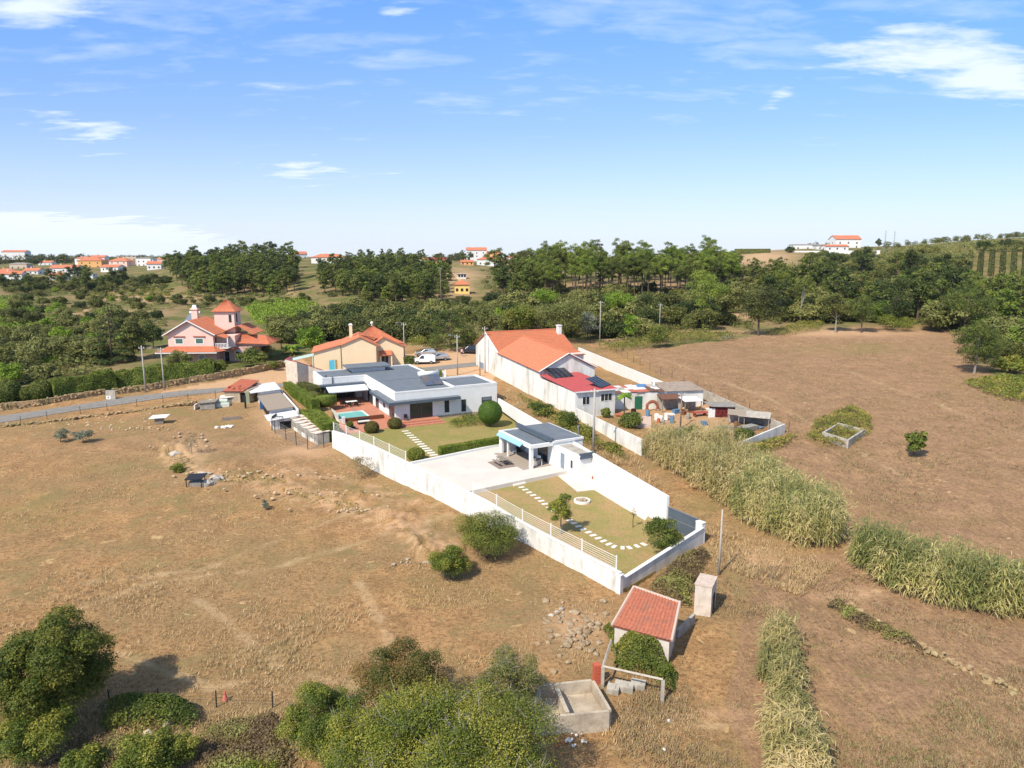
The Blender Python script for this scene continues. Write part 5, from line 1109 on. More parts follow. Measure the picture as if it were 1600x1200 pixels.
def pens():
    # white wall with hedge behind it
    a = G(428,617); b = G(470,668)
    P = _flat(atz(434,618,1.8)); Q = _flat(atz(466,660,1.2)); d = (Q-P).normalized(); zt = (vplane(433,603,P,Q).z+vplane(466,640,P,Q).z)/2; print('pen wall', zt, P, Q)
    zt0, zt1 = vplane(433,604,P,Q).z, vplane(466,641,P,Q).z
    wall_strip('pen_wall', [P[:2], Q[:2]], [zt0, zt1], .2, m_white, 'plain white wall behind the white roofed animal sheds', inward=1, zlow=-1)
    f = Frame(Q, math.atan2(d.y,d.x)+math.pi/2)       # x to the left/right?, y along wall
    # local frame: origin at near end; u = away along wall, v = to the left of it (towards the field)
    u = -d; v = Vector((-u.y,u.x,0)); 
    if v.x > 0: v = -v
    L0 = (Q-P).length
    def wp(a_, b_, z): return (Q.x+u.x*a_+v.x*b_, Q.y+u.y*a_+v.y*b_, z)
    g = ground(*wp(L0/2,2,0)[:2])
    def blockv(mb, a0,a1,b0,b1,z0,z1): mb.prism([wp(a0,b0,0)[:2],wp(a1,b0,0)[:2],wp(a1,b1,0)[:2],wp(a0,b1,0)[:2]], z0, z1)
    r = empty('animal_shed', wp(L0-3,1.5,g), 0, 'white walled animal shed with a plain white sheet roof next to the lane', 'shed'); o = r.location
    def part(nm, mm, fn): mb = MB(); fn(mb); ob = mb.build(nm, mm, r); ob.location = -Vector(r.location); return ob
    part('wall', m_white, lambda mb: (blockv(mb,L0-5.6,L0-5.4,.3,3.6,g-.5,g+2.2), blockv(mb,L0-5.4,L0-.6,3.4,3.6,g-.5,g+2.2)))
    part('roof', m_corrug, lambda mb: mb.slab([wp(L0-6,.3,g+2.45),wp(L0+.3,.3,g+2.55),wp(L0+.3,4.9,g+2.3),wp(L0-6,4.9,g+2.2)],.08))
    r = empty('animal_shed', wp(L0/2-1,1.5,g), 0, 'brown flat roofed animal shed between the two white roofs', 'shed')
    part('wall', m_white, lambda mb: (blockv(mb,1.8,2.0,.3,3.4,g-.7,g+1.5), blockv(mb,2.0,L0-5.9,3.3,3.5,g-.7,g+1.4)))
    part('roof', m_wattle, lambda mb: mb.slab([wp(1.4,.3,g+1.75),wp(L0-5.7,.3,g+1.85),wp(L0-5.7,3.9,g+1.65),wp(1.4,3.9,g+1.55)],.1))
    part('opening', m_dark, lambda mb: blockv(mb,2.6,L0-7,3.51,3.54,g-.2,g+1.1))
    r = empty('animal_shed', wp(-1,1.5,g), 0, 'small shed with a white curved sheet roof above the cage', 'shed')
    g2 = ground(*wp(-1,2,0)[:2])
    part('wall', m_white, lambda mb: (blockv(mb,-1.8,-1.6,.4,3.6,g2-.5,g2+1.5), blockv(mb,-1.6,1.0,3.5,3.7,g2-.5,g2+1.5)))
    part('roof', m_corrug, lambda mb: mb.slab([wp(-2.2,.2,g2+1.8),wp(1.3,.2,g2+1.9),wp(1.3,4.4,g2+1.6),wp(-2.2,4.4,g2+1.5)],.07))
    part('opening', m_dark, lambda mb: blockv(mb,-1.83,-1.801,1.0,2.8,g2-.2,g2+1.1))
    # row of hutches with whitish patched tops
    R = random.Random(12)
    A = _flat(G(452,668)); B = _flat(G(496,697)); e = (B-A).normalized(); nrm = Vector((e.y,-e.x,0))
    if nrm.y < 0: nrm = -nrm
    LH = (B-A).length
    for k in range(7):
        c = A+e*(LH*(k+.5)/7)+nrm*.9; gg = ground(c.x,c.y); rr = empty('rabbit_hutch', (c.x,c.y,gg), math.atan2(e.y,e.x), ['first','second','third','fourth','fifth','sixth','last'][k]+' hutch from the lane end in the row with patched white tops', 'hutch', 'row of hutches beside the tall hedge')
        w_ = LH/7-.06; m = MB(); m.box(-w_/2,-.8,-.3,w_/2,.8,1.5); m.build('body', m_wall_white if k%2 else m_concrete, rr)
        m = MB(); m.slab([(-w_/2-.05,-1.0,1.55),(w_/2+.04,-1.0,1.6),(w_/2+.04,1.0,1.7),(-w_/2-.05,1.0,1.65)],.05); m.build('roof', mat('patched_white_roof',(.66,.58,.50),.9,(.28,.16,.12),1.6,lo=.5,hi=.58), rr)
        m = MB(); m.box(-w_/2+.1,-.83,.5,w_/2-.1,-.803,1.2); m.build('mesh_door', m_concrete_dark, rr)
    # wire cage: posts and mesh panels
    pts = [G(*q) for q in [(425,674),(430,678),(447,687),(463,696),(481,702),(506,699)]]
    rr = empty('wire_cage', pts[0], 0, 'dark wire mesh enclosure on posts in front of the hutches', 'cage'); o = Vector(pts[0])
    for p in pts: q = p-o; m = MB(); m.tube([(q.x,q.y,q.z-.3),(q.x,q.y,q.z+1.9)],.05,5); m.build('post', m_blackmetal, rr)
    m = MB()
    for p, q in zip(pts[:-1], pts[1:]):
        p, q = p-o, q-o; n = max(2,int((q-p).length/.28))
        for k in range(n): c = p.lerp(q,k/n); m.tube([c+Vector((0,0,.05)), c+Vector((0,0,1.8))],.012,3,False)
        for z in (.1,.5,.95,1.4,1.85): m.tube([p+Vector((0,0,z)), q+Vector((0,0,z))],.016,3,False)
    tag(m.build('wire_mesh', m_metal, rr), kind=None)
    p0 = G(426,672); m = MB(); m.box(0,-.05,0,.1,1.8,2.0); m.box(.1,-.05,1.9,1.6,.0,2.0); m.box(.1,-.05,0,1.6,0,.1); m.box(1.5,-.05,.1,1.6,0,1.9)
    for k in range(6): m.box(.1+.24*k,-.04,.1,.13+.24*k,-.01,1.9)
    o = m.build('metal_gate', m_blackmetal, loc=p0); tag(o,'black metal gate at the field corner of the wire cage','gate')
pens()
# ------------------------------------------------------------------ poles
def pole(px, py, top, r0, m, label, arm=True, lamp=False):
    p = G(px, py); zt = vplane(px, top, p, p+Vector((1,0,0))).z-p.z; r = empty('utility_pole', p, 0, label, 'utility pole')
    mb = MB(); mb.tube([(0,0,-.4),(0,0,zt)],[r0,r0*.6],8); mb.build('pole', m, r, True)
    if arm:
        mb = MB(); mb.box(-.5,-.05,zt-.5,.5,.05,zt-.4); mb.build('crossarm', m_metal, r)
        for x in (-.4,.4): mb = MB(); mb.tube([(x,0,zt-.4),(x,0,zt-.2)],.05,6); mb.build('insulator', m_white, r)
    if lamp: mb = MB(); mb.tube([(0,0,zt-.3),(-.4,-.3,zt),(-1.1,-.8,zt+.05)],.035,5); mb.box(-1.5,-1.0,zt-.02,-1.0,-.7,zt+.1); mb.build('street_lamp', m_metal, r)
pole(228,613,540,.16,m_pole,'pale concrete pole by the lane, left of the pair near the pink house')
pole(257,609,543,.14,m_pole,'pale concrete pole by the lane, right of the pair near the pink house', lamp=True)
pole(927,706,607,.17,m_pole,'grey pole standing in the lane between the two tall white walls')
pole(1123,897,796,.10,m_pole,'thin pale pole rising behind the plastered hut',arm=False)
pole(1063,668,612,.13,m_polewood,'wooden pole with a small box standing in the neighbour yard')
pole(715,586,523,.14,m_pole,'pole at the edge of the dirt yard beside the white house hedge',lamp=True)
pole(758,583,510,.12,m_pole,'tall thin pole at the corner of the lime washed house')
pole(750,588,554,.10,m_polewood,'short dark post at the mouth of the lane',arm=False)
pole(632,560,504,.12,m_pole,'pole with a lamp behind the yellow house',lamp=True)
pole(937,540,470,.13,m_pole,'pole in front of the pine grove behind the orange roof')
pole(1030,522,474,.12,m_pole,'pole with a box at the edge of the pine grove')
pole(689,483,418,.16,m_polewood,'tall wooden pole rising from the valley behind the yellow house')
pole(645,492,476,.10,m_pole,'small pole on the bare slope below the wood',arm=False)
pole(222,540,505,.1,m_pole,'pole among the scrub left of the pink house',arm=False) if False else None
# ------------------------------------------------------------------ field fences: posts and wires
def fence(pts, label, h=1.2, step=None, mp=None, wires=(.4,.8,1.1), r0=.035):
    P = [G(*q) for q in pts]; r = empty('wire_fence', P[0], 0, label, 'fence'); o = Vector(P[0])
    posts = []
    if step:
        for a, b in zip(P[:-1], P[1:]):
            n = max(1, round((b-a).length/step))
            for k in range(n): c = a.lerp(b,k/n); posts.append(Vector((c.x,c.y,ground(c.x,c.y))))
        posts.append(P[-1])
    else: posts = P
    for p in posts: q = p-o; m = MB(); m.tube([(q.x,q.y,q.z-.2),(q.x+random.uniform(-.04,.04),q.y,q.z+h)],r0,5); m.build('post', mp or m_blackmetal, r)
    m = MB()
    for a, b in zip(posts[:-1], posts[1:]):
        for z in wires: m.tube([a-o+Vector((0,0,z)), b-o+Vector((0,0,z))],.008,3,False)
    m.build('wires', m_blackmetal, r)
fence([(33,664),(74,656),(126,648),(168,643),(214,636),(255,630),(294,627),(337,622)],'line of thin posts along the field side of the lane',1.3)
fence([(172,1102),(248,1100),(338,1104),(426,1106)],'short dark post and wire fence across the lower left of the field',1.0,mp=m_blackmetal,r0=.04)
fence([(955,548),(1000,572),(1050,592),(1110,618),(1170,645),(1232,676)],'thin wire fence beside the far wall of the neighbour yard',1.5,step=4.5)
p = G(1204,905); m = MB(); m.tube([(0,0,0),(.05,0,1.1)],.05,5); o = m.build('fence_post', m_polewood, loc=p); tag(o,'lone leaning post beside the lower reed bed','post')
p = G(352,1093); m = MB(); m.tube([(0,0,0),(0,0,.12),(0,0,.55)],[.18,.12,.03],8); o = m.build('traffic_cone', mat('faded_red',(.60,.16,.13),.7), loc=p); tag(o,'small faded red cone at the wire fence','cone')
def sign_post():
    p = G(174,624); r = empty('notice_panel', p, .05, 'grey concrete panel with a white notice beside the lane under the hedge', 'sign')
    m = MB(); m.box(-.75,-.12,-.3,.75,.12,1.5); m.build('panel', m_concrete, r); m = MB(); m.box(-.75,-.14,.05,-.02,-.121,.62); m.build('notice', m_plastic, r); m = MB(); m.box(-.48,-.15,.24,-.28,-.141,.44); m.build('emblem', m_rust, r)
sign_post()
# ------------------------------------------------------------------ stone walls along the lane
m_lane = mat('ochre_field_stone',(.42,.30,.17),.95,(.25,.17,.09),1.6,.6,9,stain=(.16,.17,.06),sscale=.5)
def rubble_wall(name, px_pts, h, label, th=.45, m=None, seed=0, loose=True):
    P = [G(*q) for q in px_pts]; P2 = []
    for a, b in zip(P[:-1], P[1:]):
        n = max(1,int((b-a).length/.55)); P2 += [a.lerp(b,k/n) for k in range(n)]
    R = random.Random(seed); r = MB()
    for i, p in enumerate(P2):
        g = ground(p.x,p.y)
        if not loose:
            q = P2[min(i+1,len(P2)-1)]-P2[max(i-1,0)]; a = math.atan2(q.y,q.x); c, s = math.cos(a), math.sin(a)
            hh = h*R.uniform(.88,1.05); v = []
            for (x,y,z) in [(-.32,-th/2,-.5),(.32,-th/2,-.5),(.32,th/2,-.5),(-.32,th/2,-.5),(-.32,-th/2,hh),(.32,-th/2,hh),(.32,th/2,hh),(-.32,th/2,hh)]: v.append((p.x+x*c-y*s,p.y+x*s+y*c,g+z))
            r.add(v,[(3,2,1,0),(4,5,6,7),(0,1,5,4),(1,2,6,5),(2,3,7,6),(3,0,4,7)])
        for k in range(6 if loose else 5):
            z = R.uniform(.05,h) if not loose else R.uniform(0,h*.8); r.rock((p.x+R.uniform(-.3,.3),p.y+(R.uniform(-.4,.4) if loose else -th/2+R.uniform(-.05,.1)),g+z),R.uniform(.12,.3),R.randint(0,9999))
    o = r.build(name, m or m_lane); tag(o, label, 'stone wall'); return o
rubble_wall('stone_wall', [(2,640),(60,634),(130,622),(168,616)], 1.0, 'rough stone retaining wall under the clipped bushes on the far left of the lane', loose=False, seed=1)
rubble_wall('stone_wall', [(182,617),(250,607),(330,594),(395,582),(446,571)], 1.1, 'long stone retaining wall climbing towards the roughcast corner wall', loose=False, seed=2)
rubble_wall('stone_wall', [(2,668),(60,663),(140,652),(215,643),(310,630)], .45, 'low tumbled stone border on the field side of the lane', seed=3)
rubble_wall('stone_wall', [(1330,950),(1385,985),(1440,1015),(1500,1045),(1560,1070),(1600,1088)], .4, 'low ruined stone wall crossing the lower right field', seed=5)
rubble_wall('stone_wall', [(950,534),(1010,528),(1120,521),(1180,520)], .8, 'low stone wall along the top of the right field under the pines', seed=6)
# outcrops of rock in the left field (each a low heap)
def outcrop(px, py, n, sp, s, label, m=None, seed=0, name='rock_outcrop', cat='rocks'):
    p = G(px, py); R = random.Random(seed); mb = MB()
    for k in range(n):
        x, y = R.gauss(0,sp[0]), R.gauss(0,sp[1]); z = ground(p.x+x,p.y+y)-p.z; mb.rock((x,y,z+(.3 if seed in (2,3,4,9) else .05)),s*R.uniform(.25,.85),k+seed*50)
    o = mb.build(name, m or m_stone_pale, loc=p); tag(o, label, cat, kind='stuff')
mo = mat('ochre_rock',(.52,.40,.26),.95,(.36,.26,.17),2.5,.5,9)
outcrop(150,662,60,(4.5,1.6),.35,'broken stones scattered above the two toppled shrubs',mo,1); outcrop(280,700,40,(1.5,2.5),.4,'pale stones around the bare little tree',mo,2)
outcrop(395,745,45,(4.5,1.0),.35,'ledge of ochre rock in the dry slope right of the black shelter',mo,3); outcrop(480,775,40,(4.5,.8),.32,'broken ochre rocks along the slope below the garden wall',mo,4)
outcrop(645,880,16,(1.3,.3),.32,'white stones beside the lower round shrub',m_stone_pale,5); outcrop(905,985,80,(1.4,2.2),.42,'heap of pale boulders left of the tile roofed shed',mat('brown_boulder',(.38,.29,.19),.95,(.22,.16,.10),2,.5,9),6)
outcrop(875,960,10,(.7,.5),.3,'grey boulders at the top of the pale heap',m_concrete,7); outcrop(215,670,30,(2.5,.9),.3,'stones near the raised white board',mo,8)
outcrop(560,800,30,(3,.5),.28,'line of broken rock above the leafy garden wall shrub',mo,9); outcrop(235,1155,14,(.8,.6),.5,'large pale slabs of rock in the bottom left scrub',m_stone_pale,10); outcrop(190,1107,10,(.9,.3),.3,'pale stones under the wire fence',m_stone_pale,11)
for i,(px,py,lab) in enumerate([(1399,1055,'white stone alone in the lower right field'),(1492,1055,'orange stone in the lower right field'),(1045,1127,'small white stone on the track crossing the foreground'),(1038,1000+172,'flat white scrap at the bottom of the foreground track'),(390,1160,'brown stone in the bottom scrub')]):
    p = G(px,py); m = MB(); m.rock((0,0,.03),.13,i+70); o = m.build('stone', m_plastic if 'white' in lab else mo, loc=p); tag(o,lab,'stone')
# ------------------------------------------------------------------ tile roofed shed, hut, concrete tanks in the foreground
def tile_shed():
    TL, TA, TR, BR, BL = atz(977,922,2.75), atz(1001,913.5,2.95), atz(1061,941,2.6), atz(1048,1002,1.6), atz(957,978,1.7)
    o = atz(1005,985,-.2); r = empty('tile_shed', o, 0, 'old plaster shed with a red clay tile roof, half smothered by creeper', 'shed'); l = lambda v: v-o
    t = MB(); mid0 = TA.lerp(TR,.35); mid1 = BL.lerp(BR,.5)
    T2 = TL+Vector((0,0,0)); tiles(t, l(TL.lerp(TA,.6)), l(TR), l(BL), l(BR), .235, .40, .06)
    t.build('roof', mat('red_shed_tile',(.45,.16,.095),.8,(.32,.11,.07),5,.3,25,stain=(.26,.13,.09),sscale=1.6), r)
    m = MB(); top = l(TL.lerp(TA,.6)); m.tube([top, l(TR)],.10,6); m.tube([l(TR)+Vector((.06,0,.05)), l(BR)+Vector((.06,0,.05))],.10,6); m.tube([top+Vector((-.05,0,.03)), l(BL)+Vector((-.05,0,.05))],.09,6); m.build('mortar_edge', m_ridge, r)
    w = MB(); z0 = -.9
    cs = [l(TL.lerp(TA,.6))*.97+Vector((.0,0,0)), l(TR), l(BR), l(BL)]; c = sum(cs, Vector())/4; q = [c+(p-c)*.94 for p in cs]
    n = 4; v = [(p.x,p.y,z0) for p in q]+[(p.x,p.y,p.z-.08) for p in q]; w.add(v,[(3,2,1,0),(4,5,6,7),(0,1,5,4),(1,2,6,5),(2,3,7,6),(3,0,4,7)]); w.build('wall', mat('shed_plaster',(.60,.55,.50),.95,(.48,.43,.38),1.5,.3,10,stain=(.30,.26,.22),sscale=1), r)
    return TL, TR, BR, BL
tile_shed()
def low_wall():
    a, b = G(1060,1000), G(1086,975); wall_strip('low_wall', [a[:2], b[:2]], [a.z+.7, b.z+.75], .2, m_concrete, 'short bare block wall joining the tile shed to the plastered hut', inward=1, zlow=-.3)
low_wall()
def hut():
    A = atz(1084,957,0); B = atz(1110,963,0); f = fr2(A,B); ln = (B-A).length; D = 1.75
    r = empty('plaster_hut', (A.x,A.y,-.1), f.a, 'small windowless plastered hut with an arched dark doorway below the thin pole', 'hut')
    Hh = 2.25; mm = mat('hut_plaster',(.60,.53,.46),.95,(.50,.43,.37),1.8,.4,12,stain=(.36,.30,.25),sscale=1)
    m = MB(); m.box(0,0,-.4,ln,D,Hh); m.build('wall', mm, r); m = MB(); m.box(-.04,-.04,Hh,ln+.04,D+.04,Hh+.09); m.build('roof', mat('hut_roof',(.58,.47,.40),.95,(.44,.35,.29),5), r)
    m = MB(); pts = [(ln+.012,.55,.05),(ln+.012,1.35,.05),(ln+.012,1.35,1.2)]+[(ln+.012,.95+.4*math.cos(a),1.2+.25*math.sin(a)) for a in [math.pi*k/8 for k in range(1,8)]]+[(ln+.012,.55,1.2)]
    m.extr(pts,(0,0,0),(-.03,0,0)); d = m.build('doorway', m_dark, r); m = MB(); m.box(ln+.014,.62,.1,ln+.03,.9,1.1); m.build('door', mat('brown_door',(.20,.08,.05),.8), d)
hut()
def tanks():
    zt = .95; c = lambda a,b,z=zt: atz(a,b,z)
    BL, BR, FR, FL = c(860,1069), c(926,1062), c(954,1110), c(830,1122); o = c(890,1090,0)
    r = empty('concrete_tank', o, 0, 'open two celled concrete tank beside the big green bush', 'tank'); t = .14
    def seg(mb, P, Q, th=.16, z0=-.5, z1=zt): 
        d = (Q-P).normalized(); n = Vector((-d.y,d.x,0))*th/2; mb.prism([((P+n).x-o.x,(P+n).y-o.y),((P-n).x-o.x,(P-n).y-o.y),((Q-n).x-o.x,(Q-n).y-o.y),((Q+n).x-o.x,(Q+n).y-o.y)], z0, z1)
    BL2 = BL+(BL-BR).normalized()*.6
    mats_ = mat('tank_concrete',(.50,.43,.34),.95,(.38,.32,.25),1.3,.4,12,stain=(.24,.19,.14),sscale=.9)
    for P,Q in ((FR,FL),(BL2,BR),(BR,FR),(FL,BL2)):
        m = MB(); d = (Q-P).normalized()*.081; seg(m,P+d,Q-d if (P,Q) != (FL,BL2) else Q-d); m.build('side_wall', mats_, r)
    m = MB(); seg(m,c(870,1073)+Vector((0,-.1,0)),c(887,1114)+Vector((0,.1,0)),.22,-.4,zt-.02); m.build('divider', mats_, r)
    m = MB(); m.prism([(p.x-o.x,p.y-o.y) for p in (BL2,BR,FR,FL)],-.4,.16); m.build('floor', mats_, r)
tanks()
outcrop(893,1158,16,(.35,.3),.16,'small pile of white and red rubble against the tank front',m_plastic,21,'rubble_heap','rubble'); outcrop(880,1160,5,(.15,.2),.13,'few red brick pieces beside the white rubble',mat('red_brick',(.50,.13,.07),.8),22,'brick_rubble','rubble')
def red_pillar():
    p = atz(932,1064,0); m = MB()
    for k in range(7): m.box(-.2,-.2,-.2+k*.19,.2,.2,-.03+k*.19)
    o = m.build('brick_pillar', mat('hollow_brick',(.48,.11,.06),.8,(.40,.09,.05),6), loc=p, rz=.2); tag(o,'short red brick pillar behind the concrete tank','pillar')
red_pillar()
def frame_posts():
    A = atz(942,1041,1.2); B = atz(1036,1062,1.2); A0 = Vector((A.x,A.y,0)); r = empty('post_and_beam', A0, 0, 'thin concrete beam on posts in front of the creeper below the tile roof', 'frame')
    m = MB(); m.tube([A-A0, B-A0],.08,4); m.build('beam', m_concrete, r)
    for p in (A,B): q = p-A0; m = MB(); m.box(q.x-.09,q.y-.09,-.4,q.x+.09,q.y+.09,1.14); m.build('post', m_concrete, r)
    m = MB(); C = atz(955,1000,1.5)-A0; m.tube([A-A0, C],.07,4); m.build('beam', m_concrete, r)
frame_posts()
for i,(a,b,w,lab) in enumerate([(975,1076,.55,'hollow grey concrete box behind the beam on posts'),(958,1080,.35,'small pale slab left of the hollow concrete box'),(997,1073,.42,'grey concrete block right of the hollow box')]):
    p = G(a,b); m = MB(); m.box(-w,-.35,-.1,w,.35,.3); m.box(-w*.5,-.2,.3,w*.4,.15,.305+.03); o = m.build('concrete_block', m_concrete, loc=p, rz=-.3); tag(o,lab,'concrete block')
def field_tank():
    zt = 2.5; P = [atz(1284,680,zt),atz(1311,662,zt),atz(1350,672,zt),atz(1323,685,zt)]; o = sum(P,Vector())/4; g = ground(o.x,o.y); r = empty('concrete_tank', (o.x,o.y,g), 0, 'square open concrete tank ringed by creeper in the right field', 'tank')
    P = [atz(1287,675,g+.9),atz(1311,661,g+.9),atz(1350,671,g+.9),atz(1325,687,g+.9)]
    for a,b in zip(P, P[1:]+P[:1]):
        d = (b-a).normalized(); n = Vector((-d.y,d.x,0))*.12; q = [a+n+d*.12,a-n+d*.12,b-n-d*.12+d*.24,b+n-d*.12+d*.24]; m = MB(); m.prism([(v.x-o.x,v.y-o.y) for v in q],-.5,.9); m.build('side_wall', m_concrete, r)
field_tank()
# ------------------------------------------------------------------ cars and the person in the dirt yard
def car(px, py, rz, L_, W_, H_, paint, label, kind='estate', name='parked_car'):
    p = G(px, py); r = empty(name, (p.x,p.y,p.z+.02), rz, label, 'van' if kind == 'van' else 'car'); h = H_
    if kind == 'van': prof = [(0,.35),(0,.75),(.12,.95),(.95,1.12),(1.55,h-.12),(1.9,h),(L_-.25,h),(L_,h-.2),(L_,.35)]; gl = (.97,1.15,1.55,h-.15)
    elif kind == 'suv': prof = [(0,.38),(0,.85),(.2,1.0),(1.25,1.1),(1.9,h-.08),(2.3,h),(L_-.7,h-.02),(L_-.12,1.1),(L_,1.0),(L_,.38)]
    else: prof = [(0,.3),(0,.68),(.25,.82),(1.25,.95),(1.95,h-.06),(2.4,h),(L_-.75,h-.03),(L_-.12,.95),(L_,.85),(L_,.3)]
    m = MB(); n = len(prof); lay = []
    for s, k in ((-1,0),(-1,1),(1,1),(1,0)): lay.append((s,k))
    v = []
    belt = .95 if kind != 'van' else 1.1
    for s in (-1,1):
        for (x,z) in prof:
            ins = max(0,(z-belt)/(h-belt))*.16; v.append((x-L_/2, s*(W_/2-ins), z))
    f = [tuple(range(n)), tuple(range(2*n-1,n-1,-1))]+[(i,n+i,n+(i+1)%n,(i+1)%n) for i in range(n)]
    m.add(v,f); body = m.build('body', paint, r); bev = body.modifiers.new('bevel','BEVEL'); bev.width = .06; bev.segments = 2
    # side glass, windscreen, rear glass
    gz0, gz1 = belt+.03, h-.12
    def gpoly(name, pts): m = MB(); m.add(pts,[tuple(range(len(pts)))]); m.build(name, m_glass, r)
    for s in (-1,1):
        yy = lambda z: s*(W_/2-max(0,(z-belt)/(h-belt))*.16+.012)
        if kind == 'van': segs = [(1.15-.05,1.65,2.15,2.15)]
        else: segs = [(1.5,2.1,2.75,2.75),(2.82,2.82,3.55,3.55),(3.62,3.62,L_-.75,L_-.45)]
        for (a,b,c_,d) in segs: gpoly('side_window', [(a-L_/2,yy(gz0),gz0),(d-L_/2,yy(gz0),gz0),(c_-L_/2,yy(gz1),gz1),(b-L_/2,yy(gz1),gz1)])
    x0,x1 = (1.0,1.52) if kind=='van' else (1.35,1.88)
    gpoly('windscreen', [(x0-L_/2-.02,-W_/2+.12,gz0+.05),(x0-L_/2-.02,W_/2-.12,gz0+.05),(x1-L_/2-.03,W_/2-.24,gz1+.02),(x1-L_/2-.03,-W_/2+.24,gz1+.02)])
    if kind != 'van': gpoly('rear_window', [(L_/2-.13,-W_/2+.14,belt+.15),(L_/2-.13,W_/2-.14,belt+.15),(L_/2-.62,W_/2-.24,h-.12),(L_/2-.62,-W_/2+.24,h-.12)])
    for x in (.85,L_-.85):
        for s in (-1,1):
            m = MB(); m.tube([(x-L_/2,s*(W_/2-.2),.33),(x-L_/2,s*(W_/2+.02),.33)],.34,16); t = m.build('tyre', m_tyre, r); m = MB(); m.tube([(x-L_/2,s*(W_/2+.021),.33),(x-L_/2,s*(W_/2+.03),.33)],.2,10); m.build('rim', m_metal, t)
    for s in (-1,1):
        m = MB(); m.box(-L_/2-.02,s*W_/2*.62,.62,-L_/2+.08,s*W_/2*.9,.78); m.build('headlight', m_plastic, r); m = MB(); m.box(L_/2-.05,s*W_/2*.72,.75,L_/2+.02,s*W_/2*.95,1.0); m.build('tail_light', m_red, r)
    m = MB(); m.box(-L_/2+.05,-W_/2-.005,.3,L_/2-.05,W_/2+.005,.42); m.build('sill', m_black, r)
paintw = mat('white_car_paint',(.78,.78,.78),.25,spec=.6,coat=.5); paints = mat('silver_car_paint',(.50,.52,.54),.25,metal=.5,spec=.6,coat=.5); paintb = mat('black_car_paint',(.02,.02,.03),.2,spec=.6,coat=.6)
car(663,568,.12,4.4,1.8,1.8,paintw,'white panel van parked behind the hedge of the white house','van','parked_van')
car(666,556,.10,4.6,1.8,1.5,paints,'silver car parked beyond the white van')
car(684,563,.3,4.5,1.8,1.5,paints,'silver estate car parked just behind the white van')
car(735,552,.02,4.7,1.9,1.75,paintb,'black people carrier parked under the big dark tree','suv')
def person():
    p = G(722,557); r = empty('person', p, 0, 'person in a pale top and dark shorts walking in front of the black car', 'person')
    V = [((0,0,.95),.15),((0,0,1.15),.13),((0,0,1.38),.17),((0,0,1.5),.07),((.02,-.02,1.66),.11),((.1,0,.88),.1),((.12,-.14,.5),.065),((.13,-.05,.08),.05),((.13,-.2,.04),.04),((-.1,0,.88),.1),((-.12,.1,.5),.065),((-.13,.2,.1),.05),((-.13,.06,.06),.04),
         ((.2,0,1.4),.06),((.27,.08,1.14),.045),((.28,-.04,.92),.035),((-.2,0,1.4),.06),((-.27,-.08,1.14),.045),((-.28,-.2,.94),.035),((.29,-.09,.86),.02),((-.28,-.25,.88),.02)]
    E_ = [(0,1),(1,2),(2,3),(3,4),(0,5),(5,6),(6,7),(7,8),(0,9),(9,10),(10,11),(11,12),(2,13),(13,14),(14,15),(2,16),(16,17),(17,18),(15,19),(18,20)]
    me = bpy.data.meshes.new('body'); me.from_pydata([v for v,_ in V],E_,[]); o = bpy.data.objects.new('body', me); COL.objects.link(o); o.parent = r
    me.materials.append(mat('skin',(.55,.32,.22),.6)); o.modifiers.new('skin','SKIN')
    me.skin_vertices.new() if not me.skin_vertices else None
    for i,(_,q) in enumerate(V): me.skin_vertices[0].data[i].radius = (q,q)
    me.skin_vertices[0].data[0].use_root = True
    s = o.modifiers.new('sub','SUBSURF'); s.levels = s.render_levels = 1
    def ring(name, prof, mm):
        m = MB(); n = 12; k = len(prof); v = [(cx+rx*math.cos(2*math.pi*j/n), cy+ry*math.sin(2*math.pi*j/n), z) for (cx,cy,z,rx,ry) in prof for j in range(n)]
        m.add(v,[(i*n+j,i*n+(j+1)%n,(i+1)*n+(j+1)%n,(i+1)*n+j) for i in range(k-1) for j in range(n)]); m.build(name, mm, r, True)
    ring('shirt',[(0,0,.93,.19,.16),(0,0,1.1,.18,.15),(0,0,1.35,.24,.17),(0,0,1.46,.16,.12),(0,0,1.5,.09,.09)], mat('pink_shirt',(.62,.42,.38),.9))
    ring('shorts',[(.11,-.1,.55,.11,.11),(.1,-.02,.8,.12,.13),(0,0,.95,.19,.17)], mat('dark_shorts',(.06,.05,.07),.9)); ring('shorts',[(-.11,.07,.55,.11,.11),(-.1,.02,.8,.12,.13),(0,0,.95,.19,.17)], mat('dark_shorts',(0,0,0)))
    m = MB(); m.sphere((.02,.01,1.72),.118,10,6); m.build('hair', mat('brown_hair',(.08,.05,.03),.8), r)
person()
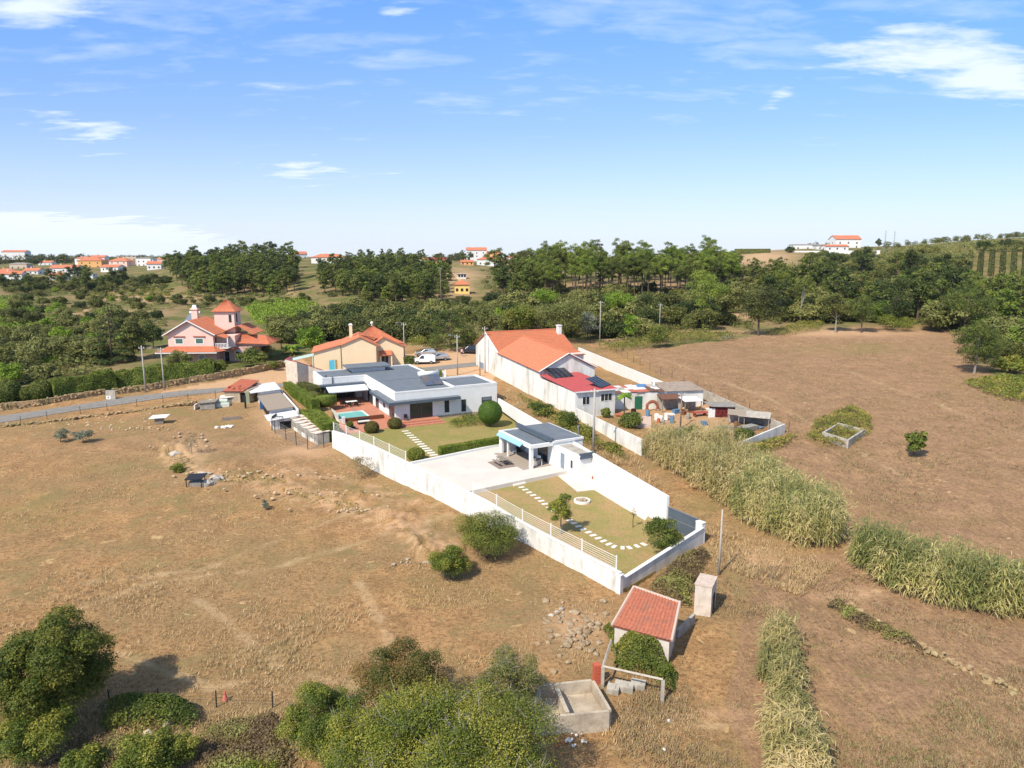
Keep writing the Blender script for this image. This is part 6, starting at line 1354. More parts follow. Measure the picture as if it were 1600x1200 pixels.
# ================================================================== far buildings
FARH = [
 # px, py(base), Y, w, d, h, roofh, wall, roof, hip, rz, storeys, label
 (140,419,470,15,10,5.5,2.2,'o','t',1,.1,2,'ochre house with a hipped orange roof in the village on the left'),
 (186,419,480,13,9,5.2,2.2,'p','t',1,-.1,2,'pinkish house with orange roof right of the ochre village house'),
 (98,426,450,16,9,3.2,1.8,'w','t',0,.15,1,'long white house with orange roof left of the ochre house'),
 (48,416+12,480,10,8,3.0,1.6,'w','t',0,.0,1,'small white house with orange roof under the dark round tree'),
 (28,421,520,12,8,4.5,.6,'c','g',1,.1,1,'cream flat looking house among trees on the far left'),
 (14,438,430,13,8,3.0,1.5,'w','t',0,.2,1,'white house low down at the left edge'),
 (20,402,900,28,14,7,2,'w','t',0,.1,1,'white building on the left skyline'),
 (225,417,490,10,9,6.5,.3,'w','g',1,0,2,'tall white cubic house in the village'),
 (210,414,500,12,9,5.5,.3,'w','g',1,.1,2,'white boxy house behind the village roofs'),
 (240,420,480,9,8,4,1.6,'w','t',0,.2,1,'white house with orange roof at the right end of the village'),
 (172,424,455,12,8,3,1.4,'w','t',0,-.1,1,'low white house in front of the pinkish village house'),
 (120,432,440,18,6,2.6,.2,'w','g',1,.1,1,'long low pale shed below the village houses'),
 (152,409,620,12,9,4,1.6,'w','t',0,.1,1,'white house just visible behind the ochre house'),
 (470,404,560,10,9,4.5,1.8,'w','t',0,.5,1,'white house with orange gable on the skyline right of the pine hill'),
 (512,410,470,22,11,3.4,2.2,'w','t',1,.0,1,'wide low house with orange hipped roof on the crest'),
 (745,403,640,18,12,7,2.5,'w','t',0,.1,2,'white villa with orange roofs on the centre skyline'),
 (770,405,640,12,10,5,2,'o','t',0,-.2,1,'ochre house beside the white villa on the skyline'),
 (762,416,520,16,10,4.5,2,'w','t',1,.0,1,'white house with columns below the skyline villa'),
 (684,413,560,16,9,3.4,1.8,'y','r',0,.1,1,'low yellow house with a red roof right of the wood'),
 (730,415,560,10,8,3,1.2,'o','t',0,.1,1,'small ochre house between the yellow and white houses'),
 (722,459,330,7,6,4.2,1.8,'y','t',1,.1,1,'small square yellow house with orange roof in the valley clearing'),
 (722,436,420,5,5,3,.2,'w','g',1,.2,1,'little white hut above the yellow valley house'),
 (820,404,800,16,12,5,2,'p','t',0,.2,1,'pinkish house far off left of the pine grove'),
 (903,486,212,9,8,3.4,.15,'w','g',1,-.1,1,'white flat roofed building glimpsed through the trees behind the orange roof'),
 (1325,389,450,16,11,6.5,2.4,'w','t',0,.0,2,'white house with orange roof alone on the right skyline'),
 (1308,392,440,14,8,3.0,1.0,'w','t',0,.0,1,'low annex with an orange roof in front of the skyline house'),
 (1262,391,480,20,8,4,.3,'w','g',1,.0,1,'long low white building left of the skyline house'),
 (1290,389,500,12,8,3.5,.3,'w','g',1,.0,1,'white block between the long white building and the skyline house'),
 (70,415,620,11,8,3,1.4,'w','t',0,.1,1,'small white house behind the umbrella pine in the village'),
 (128,410,700,14,9,4,1.6,'w','t',1,.0,1,'pale house with orange roof behind the ochre house, to its left'),
 (88,436,425,9,7,2.8,1.3,'w','t',0,-.2,1,'small white house lowest of the village, left of the pale shed'),
 (202,408,640,12,9,5,.3,'c','g',1,.1,2,'cream block far behind the tall white cubic house'),
 (250,411,560,10,8,3,1.3,'w','t',0,.1,1,'little white house at the foot of the left pine hill'),
 (5,428,470,11,8,3,1.4,'o','t',1,.1,1,'ochre low house cut by the left edge'),
 (655,406,700,12,9,3,1.3,'w','t',0,.1,1,'small white house on the crest left of the yellow one'),
 (800,407,650,11,8,3,1.4,'w','t',0,.2,1,'white house on the crest just left of the tall grove'),
 (785,412,560,9,8,3,1.4,'y','t',1,.1,1,'yellow house below the skyline left of the tall grove'),
 (845,405,760,13,9,4,1.5,'w','t',0,.0,1,'white house just showing above the left end of the grove'),
 (1283,392+72,255,5,5,2.8,.3,'w','g',1,.3,1,'white shed in the trees at the foot of the right slope'),
]
fm = {'w':m_white,'p':m_pink,'o':mat('ochre_render',(.72,.40,.16),.9),'y':mat('yellow_render',(.80,.58,.20),.9),'c':mat('beige_render',(.55,.45,.36),.9),'t':m_tile,'g':m_concrete,'r':m_red}
for (px,py,Y,w,d,h,rh,a,b,hip,rz,st,lab) in FARH:
    q = G(px,py); k = 1.0
    if q.y < Y*.93 or (q.y > Y*1.05 and q.y < Y*1.5): k = q.y/Y; Y = q.y; w *= k; d *= k; h *= k**.7; rh *= k; print('moved', lab[:30], round(q.y), round(k,2))
    p = atY(px,py,Y); p.x -= w/2; g = ground(p.x+w/2,Y)
    gable_house('village_house' if Y < 700 else 'distant_house', (p.x,Y,min(g,p.z+6) if abs(g-p.z) < 3 else p.z), rz, w, d, h, rh, fm[a], fm[b], lab, hip=bool(hip), storeys=st, chim=(b=='t'))
def hill_wall():
    A, B = atY(1240,394,455), atY(1375,394,440)
    wall_strip('estate_wall', [A[:2], B[:2]], [ground(A.x,A.y)+1.6, ground(B.x,B.y)+1.8], .4, m_white, 'long white wall below the house on the right skyline', inward=1, zlow=-2)
hill_wall()
for i,(px,t) in enumerate([(1382,360),(1396,361)]):
    p = atY(px,388,430); g = ground(p.x,p.y); zt = atY(px,t,430).z; r = empty('radio_mast', (p.x,p.y,g), 0, ['left','right'][i]+' one of the two thin masts on the right skyline', 'mast'); m = MB(); m.tube([(0,0,-1),(0,0,zt-g)],.12,5); m.build('mast_pole', m_metal, r); m = MB()
    for k in range(4): m.box(-.6,-.05,zt-g-1-k*1.6,.6,.05,zt-g-.85-k*1.6)
    m.build('antenna', m_metal, r)
# ================================================================== foliage
def unit(v): return v/np.maximum(np.linalg.norm(v, axis=-1, keepdims=True), 1e-9)
def leaves(pos, nrm, ln, wd, rng, droop=0.0):
    n = len(pos); r = unit(rng.normal(size=(n, 3))); nrm = unit(nrm); t = unit(np.cross(nrm, r)); 
    if droop: t = unit(t+np.array([0, 0, -droop])); 
    b = unit(np.cross(nrm, t)); k_ = rng.choice([.55,.8,1.0,1.35],n); L_ = (ln*k_*rng.uniform(.8, 1.2, n))[:, None]; W_ = (wd*k_*rng.uniform(.8, 1.2, n))[:, None]
    v = np.stack([pos-t*L_/2, pos+b*W_/2, pos+t*L_/2, pos-b*W_/2], 1).reshape(-1, 3)
    q = np.arange(4*n).reshape(n, 4); return v, q
def crown(clumps, n, ln, wd, seed, up=.35, rnd=.8, shell=.45, droop=0., low=-.5):
    """clumps: (x,y,z,r,squash). returns verts, quads, tint"""
    rng = np.random.default_rng(seed); C = np.array(clumps, float); w = C[:, 3]**2; w /= w.sum(); k = rng.choice(len(C), n, p=w)
    d = unit(rng.normal(size=(n, 3))); f = d[:, 2] < low; d[f, 2] *= -1
    rr = (shell+(1-shell)*rng.random(n)**.6)[:, None]; s = np.ones((n, 3)); s[:, 2] = C[k, 4]
    bump = 1+rng.normal(size=(n,1))*.10+.24*np.sin(d[:, :1]*9+k[:, None])*np.cos(d[:, 1:2]*8+k[:, None]*2)*np.cos(d[:, 2:3]*7)
    pos = C[k, :3]+d*rr*C[k, 3:4]*s*bump; nr = d*.8+rng.normal(size=(n, 3))*rnd*.6+np.array([0, 0, up])
    v, q = leaves(pos, nr, ln, wd, rng, droop)
    ct = rng.random(len(C)); ti = np.clip(.5+(ct[k]-.5)*.55+(rng.random(n)-.5)*.55, 0, 1); return v, q, np.repeat(ti, 4)
def blob_clumps(rx, ry, z0, z1, n, r, seed, sq=.8, flat=.0, hollow=.4):
    rng = np.random.default_rng(seed); out = []
    cz, rz = (z0+z1)/2, (z1-z0)/2
    while len(out) < n:
        d = unit(rng.normal(size=(1, 3)))[0]; k = hollow+(1-hollow)*rng.random()**.5
        x, y, z = d[0]*rx*k, d[1]*ry*k, cz+d[2]*rz*k
        if flat and z < cz-rz*flat: continue
        out.append((x, y, z, r*rng.uniform(.65, 1.25), sq))
    return out
def trunk_mesh(h, r0, clumps, seed, limbs=6, lean=.05, base_split=0.45, name='trunk', m=None, parent=None):
    R = random.Random(seed); mb = MB(); pts = [(0, 0, -.5)]; x = y = 0
    for i in range(1, 6): x += R.uniform(-lean, lean)*h/5; y += R.uniform(-lean, lean)*h/5; pts.append((x, y, h*i/5))
    mb.tube(pts, [r0*1.25]+[r0*(1-.7*i/5) for i in range(1, 6)], 7)
    cl = list(clumps); R.shuffle(cl)
    for c in cl[:limbs]:
        t = R.uniform(base_split, .9); k = t*5; i = min(4, int(k)); a = Vector(pts[i]).lerp(Vector(pts[i+1]), k-i) if i < 5 else Vector(pts[5]); b = Vector(c[:3]); mid = a.lerp(b, .5)+Vector((0, 0, -.08*(b-a).length))
        mb.tube([a, mid, b], [r0*.4, r0*.28, r0*.1], 5)
    o = mb.build(name, m or m_bark, parent); return o
CHILD = {}
def plant(name, label, cat, clumps, n, ln, wd, lm, seed, trunk=None, loc=(0,0,0), group=None, link=True, tm=None, limbs=6, crown_name='crown', **kw):
    r = empty(name, loc, 0, label, cat, group); v, q, t = crown(clumps, n, ln, wd, seed, **kw)
    c = pymesh(crown_name, v, q, lm, r, t); ch = [c]
    if trunk: ch.append(trunk_mesh(trunk[0], trunk[1], clumps, seed, limbs, m=tm, parent=r))
    CHILD[r.name] = ch; return r
def inst(p, loc, s=1., rz=0., label=None, group=None, cat=None, sz=None, first={}):
    """place the prototype itself the first time, copies afterwards"""
    if p.name not in first: first[p.name] = 1; r = p
    else:
        r = p.copy(); COL.objects.link(r); chs = []
        for c in CHILD[p.name]: d = c.copy(); COL.objects.link(d); d.parent = r; chs.append(d)
        CHILD[r.name] = chs
        if 'group' in r.keys() and not group: del r['group']
    r.location = loc; r.rotation_euler = (0, 0, rz); r.scale = (s, s, sz or s); tag(r, label, cat, group); return r
lf_pine = leafmat('pine_needles', ((.050,.075,.017), (.118,.150,.028), (.22,.24,.052)))
lf_pine2 = leafmat('pine_needles_yellowish', ((0.105,0.161,0.022), (0.175,0.241,0.034), (0.280,0.322,0.054)))
lf_scrub = leafmat('evergreen_scrub_leaves', ((.042,.052,.015), (.098,.110,.025), (.19,.195,.048)))
lf_oliv = leafmat('olive_scrub_leaves', ((0.109,0.124,0.033), (0.178,0.190,0.052), (0.265,0.255,0.080)))
lf_bright = leafmat('fresh_green_leaves', ((0.074,0.150,0.011), (0.150,0.243,0.019), (0.255,0.335,0.038)))
lf_yel = leafmat('yellow_green_leaves', ((0.088,0.126,0.016), (0.167,0.193,0.028), (0.264,0.251,0.048)))
lf_near = leafmat('shrub_leaves', ((.042,.070,.012), (.110,.145,.024), (.24,.235,.045)), var=.12)
lf_deep = leafmat('deep_green_leaves', ((0.044,0.074,0.010), (0.106,0.126,0.016), (0.225,0.200,0.032)), var=.1, trans=.18)
lf_near2 = leafmat('shrub_leaves_yellowing', ((.045,.072,.010), (.135,.175,.024), (.33,.30,.05)), var=.12)
lf_red = leafmat('shrub_leaves_reddish', ((.045,.07,.014), (.10,.11,.022), (.26,.14,.05)), var=.05)
lf_grey = leafmat('silver_leaves', ((.12,.14,.09), (.20,.22,.15), (.32,.33,.25)))
lf_dry = leafmat('dry_leaves', ((0.180,0.140,0.070), (0.300,0.238,0.112), (0.450,0.350,0.182)))
lf_reed = leafmat('reed_leaves', ((.20,.20,.07), (.42,.36,.14), (.62,.49,.26)), trans=.25, var=0)
lf_reedg = leafmat('reed_leaves_green', ((.16,.19,.06), (.37,.36,.12), (.60,.50,.24)), trans=.25, var=0)
lf_lane = leafmat('lane_hedge_leaves', ((.06,.095,.014), (.14,.19,.028), (.26,.29,.055)), var=.1)
lf_hedge = leafmat('clipped_hedge_leaves', ((0.076,0.128,0.014), (0.153,0.201,0.024), (0.255,0.276,0.048)), var=.1)
lf_dark = leafmat('dark_conifer_leaves', ((.030,.045,.014), (.060,.085,.020), (.115,.145,.035)))
lf_bramble = leafmat('bramble_leaves', ((0.099,0.112,0.022), (0.182,0.195,0.034), (0.330,0.270,0.067)), var=.1)
lf_purple = leafmat('bramble_leaves_reddish', ((0.135,0.090,0.056), (0.210,0.165,0.070), (0.255,0.300,0.070)), var=.1)
lf_vine = leafmat('vine_leaves', ((.13,.20,.02), (.21,.29,.03), (.32,.36,.06)))
# ---- prototypes
def pine_proto(i, h, bare, rx, lm, n, label, name='pine_tree', ln=.5):
    cl = blob_clumps(rx*.85, rx*.85, h*bare, h, 30, rx*.30, 100+i, .7, flat=.95, hollow=.3)
    return plant(name, label, 'pine tree', cl, n, ln, ln*.30, lm, 200+i, (h*.9, .17+.006*h), (0,0,0), limbs=9, up=.55, rnd=1.0, shell=.35)
PT = [pine_proto(0, 16, .50, 3.9, lf_pine, 5600, 'tall pine', 'tall_pine'), pine_proto(1, 15, .46, 3.6, lf_pine, 5200, 'tall pine', 'tall_pine'), pine_proto(2, 17, .52, 4.3, lf_pine2, 6000, 'tall pine', 'tall_pine')]
PS = [pine_proto(3, 9, .2, 2.9, lf_pine, 2600, 'pine', 'young_pine', ln=.6), pine_proto(4, 8, .15, 2.6, lf_pine2, 2400, 'pine', 'young_pine', ln=.6), pine_proto(5, 10, .3, 3.0, lf_pine, 2700, 'pine', 'hill_pine', ln=.6), pine_proto(6, 8.5, .25, 3.2, lf_dark, 2700, 'pine', 'hill_pine', ln=.6)]
def bush_proto(i, r, h, lm, n, ln, name='scrub_bush', cat='bush', k=22, hol=.5):
    cl = blob_clumps(r*.85, r*.85, h*.15, h*.85, k, r*.3, 300+i, .8, hollow=hol)+[(0,0,h*.45,r*.75,h*.5/r)]
    return plant(name, 'bush', cat, cl, n, ln, ln*.55, lm, 400+i, (h*.55, .12), (0,0,0), limbs=5, up=.3, shell=.5)
BS = [bush_proto(0, 3.4, 4.2, lf_scrub, 4200, .40, 'dark_scrub_bush'), bush_proto(1, 2.8, 3.4, lf_scrub, 3600, .36, 'evergreen_bush'), bush_proto(2, 3.7, 5.0, lf_oliv, 4400, .42, 'greygreen_scrub_tree'), bush_proto(3, 2.5, 2.6, lf_oliv, 3000, .34, 'olive_scrub_bush'), bush_proto(4, 3.2, 4.0, lf_dark, 4000, .40, 'deepgreen_scrub_tree'), bush_proto(5, 2.6, 3.2, lf_bright, 3400, .34, 'bright_scrub_bush'), bush_proto(6, 2.8, 3.0, lf_yel, 3400, .36, 'yellowish_scrub_bush')]  # generic scrub variants differing in size and leaf colour, no particular species
for p in PT+PS+BS: pass
CLEAR = [(698,420,748,466),(738,392,802,424),(664,402,702,418),(500,396,566,414),(462,394,496,410),(88,396,250,434),(0,412,60,440),(1250,370,1390,398),(1160,400,1262,428),(1500,392,1615,438)]
def px_scatter(poly, n, dmin, seed, yw=None):
    R = np.random.default_rng(seed); xs = [p[0] for p in poly]; ys = [p[1] for p in poly]; out = []; tries = 0
    while len(out) < n and tries < n*60:
        tries += 1; x, y = R.uniform(min(xs), max(xs)), R.uniform(min(ys), max(ys))
        if not inpoly(np.array([x]), np.array([y]), poly)[0]: continue
        if any(a < x < c and b < y < d for a, b, c, d in CLEAR): continue
        if any(abs(x-a)*1.0 < dmin and abs(y-b)*2.2 < dmin for a, b in out): continue
        out.append((x, y))
    return out
KINDW = {'tall_pine':'tall bare trunked pine','young_pine':'bushy green pine','hill_pine':'dark open pine','dark_scrub_bush':'dark rounded bush','evergreen_bush':'dark low bush','greygreen_scrub_tree':'grey green rounded tree','olive_scrub_bush':'olive low bush','deepgreen_scrub_tree':'deep green rounded tree','bright_scrub_bush':'bright green bush','yellowish_scrub_bush':'yellowish bush'}
def wood(poly, n, dmin, protos, seed, label, group, smin=.8, smax=1.2, weights=None, cat=None):
    R = random.Random(seed); c = 0
    for (x, y) in px_scatter(poly, n, dmin, seed):
        p = G(x, y)
        if p.y > 3000: continue
        pr = R.choices(protos, weights)[0]; tx = (x-min(q[0] for q in poly))/(max(q[0] for q in poly)-min(q[0] for q in poly)); ty = (y-min(q[1] for q in poly))/(max(q[1] for q in poly)-min(q[1] for q in poly))
        lb = KINDW[pr.name.split('.')[0]]+' '+label+', '+['backmost','back','middle','front','frontmost'][min(4,int(ty*5))]+' row, '+['far left','left','left of centre','centre','right of centre','right','far right'][min(6,int(tx*7))]
        s = R.uniform(smin, smax); inst(pr, (p.x, p.y, p.z-.1), s, R.uniform(0, 6.28), lb, group, cat, sz=s*R.uniform(.85, 1.15)); c += 1
    return c
cnt = [0]*12
cnt[0] = wood([(255,420),(300,408),(400,402),(452,405),(462,440),(462,458),(400,464),(310,462),(270,440)], 130, 9, PS, 1, 'in the left hill wood', 'pines of the left hill wood', .95, 1.35, cat='pine tree')
cnt[1] = wood([(506,424),(560,412),(640,411),(700,421),(712,440),(700,468),(640,478),(560,468),(506,458),(496,440)], 150, 9, PS, 2, 'in the middle wood', 'pines of the middle wood', .75, 1.05, cat='pine tree')
cnt[2] = wood([(800,452),(860,436),(980,432),(1090,432),(1150,440),(1150,466),(1060,470),(950,470),(850,470)], 105, 9, PT, 3, 'in the tall grove', 'tall pines of the grove', .78, 1.02, cat='pine tree')
wood([(762,440),(850,425),(860,468),(790,475)], 20, 10, PS, 33, 'left of the tall grove', 'small pines beside the grove', 1.1, 1.6, cat='pine tree')
wood([(1080,442),(1150,436),(1262,432),(1262,470),(1180,480),(1090,484)], 34, 13, [BS[i] for i in (0,4,2,1)]+[PS[0]], 41, 'right of the grove', 'trees between the grove and the terraces', 1.0, 1.6, cat='tree')
wood([(830,462),(1150,458),(1160,486),(830,490)], 40, 14, [BS[i] for i in (0,1,4,2)], 42, 'at the feet of the tall pines', 'bushes at the feet of the tall pines', .8, 1.2, cat='bush')
# scattered bushes of the valley
g1 = [0,1,2,3,4,6]
wood([(0,455),(120,452),(250,470),(262,500),(225,540),(120,580),(0,600)], 95, 13, [BS[i] for i in (0,1,2,3,4,0,1,5)], 4, 'left of the pink house', 'scrub bushes left of the pink house', .65, 1.15, cat='bush')
wood([(430,522),(500,512),(512,494),(640,492),(690,505),(660,535),(560,535),(440,535)], 60, 13, [BS[i] for i in (0,1,2,4,0)], 5, 'behind the yellow house', 'bushes behind the yellow house', .9, 1.4, cat='bush')
wood([(560,470),(720,470),(790,470),(800,500),(700,510),(600,495)], 34, 13, [BS[i] for i in (0,1,2,4,3)], 6, 'below the middle wood', 'bushes below the middle wood', .6, 1.1, cat='bush')
wood([(770,485),(960,475),(1150,475),(1150,505),(1040,524),(960,532),(780,520)], 46, 17, [BS[i] for i in (0,2,4,1,5,2)], 7, 'below the tall pines', 'bushes of the thicket below the tall pines', 1.1, 1.8, cat='bush')
wood([(1170,455),(1250,440),(1480,425),(1500,470),(1480,520),(1400,505),(1200,505)], 110, 14, [BS[i] for i in (0,1,2,4,5,0,2)]+[PS[0],PS[3]], 8, 'behind the right field', 'trees and bushes behind the right field', 1.1, 1.75, cat='bush')
wood([(1490,455),(1640,450),(1660,520),(1640,590),(1560,560),(1500,510)], 34, 18, [BS[i] for i in (2,6,3,5,0)]+[PS[1]], 9, 'on the right bank', 'bushes on the right hand bank', 1.0, 1.6, cat='bush')
wood([(1505,512),(1545,552),(1572,588),(1640,598),(1640,510),(1560,500)], 26, 15, [BS[i] for i in (0,2,1,6,3)]+[PS[1]], 43, 'beside the lone young pine', 'bushes at the right edge of the brown field', .7, 1.2, cat='bush')
wood([(1440,482),(1500,478),(1640,470),(1640,505),(1500,515)], 28, 14, [PS[0],PS[1],BS[0],BS[2],BS[4]], 44, 'by the right edge', 'trees of the mass at the right edge', 1.1, 1.6, cat='tree')
wood([(1250,405),(1380,400),(1500,395),(1600,384),(1640,380),(1640,400),(1480,425),(1260,432)], 60, 12, [BS[i] for i in (3,2,1,4)], 10, 'on the right hillside', 'bushes on the right hillside', .9, 1.6, cat='bush')
wood([(0,442),(60,440),(130,440),(250,436),(262,446),(180,456),(80,458),(0,460)], 46, 11, [BS[0],BS[1],BS[4],PS[0],PS[3]], 11, 'below the village', 'trees below the village', .7, 1.1, cat='tree')
wood([(100,445),(250,440),(280,462),(300,470),(120,468)], 34, 10, [BS[1],BS[3],BS[6]], 12, 'on the heath by the village', 'low bushes on the heath', .35, .7, cat='bush')
wood([(480,400),(700,400),(860,402),(860,420),(700,412),(480,406)], 40, 9, [PS[0],PS[3],BS[4]], 14, 'on the centre crest', 'trees along the centre crest', .8, 1.3, cat='tree')
wood([(270,468),(400,472),(480,462),(480,476),(380,478),(280,482)], 26, 9, [BS[1],BS[3],BS[0]], 15, 'at the foot of the left wood', 'bushes at the foot of the left wood', .4, .7, cat='bush')
def cover(poly, n, r, hm, seed, label, lm, ln=.42, per=70, name='scrub_cover'):
    R = np.random.default_rng(seed); pts = [G(x, y) for x, y in px_scatter(poly, n, 1.5, seed)]; pts = [p for p in pts if p.y < 1500]; c = sum(pts, Vector())/len(pts); cl = []
    for p in pts:
        for j in range(3): q = r*R.uniform(.5, 1.1); cl.append((p.x-c.x+R.normal()*r*.8, p.y-c.y+R.normal()*r*.8, p.z-c.z+q*hm*.4, q, hm))
    v, q, t = crown(cl, len(cl)*per//3*2, ln, ln*.55, seed, shell=.6, low=-.1); o = pymesh(name, v, q, lm, None, t); o.location = c; tag(o, label, 'scrub', kind='stuff')
cover([(0,440),(130,440),(262,448),(285,470),(262,500),(225,545),(120,590),(0,605)], 330, 1.5, .75, 1, 'rough green undergrowth filling the slope left of the pink house', lf_oliv)
cover([(0,455),(130,470),(230,505),(200,560),(0,600)], 160, 1.5, .8, 2, 'dark undergrowth between the bushes left of the pink house', lf_scrub)
cover([(430,516),(505,505),(515,480),(640,478),(770,470),(800,500),(700,535),(640,540),(560,530),(440,540)], 260, 1.5, .8, 3, 'green undergrowth in the valley behind the yellow house', lf_scrub)
cover([(770,468),(960,462),(1200,470),(1240,505),(1130,520),(960,532),(780,522)], 260, 1.5, .8, 4, 'green undergrowth below the tall pines', lf_scrub)
cover([(1180,440),(1500,410),(1640,430),(1640,500),(1500,540),(1470,515),(1400,505),(1200,508)], 360, 1.6, .8, 5, 'green undergrowth behind the right field', lf_oliv)
cover([(1240,402),(1400,390),(1640,374),(1640,430),(1500,428),(1240,440)], 420, 1.9, .6, 6, 'low green scrub on the right hillside', lf_oliv, ln=.6)
cover([(250,462),(480,458),(480,478),(300,482)], 90, 1.3, .6, 7, 'low scrub at the foot of the left pine wood', lf_oliv, ln=.5)
cover([(0,440),(260,434),(262,450),(0,458)], 100, 1.8, .8, 8, 'dark trees and scrub below the village', lf_scrub, ln=.7)
cover([(120,445),(250,436),(290,462),(130,470)], 120, 1.2, .45, 9, 'low heath on the open slope right of the village', lf_bramble, ln=.5)
cover([(740,425),(860,418),(1000,470),(780,470)], 100, 1.8, .8, 10, 'green scrub left of the tall pine grove', lf_scrub, ln=.5)
cover([(505,415),(700,412),(712,470),(505,464)], 110, 1.6, .7, 11, 'dark scrub on the floor of the middle wood', lf_scrub, ln=.5)
cover([(262,425),(455,410),(460,460),(300,460)], 110, 1.6, .7, 12, 'dark scrub on the floor of the left hill wood', lf_scrub, ln=.5)
cover([(1160,402),(1262,402),(1262,428),(1160,430)], 150, .55, .6, 13, 'low dry shrubs in rows on the ploughed terraces', lf_dry, ln=.4, per=36, name='dry_shrubs')
# far skyline woods: one mass each
def far_wood(px0, px1, py, Y, n, h, seed, label, lm):
    R = np.random.default_rng(seed); V, Q, T, o = [], [], [], 0; cl = []
    c0 = atY((px0+px1)/2, py, Y)
    for i in range(n):
        a = atY(R.uniform(px0, px1), py, Y*R.uniform(.93, 1.1)); g = ground(a.x, a.y); hh = h*R.uniform(.6, 1.25); r = hh*.42
        cl += [(a.x-c0.x, a.y-c0.y, g+hh*.55-c0.z, r, .8), (a.x-c0.x+R.uniform(-r, r), a.y-c0.y, g+hh*.2-c0.z, r*1.1, .7)]
    v, q, t = crown(cl, n*200, h*.13, h*.08, seed); ob = pymesh('far_wood', v, q, lm, None, t); ob.location = c0; tag(ob, label, 'woodland', kind='stuff')
far_wood(-60, 130, 410, 950, 110, 13, 1, 'dark far off wood on the left skyline', lf_scrub); far_wood(130, 340, 409, 1150, 80, 11, 2, 'thin bluish wood on the skyline behind the village', lf_scrub)
far_wood(600, 900, 404, 900, 110, 10, 3, 'dark trees on the skyline round the white villa', lf_scrub); far_wood(1380, 1640, 383, 480, 110, 4, 4, 'low trees along the crest of the right hill', lf_scrub); far_wood(1240, 1300, 393, 560, 8, 6, 5, 'dark trees on the skyline left of the long white building', lf_scrub)
# ---- single recognisable trees of the middle distance
def twigs(r, cl, n, seed, m):
    rng = np.random.default_rng(seed); C = np.array(cl)[:-2]; k = rng.choice(len(C), n); d = unit(rng.normal(size=(n,3))+np.array([0,-.3,.7])); a = C[k,:3]+d*C[k,3:4]*.5; b = C[k,:3]+d*C[k,3:4]*rng.uniform(1.0,1.35,(n,1)); s = unit(np.cross(d, rng.normal(size=(n,3))))*.012
    v = np.stack([a-s*1.5,a+s*1.5,b+s*.4,b-s*.4],1).reshape(-1,3); o = pymesh('twigs', v, np.arange(4*n).reshape(n,4), m, r)
def tree_at(px, py, top, rpx, lm, seed, label, name='tree', cat='tree', n=5000, ln=.35, bare=.15, k=22, asp=1.0, trunk=True, sq=.8, tm=None, shell=.5, hol=.45, flat=0, wf=.5, csize=.34, limbs=6, up=.35, tw=0):
    p = G(px, py); zt = vplane(px, top, p, p+Vector((1, 0, 0))).z-p.z; r = rpx/pxm((p.x, p.y, p.z+zt/2))
    cl = blob_clumps(r*.82, r*.82*asp, zt*bare+r*csize*.4, zt-r*csize*.55, k, r*csize, seed, sq, flat=flat, hollow=hol)
    if not flat: cl.append((0, 0, zt*(bare+1)/2, r*.66, min(1.6, zt*(1-bare)/2/r))); cl.append((r*.2, -r*.15, zt*(bare*.8+1*.2)+zt*.1, r*.6, .6))
    t = plant(name, label, cat, cl, n, ln, ln*wf, lm, seed+1, (zt*.7, max(.05, zt*.02)) if trunk else None, (p.x, p.y, p.z-.05), tm=tm, shell=shell, limbs=limbs, up=up)
    if tw: twigs(t, cl, tw, seed, m_barkgrey)
    return t
tree_at(490,556,504,26,lf_bright,501,'rounded bright green tree between the pink and yellow houses',n=5000,ln=.42)
tree_at(440,545,500,24,lf_oliv,502,'olive green tree right of the pink house',n=4500,ln=.4)
tree_at(396,574,543,28,lf_near,503,'spreading dark green tree in the pink house garden',n=5000,ln=.35,asp=.8)
tree_at(210,562,500,24,lf_scrub,504,'dark tree left of the pink house',n=4200,ln=.4); tree_at(240,545,502,22,lf_dark,505,'dark tree hiding the left corner of the pink house',n=4000,ln=.4)
tree_at(282,582,545,22,lf_oliv,506,'light olive shrub in front of the pink house',n=4200,ln=.3); tree_at(318,585,560,20,lf_near,507,'green shrub under the pink house windows',n=3500,ln=.3); tree_at(345,584,562,12,lf_yel,508,'yellowish shrub at the pink house corner',n=2000,ln=.3,trunk=False)
tree_at(429,578,562,8,lf_near,509,'small round bush above the stone retaining wall',n=1500,ln=.25); tree_at(415,556,538,16,lf_oliv,510,'grey green bush by the right wing of the pink house',n=2500,ln=.3)
tree_at(812,525,470,30,lf_yel,511,'yellow green bushy tree behind the orange roofs',n=6500,ln=.42); tree_at(762,530,468,24,lf_oliv,512,'green tree between the cedar and the yellow green tree',n=5000,ln=.42); tree_at(849,492,451,26,lf_bright,513,'bright green umbrella shaped tree left of the flat white building',n=4800,ln=.4,bare=.45)
tree_at(880,535,462,42,lf_oliv,514,'large grey green tree behind the orange roof',n=8000,ln=.4); tree_at(918,530,485,20,lf_grey,515,'silvery leafless looking tree beside the large grey green tree',n=3000,ln=.35); tree_at(965,500,453,27,lf_bright,516,'bright green rounded pine in front of the grove',n=4800,ln=.42,bare=.4)
tree_at(1100,510,418,34,lf_pine2,517,'big light green pine standing in front of the tall grove','pine_tree','pine tree',n=9000,ln=.5,bare=.3,wf=.3); tree_at(1010,520,450,24,lf_dark,518,'dark conical tree in the thicket below the grove',n=4500,ln=.4); tree_at(985,535,488,14,lf_bright,519,'small bright green tree at the edge of the thicket',n=2500,ln=.35)
tree_at(1185,525,440,34,lf_scrub,520,'large dark oak left of the bare trunks by the right field',n=8500,ln=.42); tree_at(1028,543,505,22,lf_near,521,'dark bush on the wall at the top of the right field',n=4500,ln=.3,trunk=False)
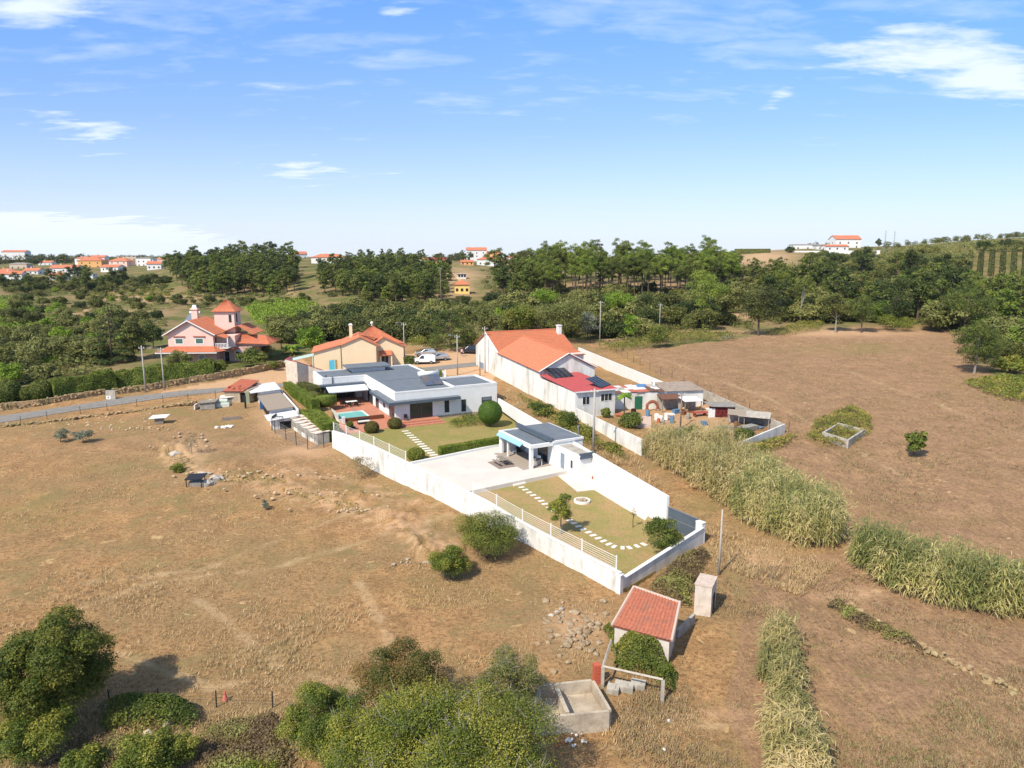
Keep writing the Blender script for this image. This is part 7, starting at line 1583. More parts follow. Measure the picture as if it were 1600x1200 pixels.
tree_at(1218,500,424,16,lf_yel,522,'pine with a small flat crown and a long bare trunk','pine_tree','pine tree',n=2600,ln=.45,bare=.68,wf=.3,flat=.8,tm=m_barkgrey); tree_at(1250,505,430,14,lf_pine,523,'bare leaning pine with a thin crown by the right field','pine_tree','pine tree',n=1900,ln=.45,bare=.6,wf=.3,tm=m_barkgrey)
tree_at(1305,520,452,22,lf_scrub,524,'dark grey green tree at the back of the right field',n=4800,ln=.42,bare=.3,tm=m_barkgrey); tree_at(1345,520,458,24,lf_pine,525,'broad low pine at the back of the right field','pine_tree','pine tree',n=5000,ln=.45,bare=.25,wf=.3); tree_at(1395,512,430,30,lf_dark,526,'dense dark tree right of the broad low pine',n=6500,ln=.42)
tree_at(1470,480,412,26,lf_dark,527,'dark cedar high on the right of the belt',n=5500,ln=.42); tree_at(1505,520,433,40,lf_pine,528,'spreading maritime pine on the right hand bank','pine_tree','pine tree',n=9500,ln=.45,bare=.2,wf=.3)
tree_at(1522,583,493,36,lf_pine,529,'young pine standing alone at the right end of the brown field','pine_tree','pine tree',n=15000,ln=.34,bare=.10,wf=.28,k=36,tm=m_barkgrey); tree_at(1585,575,528,34,lf_scrub,530,'brownish bush at the right edge below the pines',n=6500,ln=.3,trunk=False)
tree_at(1452,500,455,24,lf_yel,531,'yellow green tree in the belt left of the maritime pine',n=4500,ln=.42); tree_at(1400,517,490,28,lf_yel,532,'low yellow green bramble mound at the top corner of the right field',n=4200,ln=.3,trunk=False,bare=0)
tree_at(1548,560,520,24,lf_near,533,'green shrubs behind the lone young pine',n=4500,ln=.3,trunk=False)
tree_at(1428,712,668,17,lf_near,534,'small dark green tree alone in the brown field','small_tree','tree',n=3800,ln=.28,k=16,hol=.6,shell=.4)
tree_at(55,412+8,404,12,lf_dark,535,'dark umbrella pine among the village houses','pine_tree','pine tree',n=1500,ln=.9,bare=.4)
tree_at(597,412,388,5,lf_dark,536,'norfolk pine rising above the wood on the skyline','conifer','conifer',n=900,ln=.8,bare=.05)
tree_at(1372,388,372,5,lf_dark,537,'small tree right of the skyline house',n=900,ln=.8); tree_at(1234,397,384,9,lf_dark,538,'dark tree on the skyline right of the ploughed terraces',n=1500,ln=.7)
tree_at(55,575,540,26,lf_oliv,539,'grey bare looking tree behind the lane bushes',n=3000,ln=.35,hol=.6); tree_at(18,602,565,22,lf_bright,540,'bright green shrub at the left edge above the lane wall',n=4000,ln=.3); tree_at(120,560,515,24,lf_oliv,541,'grey green bush in the scrub above the tall hedge',n=4000,ln=.35)
# araucaria-like conifer and cedar: layered crowns
def layered(px, py, top, rpx, lm, seed, label, name, tiers=9, n=7000, ln=.4, taper=1.0, flatk=.3, r_top=.12, bare=.1, limbs=14):
    p = G(px, py); H = vplane(px, top, p, p+Vector((1,0,0))).z-p.z; r = rpx/pxm((p.x,p.y,p.z+H/2)); R = random.Random(seed); cl = []
    for i in range(tiers):
        t = i/(tiers-1); z = H*(bare+(1-bare)*t); rr = r*((1-t)**taper*(1-r_top)+r_top); m_ = max(4, int(9*rr/r))
        for j in range(m_):
            a = 6.283*(j+R.random())/m_; k = rr*R.uniform(.5,.95); cl.append((k*math.cos(a), k*math.sin(a), z+R.uniform(-.25,.25), max(.3,rr*.38), flatk))
    return plant(name, label, 'conifer', cl, n, ln, ln*.3, lm, seed, (H*.97, .18), (p.x,p.y,p.z), limbs=limbs, up=.7, shell=.3, tm=m_bark)
layered(705,545,478,38,lf_pine,601,'big dark layered cedar behind the black car','cedar_tree',8,11000,.4,.55,.34,.35)
layered(176,566,462,34,lf_dark,602,'conifer with a bare spindly top left of the pink house','conifer',9,11000,.4,1.4,.3,.07,.05,4)
tree_at(735,545,512,20,lf_yel,542,'low yellowish bush right of the dark cedar',n=3000,ln=.3,trunk=False); tree_at(655,548,520,18,lf_yel,543,'dry yellowish scrub on the bank behind the parked cars',n=1500,ln=.25,trunk=False); tree_at(640,578,552,9,lf_near,544,'green shrub between the yellow house and the white van',n=2000,ln=.25)
# palms
def palm(px, py, top, fr, label, name='palm_tree', lm=None, n=26, L0=1.0, seed=1, trunk=.15):
    p = G(px, py); H = vplane(px, top, p, p+Vector((1,0,0))).z-p.z; r = empty(name, p, 0, label, 'palm' if 'palm' in name else 'plant'); R = random.Random(seed); V, Q, T = [], [], []
    for i in range(n):
        a = 6.283*i/n+R.uniform(-.2,.2); el = R.uniform(.1,1.2); Lf = fr*R.uniform(.8,1.1); w = fr*L0*.13; o = len(V); d = (math.cos(a), math.sin(a)); pr = None
        for s in range(6):
            t = s/5; x = Lf*t*math.cos(el*(1-t*.5)); z = H*.82+Lf*(t*math.sin(el)-t*t*.75); ww = w*math.sin(math.pi*min(1,t*.9+.1))+.01
            V += [(d[0]*x-d[1]*ww, d[1]*x+d[0]*ww, z-ww*.4), (d[0]*x, d[1]*x, z+ww*.2), (d[0]*x+d[1]*ww, d[1]*x-d[0]*ww, z-ww*.4)]; T += [R.random()]*3
            if s: b = o+3*s; Q += [(b-3,b-2,b+1,b),(b-2,b-1,b+2,b+1)]
    pymesh('frond', np.array(V), np.array(Q), lm or lf_near, r, np.array(T)); m = MB(); m.tube([(0,0,-.2),(0,0,H*.83)],[trunk,trunk*.7],8); m.build('trunk', m_bark, r)
palm(975,652,611,1.5,'banana plant with broad drooping leaves below the kitchen window','banana_plant',lf_bright,11,1.6,3,.12); palm(1392,470,440,3.2,'palm in the middle of the belt of trees on the right','palm_tree',lf_grey,30,1,4); palm(455,553,542,2.6,'low palm between the pink and yellow houses','palm_tree',lf_bright,24,1,5)
# ================================================================== hedges and topiary
def hedge(P, Q, w, h, lm, label, n, ln=.16, name='hedge', z0=None, lump=.0, seed=1, rz=None, zt=None, cat='hedge', taper=.0):
    P, Q = Vector(P), Vector(Q); f = fr2(P, Q); L_ = (Vector((Q.x,Q.y,0))-Vector((P.x,P.y,0))).length; g = P.z if z0 is None else z0; dz = (Q.z-P.z) if z0 is None else 0
    r = empty(name, (P.x,P.y,g), f.a, label, cat); rng = np.random.default_rng(seed)
    A = np.array([L_*h, L_*h, L_*w, w*h, w*h]); k = rng.choice(5, n, p=A/A.sum()); a = rng.random(n); b = rng.random(n); x = np.zeros(n); y = np.zeros(n); z = np.zeros(n); N_ = np.zeros((n,3))
    for i in range(5):
        s = k == i
        if i < 2: x[s] = a[s]*L_; z[s] = b[s]*h; y[s] = (-w/2, w/2)[i]; N_[s] = (0, (-1, 1)[i], .2)
        elif i == 2: x[s] = a[s]*L_; y[s] = (b[s]-.5)*w; z[s] = h; N_[s] = (0,0,1)
        else: y[s] = (a[s]-.5)*w; z[s] = b[s]*h; x[s] = (0, L_)[i-3]; N_[s] = ((-1, 1)[i-3], 0, .2)
    if lump:
        q = vnoise(x/1.1+seed*9, z*.3+y, 3); sc = 1-lump*q; z = z*sc; y = y*(1-lump*.6*vnoise(x/1.4+5, z/1.2, 4))
    ins = rng.random(n)**2*.12; pos = np.stack([x, y, z], -1)-N_*ins[:, None]; pos[:, 2] += dz*pos[:, 0]/L_
    v, q = leaves(pos, N_*.9+rng.normal(size=(n,3))*.45, ln, ln*.6, rng); ti = np.clip(.5+(vnoise(x/.8, z/.8+y, 5)-.5)*.6+(rng.random(n)-.5)*.5, 0, 1)
    pymesh('foliage', v, q, lm, r, np.repeat(ti, 4)); m = MB(); i_ = .14; k2 = 1-lump
    m.add([(i_,-w/2*k2+i_,-.3),(L_-i_,-w/2*k2+i_,-.3+dz),(L_-i_,w/2*k2-i_,-.3+dz),(i_,w/2*k2-i_,-.3),(i_,-w/2*k2+i_,h*k2-i_),(L_-i_,-w/2*k2+i_,h*k2-i_+dz),(L_-i_,w/2*k2-i_,h*k2-i_+dz),(i_,w/2*k2-i_,h*k2-i_)],[(3,2,1,0),(4,5,6,7),(0,1,5,4),(1,2,6,5),(2,3,7,6),(3,0,4,7)]); m.build('hedge_core', lm, r); return r  # solid core box added inside the leaves, in their darkest colour
def topiary(px, py, z, r, cz, lm, label, name='topiary', n=9000, ln=.13, sq=1., drum=False, flatn=.25, seed=3, loc=None):
    p = loc or atz(px, py, z); t = empty(name, p, 0, label, 'bush' if 'bush' in name else 'topiary'); rng = np.random.default_rng(seed); d = unit(rng.normal(size=(n,3))); pos = d*r*np.array([1,1,sq])*(1-rng.random(n)**2*.08)[:,None]
    if drum: 
        m_ = np.maximum(np.hypot(d[:,0],d[:,1]), np.abs(d[:,2])*1.15)[:,None]; pos = d/m_*r*np.array([1,1,sq])*(1-rng.random(n)**2*.06)[:,None]
    pos[:,2] += cz; v, q = leaves(pos, d+rng.normal(size=(n,3))*flatn, ln, ln*.6, rng); pymesh('foliage', v, q, lm, t, np.repeat(rng.random(n), 4))
    m = MB(); m.sphere((0,0,cz), r*.9, 16, 10, (1,1,sq)); m.build('core', lm, t, True)
    if cz-r*sq > .1: m = MB(); m.tube([(0,0,-.2),(.03,0,cz-r*sq*.6)],[.13,.09],7); m.build('trunk', m_bark, t)
    return t
lf_ball = leafmat('ball_leaves', ((0.047,0.097,0.011), (0.078,0.144,0.019), (0.140,0.220,0.034)), var=.05)
topiary(766,666,.58,1.75,2.05,lf_ball,'large clipped green ball on a short trunk on the upper lawn',n=12000)
topiary(511,640,1.04,1.55,1.55,lf_hedge,'flat topped clipped drum shaped bush on a trunk beside the pool terrace',drum=True,sq=.6,n=9000)
topiary(490,638,1.04,1.25,1.5,lf_oliv,'pale variegated rounded bush behind the drum shaped one','round_bush',n=5500,flatn=.6); topiary(581,676,.56,1.05,.75,lf_red,'rounded reddish bush below the pool terrace, left of the steps','round_bush',n=5000,sq=.85,flatn=.6); topiary(617,669,.58,1.05,.7,lf_red,'rounded reddish bush beside the left end of the terracotta steps','round_bush',n=5000,sq=.8,flatn=.6,seed=8)
topiary(470,601,2.2,1.5,1.6,lf_scrub,'dark rounded bush against the left wall of the white house','round_bush',n=5000,flatn=.5)
topiary(650,718,.5,1.05,.65,lf_yel,'yellow green bush at the end of the diagonal path','round_bush',n=4500,sq=.75,flatn=.9,ln=.2); topiary(547,672,.6,.5,.8,lf_near,'small shrub by the first railing posts','round_bush',n=1200,flatn=.9)
A, B = atz(687,711,.5), atz(781,695,.5); hedge(A, B, .9, 1.05, lf_hedge, 'long low clipped hedge between the upper lawn and the patio', 9000, z0=.5)
A = atz(470,650,.9); B = atz(507,700,.5); hedge(_flat(atz(484,664,.7))+Vector((0,0,.3)), _flat(atz(518,692,.4))+Vector((0,0,.2)), 2.4, 2.9, lf_hedge, 'tall thick clipped hedge between the animal pens and the pool terrace', 26000, z0=.3, lump=.08)
hedge(_flat(atz(438,612,1.9))+Vector((1.2,0,0)), _flat(atz(478,650,1.2))+Vector((1.4,.6,0)), 1.3, 2.5, lf_hedge, 'clipped hedge along the top of the plain white pen wall', 12000, z0=1.2)
hedge(_flat(HF.w(-9.5,22.5)), _flat(HF.w(-7.6,16.2)), 1.6, 2.2, lf_scrub, 'dark hedge between the pen wall and the white house', 7000, z0=1.7)
A = atz(644,591,3.0); B = atz(690,590,3.0); hedge(A, B, 1.6, 1.9, lf_hedge, 'clipped dark hedge behind the white house roof below the parked van', 8000, z0=2.4)
A = atz(694,584,3.0); B = atz(712,592,3.0); hedge(A, B, 2.6, .5, lf_hedge, 'low clipped hedge block next to the yard pole', 3000, z0=2.6)
m = MB(); m.box(-.12,-.12,-.4,.12,.12,1.8); m.box(1.4,-.12,-.4,1.64,.12,1.8); m.box(.12,-.03,.3,1.4,.03,1.5); o = m.build('garden_gate', m_white, loc=atz(683,593,2.7)); tag(o,'small white gate beside the hedge behind the white house','gate')
# feathery hedge along the lane, far left
hedge(G(84,624), G(180,608), 3.0, 3.7, lf_lane, 'tall feathery green hedge left of the notice panel', 20000, ln=.22, lump=.42, seed=3); hedge(G(182,606), G(336,589), 3.0, 3.5, lf_lane, 'tall feathery green hedge behind the pair of poles', 26000, ln=.22, lump=.38, seed=4)
for i,(px,py,r_,lab) in enumerate([(14,628,2.0,'dark rounded bush at the left end above the lane wall'),(44,626,1.3,'small rounded bush between the two larger lane bushes'),(66,624,1.8,'rounded green bush next to the feathery hedge')]):
    topiary(px,py,0,r_,r_*.8,lf_near,lab,'round_bush',n=5000,flatn=.6,seed=20+i,ln=.2,loc=G(px,py))
A, B = atY(1148,400,470), atY(1203,398,460); hedge((A.x,A.y,0),(B.x,B.y,0),3,4.5,lf_oliv,'tall clipped hedge on the skyline above the ploughed terraces',6000,ln=.6,z0=ground(A.x,A.y)-.5)
for i in range(6):
    A, B = atY(1512+i*17.5, 436, 300), atY(1516+i*17, 401, 372); A.z = ground(A.x,A.y); B.z = ground(B.x,B.y); hedge(A,B,2.4,2.6,lf_scrub,['first','second','third','fourth','fifth','last'][i]+' dark orchard row from the left on the right hill',4000,ln=.5,lump=.45,name='orchard_row',seed=i)
# ================================================================== near shrubs and trees (fine leaves)
def near_shrub(px, py, top, rpx, lm, seed, label, n, ln=.11, **kw):
    return tree_at(px, py, top, rpx, lm, seed, label, kw.pop('name', 'shrub'), kw.pop('cat', 'shrub'), n=n, ln=ln, wf=.55, **kw)
near_shrub(88,1130,962,92,lf_deep,701,'big rounded dark green tree at the bottom left corner',110000,.11,name='tree',cat='tree',k=44,csize=.27,bare=.1,hol=.5,asp=1.1,limbs=14)
near_shrub(62,1185,1105,62,lf_near2,702,'lighter green small tree in front of the big bottom left tree',40000,.09,k=30,csize=.26,bare=.2)
near_shrub(760,872,790,54,lf_near,703,'larger of the two leafy shrubs against the garden wall',48000,.09,k=34,csize=.28,bare=.05,asp=.8,limbs=12); near_shrub(703,905,850,34,lf_near2,704,'smaller leafy shrub below the larger one by the garden wall',26000,.09,k=24,csize=.3,bare=.1,limbs=12)
near_shrub(630,1125,1008,80,lf_red,705,'dark shrub with reddish leaves at the bottom centre',70000,.085,k=40,csize=.27,bare=.05); near_shrub(796,1122,1008,60,lf_oliv,706,'open twiggy shrub left of the concrete tank',24000,.08,tw=500,k=38,csize=.26,bare=.05,hol=.6,limbs=30,tm=m_barkgrey,shell=.35)
near_shrub(505,1185,1068,62,lf_near2,707,'yellow green bush at the left end of the big bottom thicket',50000,.08,tw=150,k=34,csize=.27,bare=.0)
near_shrub(575,1235,1092,84,lf_near2,723,'middle bulge of the bottom thicket, left of the huge bush',60000,.08,tw=300,k=40,csize=.25,bare=0)
near_shrub(705,1262,1094,222,lf_near2,708,'huge spreading bush with bare twigs filling the bottom centre',230000,.08,tw=1600,k=120,csize=.17,bare=.0,asp=.6,limbs=60,tm=m_barkgrey,hol=.6)
near_shrub(235,1215,1150,60,lf_near2,709,'yellow green shrub at the bottom edge right of the lighter tree',16000,.10,k=28,csize=.28,bare=.05); near_shrub(285,1190,1140,30,lf_yel,710,'yellow shrub beside the pale rock slabs',8000,.10,k=16,bare=.05); near_shrub(130,1210,1170,38,lf_near2,711,'low green shrub at the bottom edge',9000,.10,k=18,bare=.0); near_shrub(405,1222,1192,30,lf_near2,712,'small green shrub cut by the bottom edge',5000,.1,k=12,bare=0)
near_shrub(876,833,768,22,lf_near2,713,'small leafy fruit tree on the lower lawn',6500,.13,name='small_tree',cat='tree',k=16,bare=.25,hol=.6,tm=m_barkgrey); near_shrub(1035,868,806,34,lf_near,714,'spreading small tree beside the stained end wall',12000,.12,name='small_tree',cat='tree',k=26,csize=.28,bare=.2,hol=.6,tm=m_barkgrey,limbs=14)
near_shrub(989,822,792,6,lf_dry,715,'thin nearly leafless sapling by the paved walk',160,.12,name='sapling',cat='sapling',k=5,bare=.4)
near_shrub(300,712,674,14,lf_dry,716,'bare spindly little tree among pale stones in the left field',700,.12,name='bare_tree',cat='tree',k=14,bare=.3,hol=.7,limbs=14,tm=m_barkgrey); near_shrub(278,738,722,14,lf_near2,717,'low green bush under the bare little tree',2000,.14,k=8,bare=0,trunk=False)
near_shrub(95,690,668,14,lf_grey,718,'left one of two toppled grey shrubs in the field',1500,.16,k=9,bare=.1); near_shrub(130,690,670,16,lf_grey,719,'right one of two toppled grey shrubs in the field',2200,.16,k=10,bare=.2); near_shrub(415,795,778,8,lf_grey,720,'tiny grey shrub on the slope below the ochre ledge',700,.12,k=6,bare=0)
near_shrub(565,745,712,22,lf_dry,721,'dry twiggy shrub against the white garden wall',2400,.12,k=14,bare=.05,hol=.7,limbs=16,tm=m_barkgrey)
near_shrub(815,1016,1002,6,lf_dry,722,'x',10,.1) if False else None
for i,(px,py,top,rp,lm,lab,n) in enumerate([(845,650,626,22,lf_near,'green bush in the lane against the lime washed wall, nearest the house',5000),(885,668,640,22,lf_near,'green bush in the lane half way along the lime washed wall',5000),(915,684,662,20,lf_bramble,'olive bramble in the lane opposite the garden house',4000),(955,705,690,16,lf_bramble,'low bramble at the near end of the lime washed wall',2500),(983,668,640,22,lf_near,'dark green shrub inside the neighbour wall above the reeds',5500),(946,652,636,9,lf_near,'small round shrub at the annex corner',1800),(1080,700,662,26,lf_near,'leafy shrub among the reeds inside the yard',5500),(1160,690,668,22,lf_near,'green shrub in the far corner of the yard',4000)]):
    near_shrub(px,py,top,rp,lm,740+i,lab,n,.2,k=16,bare=0,trunk=False,asp=.7)
# brambles: low ground hugging mounds
def mound(poly, h, n, lm, seed, label, ln=.13, name='bramble', stuff=False, base=None, var=.5):
    rng = np.random.default_rng(seed); xs = [p[0] for p in poly]; ys = [p[1] for p in poly]; pts = []
    P = [G(*q) if base is None else atz(*q, base) for q in poly]; W_ = [(p.x,p.y) for p in P]; c = sum(P, Vector())/len(P)
    x0, x1 = min(p.x for p in P), max(p.x for p in P); y0, y1 = min(p.y for p in P), max(p.y for p in P)
    X = rng.uniform(x0, x1, n*3); Y = rng.uniform(y0, y1, n*3); k = inpoly(X, Y, W_); X = X[k][:n]; Y = Y[k][:n]; m = len(X)
    E = np.full(m, 1e9)
    for a, b in zip(W_, W_[1:]+W_[:1]):
        A = np.array(a); D = np.array(b)-A; t = np.clip(((X-A[0])*D[0]+(Y-A[1])*D[1])/(D@D), 0, 1); E = np.minimum(E, np.hypot(X-A[0]-t*D[0], Y-A[1]-t*D[1]))
    keep = rng.random(m) < np.clip(E/min(h*.9+.5,.7)+vnoise(X/.9+7, Y/.9, seed+11)*.9-.45, 0, 1); X, Y, E = X[keep], Y[keep], E[keep]; m = len(X)
    hh = h*np.minimum(1, E/(h*.9))**.5*(1-var+var*vnoise(X/.7, Y/.7, seed)*1.6); Z = gz(X, Y) if base is None else np.full(m, base)
    pos = np.stack([X-c.x, Y-c.y, Z-c.z+hh*(1-rng.random(m)**2*.5)], -1); v, q = leaves(pos, rng.normal(size=(m,3))*.7+np.array([0,-.2,.8]), ln, ln*.6, rng)
    o = pymesh(name, v, q, lm, None, np.repeat(np.clip(.5+(vnoise(X/1.2, Y/1.2, seed+3)-.5)*.9+(rng.random(m)-.5)*.5, 0, 1), 4)); o.location = c; tag(o, label, name.replace('_', ' '), kind='stuff'); return o
mound([(1008,925),(1050,880),(1098,858),(1112,870),(1088,915),(1080,950),(1050,960)],1.3,16000,lf_purple,1,'tangled reddish and green brambles filling the corner behind the plaster hut')
mound([(942,984),(952,1048),(1000,1064),(1054,1086),(1058,1062),(1040,1010),(1000,992)],1.45,30000,lf_near,2,'thick green creeper smothering the front of the tile roofed shed',.12,'creeper',var=.8)
mound([(150,1110),(200,1098),(290,1098),(320,1110),(318,1140),(250,1150),(160,1145)],1.0,11000,lf_near,3,'low green bramble along the wire fence at the bottom left')
mound([(1255,690),(1270,660),(1330,635),(1362,650),(1366,675),(1330,702),(1290,700)],.8,12000,lf_bramble,4,'ring of green creeper round the square concrete tank',.2,'creeper')
mound([(1290,950),(1310,940),(1370,975),(1440,1010),(1445,1030),(1390,1005),(1330,975)],.7,7000,lf_purple,5,'low brambles along the ruined wall in the right field',.14)
mound([(930,546),(1000,530),(1140,524),(1155,532),(1060,540),(960,552)],1.5,9000,lf_bramble,6,'low hedge of brambles along the top of the right field',.3); mound([(1190,524),(1250,506),(1290,506),(1280,518),(1220,528)],1.4,4500,lf_bramble,7,'bramble mound at the lane end by the right field',.3)
mound([(800,612),(880,650),(960,700),(990,715),(975,722),(900,690),(830,640)],.5,12000,lf_bramble,8,'rough weeds along the foot of the lime washed wall',.22,'weeds')
mound([(1200,690),(1150,705),(1165,720),(1230,700),(1250,680)],.8,3500,lf_bramble,11,'weeds at the foot of the far yard wall',.22,'weeds'); mound([(700,660),(725,652),(770,650),(765,664),(730,668),(700,672)],.6,4000,lf_near,12,'planting bed with small shrubs along the stone plinth of the white house',.18,'flower_bed',base=.6)
mound([(1500,600),(1560,590),(1640,600),(1640,640),(1560,625)],1.0,7000,lf_yel,13,'yellowish low growth under the lone young pine',.3)
mound([(330,742),(400,736),(480,765),(560,790),(640,826),(632,840),(550,806),(470,784),(400,756),(335,758)],.35,5000,lf_bramble,33,'low weeds along the rocky ledge in the left field',.16,'weeds')
mound([(255,700),(290,690),(320,730),(300,745),(268,735)],.3,1800,lf_dry,34,'dry weeds round the bare little tree',.16,'weeds')
# vineyard and pale canes on the far slopes
mound([(385,482),(400,472),(470,468),(500,478),(480,500),(400,506)],1.2,16000,lf_vine,20,'bright yellow green vines in the field behind the pink house',.55,'vineyard',var=.8); mound([(-40,470),(20,466),(60,485),(62,512),(-40,525)],1.6,9000,lf_bright,21,'bright green crop field at the left edge',.5,'crop',var=.8)
mound([(1370,400),(1420,388),(1520,382),(1600,378),(1640,378),(1640,392),(1540,396),(1440,402)],2.5,9000,lf_oliv,22,'pale cane thicket along the crest of the right hill',.7,'cane_thicket'); mound([(1370,412),(1450,402),(1530,398),(1510,412),(1430,420)],2.5,6000,lf_oliv,23,'pale cane thicket across the middle of the right hill',.7,'cane_thicket'); mound([(1560,520),(1660,480),(1660,520),(1580,548)],3.0,8000,lf_reedg,24,'green canes at the right edge behind the young pine',.5,'cane_thicket'); mound([(1395,492),(1420,476),(1440,488),(1430,505)],2.5,2500,lf_reed,25,'pale canes at the back corner of the right field',.5,'cane_thicket')
# ================================================================== giant reed beds
def reeds(poly, n, h, seed, label, lm, lm2=None, lw=.062, ll=.8, dens=13):
    rng = np.random.default_rng(seed); P = [G(*q) for q in poly]; W_ = [(p.x,p.y) for p in P]; c = sum(P, Vector())/len(P)
    x0, x1 = min(p.x for p in P), max(p.x for p in P); y0, y1 = min(p.y for p in P), max(p.y for p in P)
    X = rng.uniform(x0,x1,n*8); Y = rng.uniform(y0,y1,n*8); k = inpoly(X,Y,W_); X = X[k][:n]; Y = Y[k][:n]; n = len(X); Z = gz(X,Y)-c.z; X = X-c.x; Y = Y-c.y
    E = np.full(n, 1e9)
    for a_, b_ in zip(W_, W_[1:]+W_[:1]):
        A = np.array(a_)-np.array([c.x,c.y]); D = np.array(b_)-np.array(a_); tt = np.clip(((X-A[0])*D[0]+(Y-A[1])*D[1])/(D@D), 0, 1); E = np.minimum(E, np.hypot(X-A[0]-tt*D[0], Y-A[1]-tt*D[1]))
    kp = rng.random(n) < np.clip(E/1.3+vnoise(X/1.1+3, Y/1.1, seed+5)*1.3-.5, .0, 1); X, Y, Z, E = X[kp], Y[kp], Z[kp], E[kp]; n = len(X)
    H = np.clip(.6+E/2.2,0,1)*h*rng.uniform(.5,1.2,n)*(.7+.5*vnoise(X/1.6+50,Y/1.6+50,seed)); lean = rng.normal(size=(n,2))*.15+np.array([.04,-.02])
    V = []; Q = []; T = []; ptint = np.clip(.5+(vnoise(X/1.3+9,Y/1.3+9,seed+1)-.5)*1.3+(rng.random(n)-.5)*.3,0,1)
    # stems: crossed strips
    w = .016; top = np.stack([X+lean[:,0]*H, Y+lean[:,1]*H, Z+H],-1); bot = np.stack([X,Y,Z-.1],-1)
    sx = np.array([w,0,0]); v = np.stack([bot-sx,bot+sx,top+sx*.4,top-sx*.4],1).reshape(-1,3); V.append(v); T.append(np.full(len(v),.8)); cnt_ = len(v); Q.append(np.arange(cnt_).reshape(-1,4))
    # leaves: each an arching blade of three quads
    m = n*dens; i = np.repeat(np.arange(n),dens); t = rng.uniform(.22,1.0,m); b = bot[i]+(top[i]-bot[i])*t[:,None]; a = rng.uniform(0,6.283,m); d = np.stack([np.cos(a),np.sin(a),np.zeros(m)],-1); s = np.stack([-np.sin(a),np.cos(a),np.zeros(m)],-1)
    L_ = ll*rng.uniform(.6,1.25,m)[:,None]; ww = lw*rng.uniform(.7,1.3,m)[:,None]; up = rng.uniform(.35,.95,m)[:,None]; z_ = np.array([0,0,1.])
    p = [b, b+d*L_*.35+z_*L_*.33*up, b+d*L_*.72+z_*L_*.30*up*.8, b+d*L_*.98-z_*L_*.12]; wk = [.5,1.,.75,.05]
    v = np.stack([p[j]+sg*s*ww*wk[j]*.5 for j in range(4) for sg in (-1,1)],1).reshape(-1,3); base = cnt_+np.arange(m)[:,None]*8
    q = np.concatenate([base+np.array([0,1,3,2]),base+np.array([2,3,5,4]),base+np.array([4,5,7,6])],0)
    tl = np.clip(ptint[i]+(rng.random(m)-.5)*.5+.35*(.45-t),0,1); V.append(v); T.append(np.repeat(tl,8)); Q.append(q)
    o = pymesh('reed_bed', np.concatenate(V), np.concatenate(Q), lm, None, np.concatenate(T)); o.location = c; tag(o, label, 'reeds', kind='stuff')
reeds([(1003,716),(1050,745),(1100,778),(1150,806),(1160,780),(1190,770),(1210,760),(1150,712),(1130,700),(1060,705),(1020,690)], 2600, 3.6, 1, 'tall straw and green reed bed at the foot of the lime washed wall', lf_reed)
reeds([(1130,795),(1170,830),(1230,858),(1290,868),(1318,862),(1325,835),(1290,806),(1230,775),(1180,756)], 2200, 3.9, 2, 'tall green reed bed with straw coloured stems in the middle of the right side', lf_reedg)
reeds([(1325,880),(1370,912),(1440,945),(1540,965),(1640,985),(1650,940),(1560,925),(1480,905),(1400,885),(1345,862)], 2200, 3.2, 3, 'green reed bed running to the right edge above the ruined wall', lf_reedg)
reeds([(1184,1000),(1240,1000),(1248,1080),(1262,1130),(1285,1200),(1300,1280),(1215,1290),(1190,1150)], 2000, 2.3, 4, 'long narrow reed strip in the lower right foreground', lf_reed, ll=.6, lw=.05)
# ================================================================== dry grass tufts on the fields
def tufts(poly, n, seed, label, lm, h=.22, avoid=()):
    rng = np.random.default_rng(seed); PXs = rng.uniform(min(p[0] for p in poly), max(p[0] for p in poly), n*2); PYs = rng.uniform(min(p[1] for p in poly), max(p[1] for p in poly), n*2)
    k = inpoly(PXs,PYs,poly)
    for a in avoid: k &= ~inpoly(PXs,PYs,a)
    PXs = PXs[k][:n]; PYs = PYs[k][:n]; b = (600-PYs)/FPX; a = (PXs-800)/FPX; ry = math.cos(PITCH)+b*math.sin(PITCH); rz = -math.sin(PITCH)+b*math.cos(PITCH)
    z = np.full(len(PXs), .3)
    for _ in range(6): t = (z-CAMH)/rz; z = .5*z+.5*gz(a*t, ry*t)
    t = (z-CAMH)/rz; X = a*t; Y = ry*t; Z = gz(X,Y); n = len(X); dn = vnoise(X/3,Y/3,seed); kk = rng.random(n) < .1+np.clip(dn*2.6-.8,0,1.2)*(.4+vnoise(X/.9,Y/.9,seed+2)); X, Y, Z = X[kk], Y[kk], Z[kk]; n = len(X); m = 5; i = np.repeat(np.arange(n),m); N_ = n*m
    an = rng.uniform(0,6.283,N_); hh = h*rng.uniform(.5,1.5,n)[i]; sp = rng.uniform(.5,1.6,N_)*hh; base = np.stack([X[i]+rng.normal(size=N_)*.12, Y[i]+rng.normal(size=N_)*.12, Z[i]-.05],-1); d = np.stack([np.cos(an),np.sin(an),np.zeros(N_)],-1); s = np.stack([-np.sin(an),np.cos(an),np.zeros(N_)],-1)*.018*(1+hh[:,None])
    tip = base+d*sp[:,None]+np.stack([np.zeros(N_)]*2+[hh+.05],-1); v = np.stack([base-s,base+s,tip+s*.2,tip-s*.2],1).reshape(-1,3)
    o = pymesh('dry_grass', v, np.arange(4*N_).reshape(-1,4), lm, None, np.repeat(rng.random(N_),4)); tag(o, label, 'grass', kind='stuff')
lf_straw = leafmat('dry_grass_blades', ((.33,.23,.115), (.46,.32,.165), (.60,.45,.25)), var=0); lf_straw2 = leafmat('brown_grass_blades', ((.24,.165,.095), (.36,.25,.15), (.30,.26,.11)), var=0)
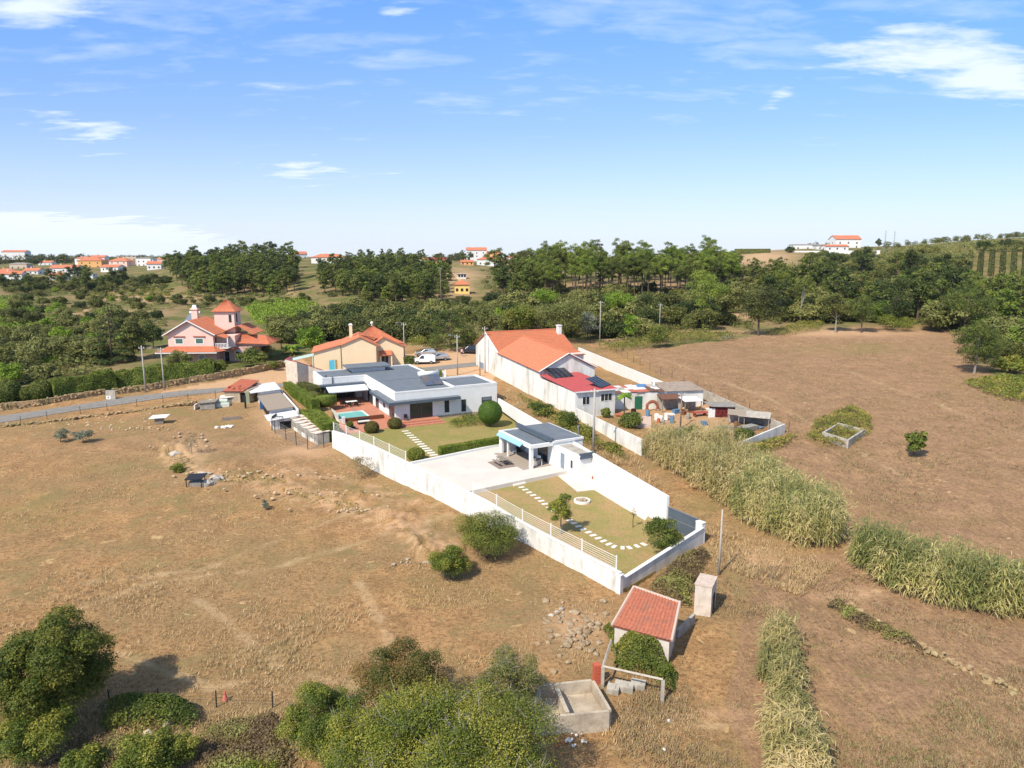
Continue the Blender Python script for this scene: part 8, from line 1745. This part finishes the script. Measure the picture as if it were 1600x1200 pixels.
tufts([(-60,690),(300,700),(520,725),(700,800),(960,940),(950,1000),(900,1060),(860,1040),(480,1080),(430,1240),(-60,1240)], 17000, 1, 'dry straw coloured grass covering the left field', lf_straw, .12)
tufts([(1100,860),(1300,880),(1650,990),(1650,1240),(1290,1240),(1250,980),(1180,960),(1170,1240),(960,1240),(970,1100),(1060,1020),(1100,950)], 17000, 2, 'dry brown grass covering the lower right ground', lf_straw2, .13)
tufts([(990,730),(1150,830),(1310,880),(1250,930),(1110,880),(1110,850),(1050,780)], 9000, 3, 'longer yellow grass between the gate and the reeds', lf_straw, .22)
tufts([(985,940),(1060,1080),(1110,1120),(1090,1150),(1000,1170),(940,1165),(965,1090)], 900, 4, 'dry weeds round the concrete tank and blocks', lf_straw, .13)
tufts([(150,1120),(330,1120),(460,1110),(520,1180),(480,1240),(-40,1240),(0,1150)], 5000, 5, 'dry weeds among the bottom left shrubs', lf_straw, .12)
mound([(310,1132),(430,1116),(462,1150),(455,1240),(300,1240)],.5,12000,lf_purple,31,'reddish dry brambles between the bottom shrubs',.12)
mound([(120,1150),(240,1152),(300,1240),(40,1240)],.5,10000,lf_purple,32,'reddish dry brambles below the bottom left trees',.12)
tufts([(1265,980),(1330,1010),(1620,1120),(1620,1240),(1300,1240)], 520, 6, 'small green weeds dotted over the lower right ground', leafmat('weed_leaves', ((.06,.10,.02),(.10,.15,.03),(.16,.19,.05)), var=0), .16)
tufts([(1000,560),(1250,515),(1490,540),(1640,650),(1640,900),(1330,840),(1180,690)], 14000, 7, 'sparse dry grass covering the right field', lf_straw2, .2)
tufts([(780,600),(840,640),(1000,725),(1050,790),(1000,760),(900,690),(780,625)], 3000, 8, 'tall dry grass along the lane', lf_straw, .45)
for q in PT+PS+BS:
    if q.name not in inst.__defaults__[-1]: print('unused', q.name)
print('woods', cnt, 'objects', len(bpy.data.objects))

hz = bpy.data.materials.new('haze_air'); hz.use_nodes = True; t = hz.node_tree; t.nodes.clear(); pv = N(t, 'ShaderNodeVolumePrincipled'); pv.inputs['Color'].default_value = (.80, .88, 1, 1); pv.inputs['Density'].default_value = .00004; ou = N(t, 'ShaderNodeOutputMaterial'); L(t, pv.outputs[0], ou.inputs['Volume'])
m = MB(); m.box(-5200, -300, -60, 5200, 5200, 110); o = m.build('haze', hz); tag(o, 'thin haze in the far air', kind='stuff')
